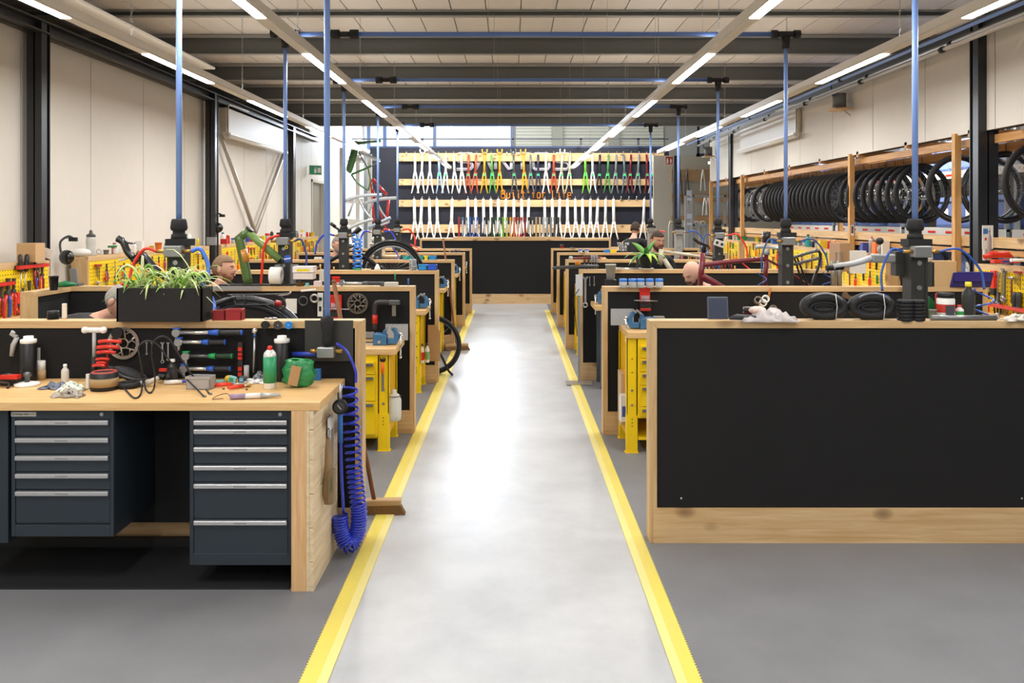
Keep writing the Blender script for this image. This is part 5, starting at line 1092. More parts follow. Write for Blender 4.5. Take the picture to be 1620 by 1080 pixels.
put('red_clamp', lambda t: MB().tube([(0, 0, 0), (.006, 0, .08), (.0, 0, .13)], [.012, .016, .008], 8).done('grip', t, RED), 1482, 500, 4.85, 'red upright grip behind the white tub', 'grip'); put('small_cup', g_cup(.05, .02, '#8b8b88'), 1476, 504, 4.68, 'small grey metal cup before the red grip', 'cup')
put('mini_bottle', g_bottle(.075, .022, '#eef0ee', '#d23b2e', '#3aa35a'), 1518, 504, 4.7, 'small white bottle with red cap and green label', 'bottle')
# navy crate and cardboard box farther back
t = thing('navy_crate', 'navy blue plastic tool case on the wall bench', 'case', W(1528, 453.5, 6.95)); MB().prism([(-.16, 0), (.17, 0), (.2, .12), (-.13, .12)], -.06, .06).done('body', t, C('#241f66', .45), bevel=.008); MB().box(-.13, .16, -.075, -.06, .05, .11).done('handle_frame', t, C('#2c2780', .4))
put('brown_carton', g_box(.2, .12, .21, '#cdaa7c'), 1488, 453, 6.96, 'brown carton standing by the navy tool case', 'carton'); put('dark_block', g_box(.1, .1, .2, '#3b3d3c'), 1464, 453, 6.95, 'dark ribbed tool block beside the brown carton', 'block')
put('white_tub', g_bottle(.16, .045, '#e8e6df', '#e8c92e', '#c9c4b8'), 1466, 411, 6.92, 'white tub with yellow lid on the brown carton shelf', 'tub', lift=.0)
# things behind the second divider, wheel-rack side
put('white_box', g_box(.17, .1, .24, '#e6e2d8'), 1355, 432, 9.08, 'square white panel box near the third divider end', 'box'); put('wood_end', g_box(.12, .3, .3, '#a98460'), 1329, 428, 9.2, 'brown wooden upright holding two spanners', 'board')
for k, (x, y) in enumerate(((1323, 398), (1330, 398))): tool(wrench, (.24,), W(x, y, 9.03), (0, 0, 0), 'long spanner hung on the brown wooden upright, %s of two' % ORD[k], 'spanner', 1.)
for k, (x, c) in enumerate(((1318, '#7d7a74'), (1328, '#8a8478'))): put('fork_tube', lambda t: MB().cyl((0, 0, 0), (0, 0, .22), .02, n=12).done('tube', t, C('#8a857b', .4, .5)), x, 455, 7.02, 'upright grey metal tube behind the second divider, %s of two' % ORD[k], 'tube', lift=.0)
put_top('spray_can', g_can(.2, .033, '#a9a4a0', '#d8281e'), 1379, 4.44, 1.33, 'grey spray can with red nozzle on the far bench shelf', 'spray can'); put_top('orange_box', g_box(.11, .1, .14, '#e8752a', '#f4f0ea'), 1389, 4.44, 1.33, 'orange and white carton beside the grey spray can', 'carton'); put_top('white_carton', g_box(.09, .1, .16, '#e9dfd2'), 1399, 4.44, 1.33, 'tall white carton beside the orange one', 'carton')
put_top('blue_bin', g_bin(.1, .1, .12, '#4a55a8'), 1369, 4.44, 1.33, 'violet blue open bin behind the grey spray can', 'bin'); put('stand_clamp', lambda t: (MB().tube([(-.22, 0, -.03), (-.1, 0, -.01), (.0, 0, .02)], [.018, .016, .02], 8, LGRY).cyl((-.26, 0, -.036), (-.16, 0, -.03), .016, n=8, m=BLK).done('arm', t), MB().bx((.07, 0, .02), (.14, .05, .05), C('#a4a5a3', .4, .5)).done('clamp_head', t, bevel=.008), MB().box(.13, .21, -.03, .04, -.08, .06).done('mount_block', t, C('#33342f', .5)), MB().sph((.05, 0, .12), .022, BLK, 8).cyl((.05, 0, .04), (.05, 0, .11), .008, m=STEEL).done('knob', t)), 1378, 414, 4.93, 'grey repair stand clamp with black knob and long lever', 'clamp')
for k, (x, y, Y, h, r, c, cap, nm) in enumerate(((1557, 412, 8.0, .3, .018, '#e8e6e2', '#dddddd', 'tall white'), (1565, 412, 7.8, .3, .02, '#9b8f90', '#8b8f90', 'tall mauve grey'))): put('cartridge', g_bottle(h, r, c, cap), x, y, Y, '%s cartridge standing before the dark column' % nm, 'cartridge')
put('red_shear', lambda t: MB().tube([(-.13, 0, .03), (-.06, 0, .05), (.08, 0, .05), (.12, 0, .03)], [.02, .03, .03, .012], 8).done('shell', t, C('#d8331f', .35)), 1580, 408, 7.5, 'red plastic tool shell on top of the near pegboard', 'tool', lift=-.02)
put('red_pliers_pack', lambda t: MB().bx((0, 0, .015), (.22, .06, .03), C('#d63a28', .4)).bx((0, -.031, .015), (.08, .003, .018), C('#2c3f9c', .4)).done('pack', t), 1590, 414, 7.3, 'red tool pack with blue label lying on the near pegboard top', 'pack', lift=-.01); put('white_tube_lying', g_tube(.16, .014, '#efeeea', '#efeeea'), 1615, 414, 7.2, 'white tube lying beside the red tool pack', 'tube')
tag(MB().box(-.05, .05, -.01, 0, -.11, .11).box(-.03, .03, -.012, -.01, -.03, -.005, RED).box(-.045, 0, -.012, -.01, .03, .08, C('#4a7bbf')).done('poster_card', None, WHT, W(1562, 375, 7.97)), 'white card with red and blue print on the dark column', 'card')
# planter side: along the near wall bench and pegboard tops
put('brown_carton', g_box(.17, .16, .17, '#c9a476'), 49, 414, 7.75, 'brown cardboard box on the first pegboard', 'carton'); put('paper_note', lambda t: MB().box(-.04, .04, 0, .001, 0, .09).done('sheet', t, WHT), 73, 408, 7.95, 'white paper note stuck up beside the brown cardboard box', 'paper', ry=.35)
def g_muffs(t):
    MB().tube(smooth_pts([(-.07, 0, .0), (-.08, 0, .12), (0, 0, .18), (.06, 0, .15)]), .012, 8, flat=.5).done('headband', t, C('#4a4d50', .5)); MB().sph((.0, -.03, -.03), (.075, .05, .075), C('#1b1c18', .25, coat=.4), 14).done('ear_cup', t); MB().bx((.06, -.02, .15), (.08, .03, .04), BLK).done('pad', t); MB().cyl((-.02, .05, .16), (-.02, 0, .16), .006).done('wall_peg', t, STEEL)
put('ear_defenders', g_muffs, 108, 402, 8.6, 'black ear defenders hanging on the white wall by the first column', 'ear defenders'); put('ear_defenders', g_muffs, 346, 357, 12.74, 'black ear defenders hanging at the second column', 'ear defenders')
put_top('drink_bottle', lambda t: (MB().lathe([(.033, 0), (.037, .01), (.037, .06), (.032, .075), (.037, .09), (.037, .13), (.03, .15)], C('#dcdcd8', .3, alpha=.7), 16).done('body', t), MB().lathe([(.034, .148), (.034, .165), (.014, .175), (.012, .195), (.008, .2)], C('#47484a', .4), 14).done('cap', t)), 144, -4.44, 1.36, 'clear bike bottle with grey cap on the middle pegboard', 'bottle', scale=1.35)
put_top('white_hood', lambda t: MB().sph((0, 0, .04), (.1, .07, .045), WHT, 12).done('shell', t), 128, -4.46, 1.36, 'white dome lamp shade beside the clear bike bottle', 'lamp shade'); put_top('wire_glasses', lambda t: [MB().torus((x, 0, .04), .025, .002, BLK, 16, 4).done('rim', t) for x in (-.03, .03)], 152, -4.42, 1.36, 'thin wire glasses on the middle pegboard', 'glasses')
for k, (nm, gen, x, y, Y, lbl, ct) in enumerate((('oil_bottle', g_bottle(.12, .035, '#ecebe6', '#8a3a20'), 181, 397, 9.6, 'white bottle with brown cap on the middle pegboard', 'bottle'), ('glue_bottle', g_bottle(.11, .02, '#f0efeb', '#2f55b5'), 213, 394, 10.2, 'white glue bottle with blue tip on the middle pegboard', 'bottle'),
    ('clear_box', g_box(.08, .06, .1, '#e4e4e0'), 221, 394, 10.4, 'pale clear box beside the blue-tipped glue bottle', 'box'), ('metal_block', g_box(.13, .08, .12, '#8b8f92'), 335, 385, 12.2, 'grey metal block box near the second column', 'box'), ('red_cube', g_box(.1, .08, .08, '#c22a24'), 355, 386, 12.9, 'small red box past the second column', 'box'),
    ('small_tin', g_cup(.05, .03, '#6a6c6e'), 168, 400, 9.2, 'small grey tin on the middle pegboard', 'tin'), ('hex_key', lambda t: MB().tube([(-.05, 0, .08), (.05, 0, .085)], [.012, .012], 8, GREEN).cyl((0, 0, .08), (0, 0, -.02), .006, m=C('#b33a2a')).done('t_grip', t), 178, 402, 9.3, 'green T-handle key standing on the middle pegboard', 'key'),
    ('desk_phone', lambda t: (MB().bx((0, 0, .07), (.06, .03, .15), C('#6e7174', .5), Matrix.Rotation(-.12, 4, 'Y')).done('handset', t, bevel=.01), MB().box(-.05, .06, -.04, .04, 0, .02).done('cradle', t, C('#55585a', .5))), 117, 452, 7.0, 'grey cordless handset standing on the wall bench', 'phone'), ('green_sander', lambda t: MB().tube([(-.08, 0, .02), (0, 0, .03), (.08, 0, .025)], [.018, .026, .01], 8).done('body', t, C('#1f7c4c', .4)), 104, 455, 6.8, 'green hand tool lying on the wall bench', 'tool'),
    ('black_tin', g_cup(.11, .035, '#202022'), 85, 459, 6.57, 'black tin on the near wall bench', 'tin'), ('yellow_block', g_box(.02, .02, .08, '#e8e0d0'), 102, 503, 4.68, 'small white-capped bottle neck on the frontmost pine edge', 'bottle'), ('water_can', g_jar(.05, .03, '#2b2d2e', '#1a1a1c'), 84, 506, 4.68, 'flat black tin on the frontmost pine edge', 'tin'))):
    put_top(nm, gen, x, -4.44, 1.36, lbl, ct) if 'pegboard' in lbl or 'column' in lbl else put(nm, gen, x, y, Y, lbl, ct)
rr = random.Random(9); cols = (('white', '#efede6'), ('red', '#c9291f'), ('green', '#2a8a4a'), ('blue', '#2c5db5'), ('dark', '#2a2a2c'), ('orange', '#e27a2a'), ('teal', '#2fa5a0'), ('yellow', '#e5c52d'))
def tops(X, y0, y1, zt, step, nm):
    y = y0; n = {}
    while y < y1:
        cn, c = rr.choice(cols); kind = rr.choice(('bottle', 'spray can', 'box', 'jar', 'tin')); cap = rr.choice(cols)
        h = rr.uniform(.07, .16); r = h*.24
        gen = {'bottle': g_bottle(h*1.2, r, c, cap[1]), 'spray can': g_can(h*1.3, r, c, cap[1], None), 'box': g_box(h, h*.7, h*.7, c), 'jar': g_jar(h*.8, r*1.2, '#e8ebec', c), 'tin': g_cup(h*.6, r*1.2, c)}[kind]
        key = (cn, kind); n[key] = n.get(key, 0)+1
        t = thing(kind.replace(' ', '_'), '%s %s, %s such on top of %s' % (cn, kind, ORD[n[key]-1], nm), kind, (X+rr.uniform(-.04, .04), y, zt)); gen(t); y += step*rr.uniform(.7, 1.3)
tops(-4.45, 10.6, 12.2, 1.36, .2, 'the middle planter side pegboard'); tops(-4.45, 13.2, 16.6, 1.36, .22, 'the pegboard by the wall braces'); tops(-4.45, 17.1, 19.1, 1.36, .15, 'the pegboard near the doorway'); tops(4.45, 11.5, 15.9, 1.33, .22, 'the pegboard under the wheels'); tops(4.45, 16.5, 18.5, 1.33, .25, 'the short far pegboard')
# small things along the pine edges, planter side
for nm, gen, x, y, Y, lbl, ct in (
    ('red_box', g_bin(.07, .07, .06, '#8a1d20'), 349, 507, 4.66, 'dark red small bin beside the black planter', 'bin'), ('red_box', g_bin(.09, .07, .065, '#9c2428'), 372, 507, 4.66, 'slightly wider dark red bin next to the first one', 'bin'),
    ('bolt_pile', lambda t: [MB().cyl((x, y, .008), (x+.02, y+.004, .008), .005, n=6).done('bolt', t, STEEL) for x, y in ((-.03, 0), (-.01, .01), (.0, -.01), (.02, 0), (.01, .02))], 427, 506, 4.66, 'handful of steel bolts on the frontmost pine edge', 'bolts'),
    ('paper_roll', lambda t: MB().lathe([(.072, -.045), (.072, .045), (.02, .045), (.02, -.045), (.072, -.045)], WHT, 24, M=Matrix.Rotation(PI/2, 4, 'Y') @ Matrix.Translation((0, 0, 0)), caps=False).done('roll', t), 437, 436, 7.0, 'large white paper roll beside the second planter side post', 'roll'),
    ('white_box', g_box(.17, .12, .05, '#e6e0da', '#e8d020'), 482, 430.5, 7.0, 'white carton with yellow strip, upper of the two', 'carton'), ('white_box', g_box(.16, .12, .05, '#ded3cc'), 482, 441, 7.0, 'plain white carton, lower of the two', 'carton'),
    ('brown_tin', g_jar(.055, .032, '#7a5a30', '#2a2a2c', '#5a4020'), 475, 453, 6.98, 'small brown tin on the second pine edge', 'tin'), ('teal_box', g_box(.025, .025, .03, '#7cc5c8'), 486, 453, 6.98, 'tiny teal box on the second pine edge', 'box'), ('pink_box', g_box(.06, .05, .045, '#dcc8c4'), 503, 453, 6.98, 'pale pink carton on the second pine edge', 'carton'),
    ('tall_card', g_box(.035, .03, .1, '#cfcdbf'), 509, 445, 7.1, 'narrow pale card holder behind the pink carton', 'card holder'), ('torque_wrench', g_torque(.36, '#55585a', '#3f4245'), 573, 448, 6.98, 'grey torque wrench lying on the second pine edge', 'torque wrench'), ('beige_block', g_box(.11, .06, .035, '#c9c2b4'), 619, 453, 6.98, 'beige wooden block at the aisle end of the second pine edge', 'block'),
    ('black_ring', g_roll(.026, .03, '#2a2a2c'), 606, 453, 6.98, 'black round cap lying beside the beige block', 'cap'), ('green_pin', lambda t: MB().cyl((0, 0, .03), (0, 0, .09), .006).done('pin', t, GREEN), 625, 449, 6.98, 'green pin standing in the beige block', 'pin'), ('blue_pin', lambda t: MB().cyl((0, 0, 0), (0, 0, .06), .007).done('pin', t, BLUE), 646, 452, 7.05, 'blue pin at the end of the second pine edge', 'pin'),
    ('spring_stack', lambda t: [MB().torus((0, 0, .01+.014*k), .033, .008, C('#a8abac', .3, .7), 18, 6, 'z').done('ring', t) for k in range(8)], 653, 427, 9.15, 'stack of grey metal rings on the third pine edge', 'rings'), ('parts_box', g_bin(.09, .08, .06, '#2b8fd0'), 669, 427, 9.15, 'light blue parts bin on the third pine edge', 'bin'), ('parts_box', g_bin(.1, .08, .06, '#2458c8'), 684, 427, 9.15, 'royal blue parts bin on the third pine edge', 'bin'),
    ('parts_box', g_bin(.1, .08, .06, '#1f9a98'), 643, 411.5, 11.5, 'teal parts bin, outermost on the fourth pine edge', 'bin'), ('parts_box', g_bin(.1, .08, .06, '#2aa0b0'), 654, 411.5, 11.5, 'blue teal parts bin on the fourth pine edge', 'bin'), ('parts_box', g_bin(.09, .08, .06, '#249c96'), 665, 411.5, 11.5, 'teal parts bin beside the small yellow one', 'bin'), ('parts_box', g_bin(.05, .08, .06, '#e6d428'), 674.5, 411.5, 11.5, 'small yellow parts bin on the fourth pine edge', 'bin'), ('parts_box', g_bin(.1, .08, .06, '#2b8fd0'), 684.5, 411.5, 11.5, 'light blue parts bin at the aisle end of the fourth pine edge', 'bin'),
    ('green_tube', lambda t: MB().cyl((-.09, 0, .012), (.0, 0, .012), .012, m=GREEN).cyl((0, 0, .012), (.1, 0, .012), .01, m=C('#d9c9a0')).done('tube', t), 572, 428, 9.15, 'green and beige tube lying on the third pine edge', 'tube'), ('white_putty', lambda t: MB().lathe([(.035, 0), (.03, .03), (.008, .07)], WHT, 12).done('cone', t), 597, 428, 9.15, 'white cone on the third pine edge', 'cone'), ('white_case', g_box(.09, .06, .03, '#d8d4cc'), 503, 410, 11.5, 'pale box before the man with glasses', 'box'), ('white_bucket', g_cup(.18, .12, '#e9e7e2'), 598, 404, 12.3, 'white bucket behind the black bicycle', 'bucket'),
    ('cream_helmet', lambda t: MB().sph((0, 0, .05), (.1, .06, .05), C('#cfd6c0', .5), 10).done('bundle', t), 598, 384, 12.3, 'lime and white helmet lying on the bucket', 'helmet'), ('small_parts', lambda t: [MB().sph((x, 0, .015), .018, DSTEEL, 7).done('part_knob', t) for x in (-.06, 0, .06)], 720, 398, 13.9, 'row of small dark fittings on the fifth pine edge', 'fittings')):
    put(nm, gen, x, y, Y, lbl, ct)
tag(MB().box(-.52, .0, -.0, .006, -.018, .018).done('steel_rule', None, ALU, W(412, 456, 6.93)), 'long steel rule fixed along the second pine edge', 'ruler')
t = tag(MB().box(-.6, 0, 0, .05, 0, .012).done('black_tray', None, BLK, W(462, 452, 6.97)), 'thin black tray lying along the second pine edge', 'tray')
# hanging on the second divider, planter side
put('brake_rotor', rotor(.085, C('#8e887d', .3, .8), 8), 565.5, 480, 6.93, 'many-armed brake rotor hanging on the second divider', 'brake disc')
put('level_tool', lambda t: (MB().box(-.022, .022, -.01, 0, -.19, 0).done('body', t, C('#cfd2cf', .5)), MB().cyl((0, -.012, -.05), (0, -.01, -.05), .016, n=14).done('bubble_window', t, C('#1f3b25', .3)), MB().box(-.01, .01, -.012, -.01, -.15, -.11).done('dark_window', t, BLK)), 507, 463, 6.93, 'pale upright level with dark green window', 'level')
put('red_bit_set', g_redtool, 532, 466, 6.945, 'red bit set hanging on the second divider behind the broom stick', 'bit set', scale=1.1); put('red_bit_set', g_redtool, 532, 437, 9.095, 'red bit set hanging on the third divider', 'bit set')
put('white_notebook', lambda t: MB().box(-.045, .045, -.01, 0, -.06, .06).done('cover', t, C('#d9d7d0', .5)), 461, 484, 6.9, 'white square box hung on the second divider', 'box'); put('blue_carton', g_box(.07, .05, .22, '#2a4d7c'), 461, 539.5, 6.8, 'dark blue carton under the white square box', 'carton')
put('steel_bracket', lambda t: (MB().cyl((-.06, 0, 0), (.06, 0, .01), .009, m=WHT).done('rod', t), MB().torus((-.04, -.01, -.08), .035, .005, DSTEEL, 18, 5).torus((.05, -.01, -.06), .03, .009, STEEL, 18, 5).done('ring', t)), 488, 460, 6.9, 'white rod holding two hanging metal rings', 'rings')
def g_pipe(t):
    MB().tube(smooth_pts([(0, 0, -.2), (0, 0, -.02), (.02, 0, .015), (.06, 0, .02), (.12, 0, .02)]), .022, 10).done('body', t, C('#2f2a2b', .5)); MB().cyl((0, 0, -.15), (0, 0, -.08), .023, m=RED).done('red_sleeve', t); MB().bx((.16, 0, .02), (.09, .05, .04), DSTEEL).done('head', t, bevel=.006); MB().box(.14, .17, -.01, .01, -.09, 0, C('#8d8678', .4, .6)).done('hook', t)
put('chain_tool', g_pipe, 593, 482, 6.9, 'dark bent tool with red sleeve and dangling steel hook', 'tool')
put('grey_bracket', lambda t: MB().box(-.09, .09, -.02, 0, -.1, .03).done('box', t, C('#b4b6b8', .4, .4)).__setattr__('name', 'panel'), 628, 518, 6.91, 'grey steel box behind the first blue vise', 'box'); put('grey_bracket', lambda t: MB().box(-.09, .09, -.02, 0, -.1, .03).done('panel', t, C('#b4b6b8', .4, .4)), 984, 494, 6.8, 'grey steel box behind the vise of the wheel rack side', 'box')
put('orange_wrench', lambda t: (MB().prism([(-.02, 0), (-.008, -.02), (0, -.016), (.008, -.02), (.02, 0), (.022, -.03), (.008, -.045), (-.008, -.045), (-.022, -.03)], -.004, .004).done('jaw', t, C('#1d1d20', .4)), MB().tube([(0, -.004, -.04), (0, -.004, -.09), (0, -.004, -.13)], [.008, .014, .009], 8).done('grip', t, ORANGE), MB().box(-.009, .009, -.004, .004, -.26, -.13).done('blade', t, STEEL)), 605.5, 564, 6.38, 'wrench with orange grip hanging on the yellow bench leg', 'wrench')
put('white_canister', lambda t: (MB().lathe([(.04, 0), (.055, .01), (.058, .05), (.058, .16), (.04, .2), (.018, .21), (.018, .235)], C('#dedcd2', .4, alpha=.9), 16).done('body', t), MB().torus((0, 0, .19), .055, .003, BLK, 20, 4, 'z').done('strap', t)), 623, 665, 6.5, 'white plastic canister strapped to the first yellow bench', 'canister')
for k, (x, y, Y, c, nm) in enumerate(((668, 574, 8.8, '#d8281e', 'red and white'), (676, 573, 8.8, '#7aa86a', 'pale green'))): put('glue_cartridge', g_bottle(.2, .022, '#e6e6e2', '#3a3a3a', c), x, y, Y, '%s cartridge standing in the second yellow bench' % nm, 'cartridge', lift=-.0)
put('brown_board', lambda t: MB().prism([(-.04, 0), (.09, 0), (.09, .3), (.05, .38), (-.04, .38)], -.006, .006).done('sheet', t, C('#b08a5c', .7)), 683, 571, 8.98, 'brown board leaning against the third divider', 'board')
put('side_carton', lambda t: MB().box(-.02, .04, -.1, .1, 0, .4).done('sheet', t, C('#c9ac86', .7)), 984, 668, 6.7, 'beige cardboard sheet standing in the first wheel rack side bench', 'cardboard'); put('white_pack', g_box(.05, .1, .2, '#e2e4e6', '#3a57a8'), 986, 665, 6.55, 'white pack with blue print standing in the same bench', 'pack')

t = thing('pine_cabinet', 'pine side cabinet under the white bucket behind the fourth divider', 'cabinet', (-1.9, 12.3, 0)); MB().box(-.16, .25, -.2, .2, 0, 1.2).done('body', t, PINEZ); MB().box(-.18, .27, -.22, .22, 1.2, 1.222).done('top', t, PINE)
# ---------------------------------------------------------------- bicycles and frames
def tubes(name, label, cat, segs, Y, group=None, parent=None):
    """segs: (part, color, radius, [(x, y[, dY]) ...]) given at photo positions on depth Y"""
    o = W(segs[0][3][0][0], segs[0][3][0][1], Y); t = parent or thing(name, label, cat, o, group=group); o = Vector(t.location)
    for part, m, r, pts in segs:
        P_ = [W(p[0], p[1], Y+(p[2] if len(p) > 2 else 0))-o for p in pts]
        MB().tube(smooth_pts(P_, 4) if len(P_) > 2 else P_, r, 10).done(part, t, m if not isinstance(m, str) else C(m, .3, coat=.3))
    return t
GF = '#4c6a34'
tubes('bike_frameset', 'dark green bicycle frame clamped in the second planter side bay', 'bicycle frame', [('head_tube', GF, .034, [(374, 381), (395, 363)]), ('seat_tube', GF, .038, [(378, 374), (384, 405), (393, 448)]), ('down_tube', '#6f8f4e', .032, [(391, 366), (443, 411)]), ('clamp', '#2a2b2c', .03, [(442, 410), (455, 412, .05)]), ('decal', '#c98a35', .0391, [(383.5, 395), (387.5, 415)]), ('end_ring', '#1c1c1c', .037, [(394, 364), (397, 361)])], 7.1)
RF = '#7d2a33'
t = tubes('bike_frameset', 'dark red bicycle frame held by the second wheel rack side post', 'bicycle frame', [('top_tube', RF, .021, [(1109, 419.5), (1160, 413.5), (1214, 409)]), ('head_tube', RF, .025, [(1112, 400), (1107, 457)]), ('seat_tube', RF, .02, [(1212, 403), (1210, 458)]), ('down_tube', RF, .028, [(1110, 436), (1128, 446), (1146, 457)]), ('seat_stay', RF, .011, [(1215, 411), (1240, 425), (1270, 445), (1296, 462)]),
    ('stem', '#161617', .02, [(1113, 401), (1114, 384)]), ('handlebar', '#161617', .014, [(1098, 378, -.2), (1106, 384, -.1), (1118, 388), (1122, 392, .2)]), ('seat_clamp', '#b5b6b8', .03, [(1212, 403), (1212, 394)]), ('seat_bracket', '#bdbfc0', .016, [(1195, 391), (1212, 390), (1228, 392, -.1), (1240, 393, -.3)]), ('saddle_block', '#1b1c1d', .035, [(1212, 384), (1213, 366)])], 7.5)
CF = '#c9bfa8'
tubes('bike_frameset', 'champagne bicycle frame behind the potted plant', 'bicycle frame', [('head_tube', CF, .03, [(1047, 394), (1044, 418)]), ('top_tube', CF, .018, [(1050, 397.5), (1136, 410)]), ('down_tube', CF, .028, [(1050, 410), (1071, 440)])], 9.6)
tubes('bike_frameset', 'grey pair of bare seat stays clamped by the second wheel rack side post', 'bicycle frame', [('stay', '#5c5d60', .013, [(1240, 412), (1262, 405), (1282, 399), (1296, 396)]), ('stay', '#5c5d60', .013, [(1256, 418), (1275, 413), (1296, 408)]), ('chain_stay', '#18181a', .008, [(1256, 405), (1262, 425), (1273, 458)]), ('chain_stay', '#18181a', .008, [(1260, 405), (1268, 425), (1280, 458)]), ('dropout', '#1a1a1c', .012, [(1289, 395), (1297, 400), (1296, 418), (1288, 440), (1284, 456)])], 7.3)
# city bike above the third planter-side divider
p = W(619, 431, 9.95)
t = tubes('bicycle', 'black city bicycle held by the third planter side post', 'bicycle', [('frame_tube', '#18181a', .022, [(560, 385), (567, 397), (590, 416), (604, 424)]), ('frame_tube', '#18181a', .022, [(500, 428), (520, 414), (545, 400)]), ('clamp', '#18181a', .03, [(560, 387), (546, 392, -.3)]), ('seat_post', '#b9bbbd', .015, [(560, 385), (556, 368)]), ('saddle', '#141415', .03, [(548, 372), (560, 369), (571, 360)]), ('chain_stay', '#2a2b2d', .012, [(586, 410), (600, 422), (606, 425)]), ('handlebar', '#161617', .014, [(524, 354), (533, 361), (543, 368), (536, 372)]), ('grip', '#0f0f10', .02, [(523, 353), (531, 359)])], 9.95)
def into(par, b, name, m, loc): o = b.done(name, par, m); o.location = Vector(loc)-Vector(par.location); return o
into(t, MB().torus((0, 0, 0), .335, .02, RUB, 44, 8), 'tyre', None, p); into(t, MB().torus((0, 0, 0), .305, .011, C('#a7a8a8', .3, .6), 44, 6), 'rim', None, p)
into(t, MB().tube([(.365*math.cos(a), 0, .365*math.sin(a)) for a in [.25+.13*k for k in range(20)]], .018, 8), 'mudguard', C('#1b1b1d', .3), p)
s_ = MB()
for k in range(24): a = 2*PI*k/24; s_.cyl((.02*math.cos(a+1), (-1)**k*.02, .02*math.sin(a+1)), (.3*math.cos(a), 0, .3*math.sin(a)), .0015, n=3)
into(t, s_, 'spokes', STEEL, p)['kind'] = 'stuff'
p = W(648, 440, 13.0)
t = thing('bicycle_wheel_set', 'black wheel and mudguard standing beyond the city bicycle', 'wheel', p); MB().torus((0, 0, 0), .33, .022, RUB, 36, 8).done('tyre', t); MB().torus((0, 0, 0), .3, .01, C('#9a9b9c', .3, .6), 36, 5).done('rim', t); t.name = 'wheel'
# carrier and mudguards seen over the frontmost divider
Y = 5.6
t = tubes('bicycle', 'black bicycle with luggage carrier, mudguard and padded bar ends behind the planter', 'bicycle', [('carrier_rail', '#3a3b3d', .006, [(360, 466.5), (400, 466), (436, 465.5), (458, 464)]), ('carrier_rail', '#3a3b3d', .006, [(366, 467), (372, 478), (378, 482), (432, 481.5)]), ('carrier_loop', '#3a3b3d', .007, [(436, 466), (444, 469), (450, 476), (451, 484), (447, 490)]), ('carrier_stay', '#3a3b3d', .006, [(386, 466), (388, 482)]), ('reflector_arm', '#c9b8b0', .006, [(440, 467), (456, 465), (460, 461)]), ('tail_lamp', '#a3201d', .02, [(436, 479), (446, 481)])], Y)
for R_, r_, m, nm, zc in ((.33, .02, C('#505155', .25), 'mudguard', 531), (.29, .024, RUB, 'tyre', 533)):
    c = W(386, zc+20, Y+.02); into(t, MB().tube([(R_*1.25*math.cos(a), 0, R_*math.sin(a)) for a in [.2+.14*k for k in range(20)]], r_, 10), nm, m, c)
tubes('', '', '', [('frame_tube', '#17181a', .016, [(337, 484), (352, 478), (372, 470)]), ('bag_corner', '#4a558f', .012, [(338, 480), (346, 488)]), ('frame_tube', '#17181a', .018, [(222, 414), (262, 440), (300, 462), (337, 484)]), ('clamp', '#17181a', .03, [(285, 452), (283, 452, -.6)]),
    ('grip', '#151517', .024, [(186, 377), (195, 383), (202, 398), (212, 408)]), ('grip', '#151517', .027, [(218, 402), (228, 405), (240, 419), (250, 431)]), ('stem', '#2b2c2e', .013, [(205, 400), (214, 412), (224, 408)]), ('brake_lever', '#c5c7c9', .006, [(188, 412), (200, 409), (212, 402)]), ('brake_lever', '#3a3a3c', .006, [(202, 384), (210, 385)]), ('brake_block', '#1b1b1c', .018, [(206, 405), (216, 416)]), ('red_arm', '#b3342d', .009, [(188, 422), (210, 420)]), ('brake_cable', '#222224', .004, [(188, 445), (186, 430), (196, 423), (214, 420)])], Y, parent=t)
# bike front wheel poking into the aisle
c = W(687, 551, 9.85)
t = thing('wheel', 'black bicycle wheel jutting into the aisle past the third planter side divider', 'wheel', (c.x, 9.85, .335), (0, 0, -.12)); t.location = (c.x+.0, 9.6, .335)
MB().torus((0, 0, 0), .31, .024, RUB, 44, 8, flat=1.1).done('tyre', t); MB().torus((0, 0, 0), .28, .008, C('#8d8e90', .3, .6), 44, 5).done('rim', t); MB().cyl((0, -.05, 0), (0, .05, 0), .018, n=10).done('hub', t, DSTEEL)
s_ = MB()
for k in range(24): a = 2*PI*k/24; s_.cyl((.02*math.cos(a+1), (-1)**k*.03, .02*math.sin(a+1)), (.28*math.cos(a), 0, .28*math.sin(a)), .0012, n=3)
s_.done('spokes', t, STEEL, kind='stuff'); MB().tube(smooth_pts([(-.1, -.05, .12), (.03, -.06, .02), (.12, -.06, -.12), (.19, -.05, -.27), (.24, -.03, -.33)]), .014, 8).done('stand', t, BLK)
MB().cyl((-.2, .0, .11), (.03, .0, .1), .01, n=8).done('axle_rod', t, STEEL)
# wall rack with coloured frames, near the door
t = thing('frame_rack', 'white steel rack with comb shelves carrying bicycle frames by the doorway', 'rack', (0, 0, 0)); WR = C('#e9e7e1', .45)
for x, Y in ((541, 19.2), (566, 21.2), (585, 21.2)): q = W(x, 0, Y); MB().box(q.x-.05, q.x+.05, Y-.03, Y+.03, 0, 3.35).done('upright', t, WR)
for y, d in ((244, .0), (309, .0), (343, .0)):
    a, b = W(538, y, 19.0), W(586, y+6, 21.0); z = (a.z+b.z)/2
    g = MB().prism([(a.x, z), (b.x, z-.03), (b.x, z-.16), (a.x, z-.13)], 20.0, 20.03)
    for k in range(12): x = a.x+(b.x-a.x)*k/12; g.box(x, x+.02, 19.7, 20.0, z-.14, z-.12)
    g.done('comb_shelf', t, WR)
g = MB()
for k in range(8): g.tube([W(556+k*5, 237+k*2.2, 19.5)+Vector((0, 0, 0)), W(573+k*4, 242+k*1.5, 19.2)], .025, 6)
g.done('stored_rods', t, C('#d7dce2', .4))
GR = '#4a7a45'
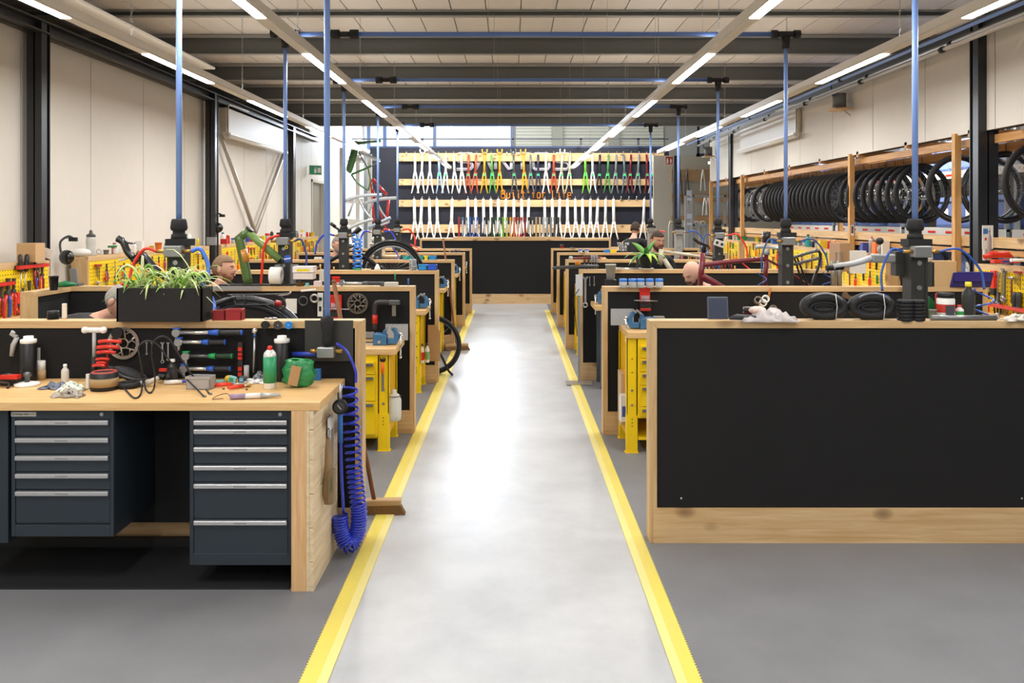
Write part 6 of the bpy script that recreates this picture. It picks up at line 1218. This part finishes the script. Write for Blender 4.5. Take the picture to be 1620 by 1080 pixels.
tubes('bike_frameset', 'green bicycle frame hanging nose up on the white rack', 'bicycle frame', [('down_tube', GR, .06, [(563, 237), (555, 265), (551, 272)]), ('top_tube', GR, .022, [(557, 237), (549, 268)]), ('seat_tube', GR, .025, [(556, 276), (575, 268), (588, 262)]), ('seat_post', '#8f9496', .016, [(588, 262), (601, 255)]), ('chain_stay', GR, .022, [(556, 276), (566, 290), (582, 301)]), ('seat_stay', GR, .018, [(583, 268), (586, 285), (583, 301)]), ('fork', '#6f7678', .016, [(568, 242), (583, 268)])], 18.6)
tubes('bike_frameset', 'dark green fork lying on top of the white rack', 'bicycle frame', [('tube', '#40603a', .03, [(563, 228), (580, 225), (603, 223)]), ('tube', '#5a6a58', .02, [(561, 224), (575, 225)])], 18.9)
tubes('bike_frameset', 'bright red bicycle frame standing against the navy wall', 'bicycle frame', [('head_tube', '#d3272a', .035, [(585, 286), (593, 284)]), ('down_tube', '#d3272a', .03, [(592, 286), (612, 308)]), ('seat_tube', '#d3272a', .03, [(615, 316), (611, 355)]), ('top_tube', '#d3272a', .022, [(587, 287), (592, 352)]), ('seat_stay', '#c2242a', .018, [(590, 300), (600, 330), (610, 362)]), ('cross_tube', '#d3272a', .02, [(598, 317), (615, 315)])], 19.2)
for k, (y, x0, x1, nm) in enumerate(((310, 545, 604, 'upper'), (315, 574, 627, 'lower'))):
    tubes('bike_frameset', 'silver bicycle frame laid on the white rack, %s of two' % nm, 'bicycle frame', [('top_tube', '#b9bfc4', .035, [(x0, y+8), (x0+25, y), (x1, y-2)]), ('down_tube', '#a9afb4', .02, [(x0+22, y+3), (x0+30, y+20), (x0+42, y+36)]), ('seat_stay', '#9da3a8', .02, [(x0+16, y+5), (x0+6, y+32)]), ('chain_stay', '#b3b8bc', .02, [(x0+42, y+36), (x0+10, y+48)])], 18.0+.4*k)
tubes('bike_frameset', 'pale silver frame tube lying low in front of the rack', 'bicycle frame', [('tube', '#c2c7cb', .03, [(549, 363), (570, 353), (590, 347)]), ('tube', '#aab9cf', .03, [(583, 360), (605, 350), (618, 344)])], 16.8)
# ---------------------------------------------------------------- wall equipment
for s, nm in ((-1, 'planter'), (1, 'wheel rack')):
    X = s*4.38; t = thing('heater_unit', 'long white box unit with white roller tube on the %s side wall' % nm, 'heater', (X, 13.1, 3.0))
    MB().box(*sorted((s*.0, s*.06)) if s > 0 else (-.2, 0), 0, 3.3, .08, .46).done('casing', t, C('#d9d2c6', .5), bevel=.01)
    MB().cyl((-s*.03, -.05, .02), (-s*.03, 3.35, .02), .035, n=12).done('roller', t, WHT); MB().box(-.07 if s > 0 else -.0, .0 if s > 0 else .07, -.03, 3.3, .04, .07).done('front_rail', t, C('#e4dfd6', .5))
    MB().tube(smooth_pts([(-s*.05, -.08, .02), (-s*.05, -.1, .25), (-s*.05, -.08, .46), (-s*.05, .1, .5), (-s*.05, .9, .51)]), .014, 8).done('pipe_loop', t, C('#b9b4aa', .35, .6))
a, b, c = Vector((-4.5, 13.0, 3.2)), Vector((-4.5, 14.95, 1.5)), Vector((-4.5, 16.9, 3.1))
for p, q, nm in ((a, b, 'nearer'), (c, b, 'farther')): tag(MB().cyl((0, 0, 0), q-p, .035, n=10).done('wall_brace', None, C('#b9b6b0', .4, .5), p), 'grey diagonal wall brace, the %s of the crossing pair' % nm, 'brace')
def sign(nm, lbl, p, w, h, col, rot, fn):
    t = thing(nm, lbl, 'sign', p, rot); MB().box(-w/2, w/2, -.01, 0, -h/2, h/2).done('plate', t, WHT); MB().box(-w*.46, w*.46, -.014, -.01, -h*.44, h*.44).done('field', t, C(col, .4)); fn(t, w, h); return t
def f_exit(t, w, h): MB().box(-w*.1, w*.08, -.017, -.014, -h*.3, h*.1).bx((-w*.0, -.015, h*.22), (w*.1, .004, h*.14)).bx((w*.28, -.015, 0), (w*.25, .004, h*.5)).done('pictogram', t, WHT)
def f_ext(t, w, h): MB().box(-w*.36, -w*.1, -.017, -.014, -h*.34, h*.14).box(-w*.3, -w*.16, -.017, -.014, h*.14, h*.3).prism([(w*.12, -h*.34), (w*.28, -h*.34), (w*.34, h*.0), (w*.2, h*.32), (w*.1, 0)], -.017, -.014).done('pictogram', t, WHT)
sign('exit_sign', 'green and white exit sign above the doorway', (-4.45, 19.3, 2.85), .3, .22, '#2f9a72', (0, 0, .6), f_exit)
sign('fire_sign', 'red and white fire extinguisher sign on the dark column by the fork wall', W(1058.5, 254, 19.59), .175, .2, '#b3231d', (0, 0, 0), f_ext)
for k, (x, y, Y) in enumerate(((1340, 172, 11.3), (1128, 247, 18.6))):
    X = 4.42 if not k else 4.4; YY = X*F/(x-CX); z = CZ-(y-HY)*YY/F
    t = thing('wall_shelf', 'small pine wall shelf holding a grey canister, %s' % ('near one' if not k else 'far one'), 'shelf', (X, YY, z)); MB().box(-.22, .0, -.16, .16, -.02, .0).done('board', t, PINEY); MB().cyl((-.1, -.1, -.02), (-.0, -.1, -.1), .008).done('bracket', t, STEEL)
    t = thing('canister', 'grey cylinder canister on the %s small wall shelf' % ('near' if not k else 'far'), 'canister', (X-.1, YY, z)); MB().cyl((0, 0, 0), (0, 0, .2), .085, n=18).done('drum', t, C('#77797b', .5)); MB().tube(smooth_pts([(-.05, -.02, .17), (-.1, -.02, .18), (-.12, -.02, .3), (-.12, 0, .5)]), .012, 8).done('hose', t, BLUE)
# far store corner past the column: rails with hanging parts
for k, (y0, y1) in enumerate(((268, 287), (307, 319), (341, 353))):
    a = W(1062, y1, 22.24); tag(MB().box(0, 1.85, 0, .05, 0, (y1-y0)*22.25/F).done('store_plank', None, wood('#a98963', '#8d6d49'), a), 'brown plank on the grey store wall, %s from the top' % ORD[k], 'plank')
for k, (x, y, l, c, nm) in enumerate(((1076, 268, .9, '#2f3338', 'dark'), (1087, 268, .9, '#3a3d42', 'charcoal'), (1112, 268, .55, '#d9d8d4', 'white'), (1115, 310, .5, '#e4e2dd', 'cream'), (1120, 310, .5, '#e4e2dd', 'ivory'))):
    p = W(x, y, 22.15); t = thing('hanging_stay', '%s forked frame part hanging on the grey store wall' % nm, 'frame part', p)
    for s in (-1, 1): MB().tube([(0, 0, 0), (s*.04, 0, -l*.5), (s*.06, 0, -l)], .016, 6).done('stay', t, C(c, .4))
    MB().tube([(0, .1, .0), (0, 0, .02)], .01, 5).done('hook', t, DSTEEL)
t = thing('store_ladder', 'grey steel ladder frame standing by the store wall', 'ladder', (0, 0, 0))
for x in (1086.5, 1093.5): q = W(x, 345, 20.3); MB().box(q.x-.04, q.x+.04, 20.3, 20.36, 0, 2.3).done('rail', t, C('#a4a8aa', .4, .4))
for y in (305, 313, 342, 352): q = W(1086.5, y, 20.3); MB().box(q.x, q.x+.12, 20.29, 20.3, q.z-.06, q.z+.06 if y in (305, 342) else q.z).done('rung', t, C('#bcc9da', .4))
t = thing('store_rack', 'grey low rack of white forks in the store corner', 'rack', (0, 0, 0)); q = W(1096, 305, 20.6)
for z in (2.32, 1.62): MB().box(q.x, q.x+.8, 20.6, 21.0, z-.05, z).done('shelf_beam', t, C('#8f9496', .4, .4))
for x in (0, .76): MB().box(q.x+x, q.x+x+.04, 20.6, 20.65, 0, 2.32).done('upright', t, C('#8f9496', .4, .4))
for k, x in enumerate((1068, 1073)): pass
t = thing('cable_hoops', 'row of pale arched bike stands by the store wall', 'stand', (0, 0, 0))
for x in (1063, 1079, 1102, 1112): q = W(x, 360, 20.9); MB().tube([(q.x-.07, 20.9, .8), (q.x-.07, 20.9, 1.55), (q.x-.04, 20.9, 1.68), (q.x+.04, 20.9, 1.68), (q.x+.07, 20.9, 1.55), (q.x+.07, 20.9, .8)], .025, 6).done('hoop', t, C('#b9b6ae', .5))
for k in range(2):
    tag(MB().box(-1.1, 1.1, -.04, .04, 0, .05).box(-.9, -.88, -.01, .01, .05, 1.1 if not k else 2.25, STEEL).box(.88, .9, -.01, .01, .05, 1.1 if not k else 2.25, STEEL).done('tube_light_fixture', None, C('#fff6ea', .5, emit=5), (5.75, 18.6+k*1.6, 3.05)), 'white tube light in the store beyond the wall panels, %s' % ('nearer' if not k else 'farther'), 'light')
# gear on the post tops and near clutter
t = thing('grey_sleeve', 'pair of grey flat cushions strapped around the second planter side post', 'pads', W(455, 449, 7.05)); MB().box(-.1, -.055, -.03, .03, .0, .16).done('pad', t, C('#6d7072', .7), bevel=.005); MB().box(.03, .085, -.03, .03, .0, .16).done('pad', t, C('#6d7072', .7), bevel=.005)
t = thing('round_badge', 'round blue badge with white bar on the second planter side post', 'badge', W(455, 409, 7.03)); MB().cyl((0, 0, 0), (0, -.008, 0), .03, n=20).done('disc', t, C('#2b57b8', .4)); MB().bx((0, -.01, 0), (.055, .003, .008), WHT, Matrix.Rotation(-.15, 4, 'Y')).done('bar', t)
tag(MB().torus((0, 0, 0), .011, .0035, C('#e5cf2d', .4), 16, 5).done('smiley_badge', None, None, W(453, 391, 7.03)), 'small yellow ring badge on the second planter side post', 'badge')
t = thing('outlet_box', 'pale metal two-socket plate on the third wheel rack side post', 'socket', W(1138, 385, 9.4), (0, .35, 0)); MB().box(-.06, .06, -.01, 0, -.035, .035).done('plate', t, C('#d2d0ca', .4, .3), bevel=.003); MB().cyl((-.028, -.01, 0), (-.028, -.014, 0), .016, n=14).done('socket_hole', t, BLK); MB().cyl((.028, -.01, 0), (.028, -.014, 0), .016, n=14).done('socket_hole', t, BLK)
for k, (x, y, Y, n_) in enumerate(((1095, 409.9, 11.6, 9), (1122, 425.8, 9.3, 10), (1145, 425.8, 9.3, 9), (720, 399.4, 13.9, 5), (515, 427.1, 9.15, 7), (220, 452, 7.0, 8))):
    t = thing('small_parts', 'cluster of small bolts and fittings beside the %s post area' % ('far grey', 'red frame head', 'red frame middle', 'fifth aisle', 'sky blue hose', 'planter')[k], 'fittings', W(x, y, Y)); q = random.Random(k)
    for j in range(n_): h = q.uniform(.03, .07); xx = (j-n_/2)*.035; MB().cyl((xx, q.uniform(-.02, .02), 0), (xx+q.uniform(-.01, .01), 0, h), .009, n=7).done('fitting', t, C(q.choice(('#b8babc', '#2a2a2c', '#8a2f2a', '#3a55a8', '#caa65a')), .4, .3))
# ---------------------------------------------------------------- people
def skin_mesh(nodes, edges, name, par, mtl, root=0, lv=2, disp=None):
    """one continuous surface grown from joints: nodes (position, radius)"""
    bm = bmesh.new(); sl = bm.verts.layers.skin.verify(); vs = []
    for i, n in enumerate(nodes):
        v = bm.verts.new(n[0]); v[sl].radius = n[1] if isinstance(n[1], tuple) else (n[1], n[1]); v[sl].use_root = (i == root); vs.append(v)
    for a, b in edges: bm.edges.new((vs[a], vs[b]))
    me = bpy.data.meshes.new(name); bm.to_mesh(me); bm.free()
    o = bpy.data.objects.new(name, me); COL.objects.link(o)
    sk = o.modifiers.new('skin', 'SKIN'); sk.use_smooth_shade = True; sb = o.modifiers.new('sub', 'SUBSURF'); sb.levels = lv; sb.render_levels = lv
    me.materials.append(mtl); o.parent = par; return o
def head_surface(r_, skin):
    """head mesh, face towards -Y, origin at head centre"""
    n, k = 30, 36; rs = []
    for i in range(1, n):
        t = PI*i/n; z = -math.cos(t); row = []
        for j in range(k):
            a = 2*PI*j/k; x, y = math.sin(t)*math.cos(a), math.sin(t)*math.sin(a)
            w = .077 if z > -.1 else .077*(1-.32*((-z-.1)/.9)**1.3)
            px, py, pz = x*w, y*(.098 if y < 0 else .1), z*.118
            if z < -.2: py += -.012*(-z-.2) if y < 0 else -.05*(-z-.2)          # jaw forward, nape in
            if y < 0:
                f = max(0, -y)**3
                nz = math.exp(-((z+.12)/.17)**2)*math.exp(-(x/.17)**2); py -= .027*nz*f*(1 if z < .1 else .4)
                py -= .008*math.exp(-((z-.2)/.1)**2)*f                          # brow
                for s in (-1, 1): py += .012*math.exp(-((z-.05)/.1)**2-((x-s*.42)/.17)**2)
                py -= .007*math.exp(-((z+.5)/.07)**2-(x/.32)**2); py += .004*math.exp(-((z+.56)/.03)**2-(x/.3)**2); py -= .012*math.exp(-((z+.85)/.2)**2)*f
            row.append(Vector((px, py, pz)))
        rs.append(row)
    return rs
def person(label, hc, yaw, lean, shirt, hair, skin='#d9a488', pitch=0., beard=None, glasses=False, bald=False, hair_len=0., arms=1, print_=None, trousers='#25282e', hs=1., smile=True):
    """hc head centre in the room; yaw: direction the face looks (0 = towards the camera, +90 = towards +x)"""
    d = Vector((math.sin(yaw), -math.cos(yaw), 0)); side = Vector((math.cos(yaw), math.sin(yaw), 0)); hc = Vector(hc)
    up = Vector((0, 0, 1)); neck = hc-up*.14*hs*math.cos(pitch)-d*(.03+.12*math.sin(pitch))*hs; n0 = neck-up*.07*math.cos(lean)-d*.05*math.sin(lean)
    Lt = .50; zpel = .93; dz = max(n0.z-zpel, .05)
    if dz < Lt: off = math.sqrt(Lt*Lt-dz*dz)
    else: off = .04; zpel = n0.z-Lt if n0.z-Lt > .9 else .93
    pel = Vector((n0.x, n0.y, zpel))-d*off
    t = thing('person', label, 'person', (pel.x, pel.y, 0)); o = Vector(t.location); SKm = C(skin, .55, scale=30, var=.05)
    chest = n0.lerp(pel, .3); waist = n0.lerp(pel, .7); N = []; E = []
    def add(p, r, par=None): N.append((p-o, r)); E.append((par, len(N)-1)) if par is not None else None; return len(N)-1
    a = add(pel, (.12, .1)); b = add(waist, (.11, .085), a); c = add(chest, (.12, .09), b); e = add(n0, (.065, .06), c); f = add(neck, .052, e); g = add(hc-up*.05, .05, f)
    SN = [(pel, (.165, .14)), (waist, (.16, .13)), (chest, (.19, .14)), (n0+(neck-n0)*.2, (.09, .085))]; SE = [(0, 1), (1, 2), (2, 3)]; H = []
    for s in (-1, 1):
        sh = n0+side*s*.19-up*.03; el = sh-up*.25+side*s*.05+d*(.06+.1*(lean > .3)); wr = el+d*.22+up*(.0)-side*s*.06; wr.z = max(wr.z, .95)
        i = add(n0.lerp(sh, .6)-up*.02, .045, e); i = add(sh, .046, i); i = add(el, .042, i); i = add(wr, .027, i); H.append((wr, (wr-el).normalized(), s)); i = add(wr+(wr-el).normalized()*.06, (.036, .018), i)
        m = len(SN); SN += [(n0.lerp(sh, .6)-up*.01, .08), (sh, .076), (sh.lerp(el, .55), .066), (el, .06)]; SE += [(3, m), (m, m+1), (m+1, m+2), (m+2, m+3)]
        hp = pel+side*s*.095-up*.05; kn = Vector((hp.x, hp.y, .5))+d*(.08 if off > .1 else .03); an = Vector((hp.x, hp.y, .09))
        i = add(hp, .085, a); i = add(kn, .058, i); i = add(an, .04, i); i = add(an+d*.14-up*.045, (.042, .03), i)
    body = skin_mesh(N, E, 'body', t, SKm, 0, 1)
    for w_, dr, s in H:                       # hands: fingers and thumb
        hb = w_+dr*.08-o; hn_ = []; he = []
        for q in range(4):
            off_ = side*(q-1.5)*.018; m = len(hn_); l_ = (.034, .04, .038, .03)[q]
            hn_ += [(hb+off_-dr*.03, .009), (hb+off_+dr*.02, .0085), (hb+off_+dr*(.02+l_)-up*.012, .0075), (hb+off_+dr*(.02+l_*1.3)-up*.035, .0065)]; he += [(m, m+1), (m+1, m+2), (m+2, m+3)]
        m = len(hn_); hn_ += [(hb-dr*.05+side*(-s)*.02, .01), (hb-dr*.02+side*(-s)*.045, .009), (hb+dr*.015+side*(-s)*.05-up*.01, .0075)]; he += [(m, m+1), (m+1, m+2)]
        for i, (p_, r_) in enumerate(hn_):
            pass
        g_ = MB()
        for (i, j) in he: g_.tube([hn_[i][0], hn_[j][0]], [hn_[i][1], hn_[j][1]], 7)
        for p_, r_ in hn_: g_.sph(p_, r_, None, 5)
        g_.done('hand', t, SKm)
    skin_mesh([(p-o, r) for p, r in SN], SE, 'shirt', t, C(shirt, .8, bump=.1, scale=30), 0, 1)
    TN = [(pel-up*.0, (.165, .135))]; TE = []
    for s in (-1, 1):
        hp = pel+side*s*.095-up*.06; kn = Vector((hp.x, hp.y, .5))+d*(.08 if off > .1 else .03); an = Vector((hp.x, hp.y, .12)); m = len(TN)
        TN += [(hp, .1), (kn, .075), (an, .065)]; TE += [(0, m), (m, m+1), (m+1, m+2)]
        MB().tube([an+d*-.05-up*.07-o, an+d*.08-up*.075-o, an+d*.19-up*.085-o], [.045, .05, .035], 10, flat=1.).done('shoe', t, BLK)
    skin_mesh([(p-o, r) for p, r in TN], TE, 'trousers', t, C(trousers, .8), 0, 1)
    hd = bpy.data.objects.new('head', None)
    M = Matrix.Translation(hc-o) @ Matrix.Rotation(yaw, 4, 'Z') @ Matrix.Rotation(pitch, 4, 'X') @ Matrix.Scale(hs, 4)
    rs = head_surface(1, skin); mb = MB(); mb.rings([[M @ p for p in r] for r in rs], None)
    for s in (-1, 1): mb.sph((0, 0, 0), (.012, .02, .032), None, 8, lambda p, s=s: M @ (p+Vector((s*.078, .012, -.005))))
    head = mb.done('head', t, SKm)
    ey = MB()
    for s in (-1, 1): ey.sph((0, 0, 0), (.013, .006, .008), C('#f2efe9', .3), 8, lambda p, s=s: M @ (p+Vector((s*.031, -.081, .006)))); ey.sph((0, 0, 0), (.0055, .004, .0055), C('#2a2018', .2), 7, lambda p, s=s: M @ (p+Vector((s*.031, -.0865, .006))))
    ey.done('eyes', head)
    bw = MB()
    for s in (-1, 1): bw.tube([M @ Vector((s*x, y, z)) for x, y, z in ((.015, -.098, .024), (.032, -.096, .03), (.05, -.083, .025))], .0035, 5)
    bw.done('eyebrows', head, C(hair if not bald else '#6b5040', .8))
    MB().tube([M @ Vector((x, y, z)) for x, y, z in ((-.024, -.091, -.052 if smile else -.058), (-.01, -.1, -.06), (.01, -.1, -.06), (.024, -.091, -.052 if smile else -.058))], .0045, 6).done('mouth', head, C('#b5675c', .4))
    def shell(cond, grow, name, col, sc=1.):
        g = MB(); grid = [[(p, cond(p)) for p in r] for r in rs]; vs = {}; K = len(rs[0]); fs = []; q = random.Random(int(abs(hc.x*100)))
        def v(i, j):
            j %= K
            if (i, j) not in vs:
                p = rs[i][j]; gr = 1+(grow+q.uniform(-.01, .015)); vs[(i, j)] = g.bm.verts.new(M @ Vector((p.x*gr, p.y*gr, p.z*gr)))
            return vs[(i, j)]
        for i in range(len(rs)-1):
            for j in range(K):
                if all(cond(rs[a_][b_ % K]) for a_, b_ in ((i, j), (i+1, j), (i+1, j+1), (i, j+1))): fs.append(g.bm.faces.new((v(i, j), v(i, j+1), v(i+1, j+1), v(i+1, j))))
        if cond(rs[-1][0]): fs.append(g.bm.faces.new([v(len(rs)-1, j) for j in range(K)]))
        g.faces(fs, None, True); ob = g.done(name, head, C(col, .85, bump=.8, scale=160, var=.35)); sd = ob.modifiers.new('thick', 'SOLIDIFY'); sd.thickness = .012*sc; sd.offset = -1
    if not bald: shell(lambda p: (p.z > .058 and p.y < -.02) or (p.z > .0 and -.02 <= p.y < .015 and not (abs(p.x) > .06 and p.z < .02)) or (p.y >= .012 and p.z > -.055-hair_len), .09, 'hair', hair)
    if beard: shell(lambda p: p.y < .0 and p.z < -.036 and not (abs(p.x) < .026 and -.072 < p.z < -.048) and (p.z < -.05 or abs(p.x) < .04 or abs(p.x) > .055), .03, 'beard', beard, .5)
    if glasses:
        g = MB()
        for s in (-1, 1):
            g.tube([M @ Vector((s*.033+.02*math.cos(a_), -.103, .004+.015*math.sin(a_))) for a_ in [PI*k/6 for k in range(12)]], .0018, 5, closed=True); g.tube([M @ Vector((s*.053, -.1, .008)), M @ Vector((s*.08, .01, .008))], .0018, 5)
        g.tube([M @ Vector((-.013, -.104, .008)), M @ Vector((.013, -.104, .008))], .0018, 5).done('glasses', head, C('#1c1c1e', .3))
    if print_:
        q = chest-o; lines = MB()
        bk = -1
        for k, ln in enumerate(print_):
            pos = n0.lerp(pel, .16+.115*k)-o-d*.155+side*.12
            text(ln, .062, C('#f0f0ee', .6), 'print', t, pos, (PI/2-lean*.3, .0, yaw+PI), .002, 'CENTER').scale = (1, 1, 1)
    return t
hp = W(191, 477, 5.45)
person('person bending forward behind the black planter, short grey hair, glasses, dark collar', (hp.x, 5.45, hp.z), 1.35, .9, '#1d1f24', '#a5a09a', '#d6a48c', pitch=.75, glasses=True, smile=False, hs=.98)
hp = W(354, 425, 7.75)
person('person in profile with curly light brown hair and short beard, smiling', (hp.x, 7.75, hp.z), 1.5, .2, '#54585c', '#8d7257', '#dca58c', pitch=.0, beard='#a06f4b')
hp = W(535, 387, 12.15)
person('person with grey hair, glasses and grey beard in a slate blue shirt', (hp.x, 12.15, hp.z), .75, .2, '#3e4a6c', '#8f8c8a', '#d8a48c', pitch=.12, beard='#a9a6a2', glasses=True)
hp = W(1008, 362, 14.7)
person('person seen from behind in a black T-shirt with white lettering, short brown hair', (hp.x-.03, 14.7, hp.z), PI-.5, .3, '#0f1012', '#3d2f28', '#d9a890', pitch=.35, print_=('TELL ME', 'YOUR', 'STORY.'))
hp = W(1040, 381, 10.4)
person('smiling person with tied-back dark hair and short beard in a dark sweater', (hp.x, 10.4, hp.z), .35, -.05, '#1a1c22', '#4a3a30', '#cf9678', pitch=.15, beard='#5c4334')
hp = W(1096, 432, 8.1)
person('bald person with dark beard bending behind the second wheel rack side divider', (hp.x, 8.1, hp.z), -1.0, .5, '#2a3550', '#5b4334', '#dfae97', pitch=.55, beard='#4b382c', bald=True, smile=False)
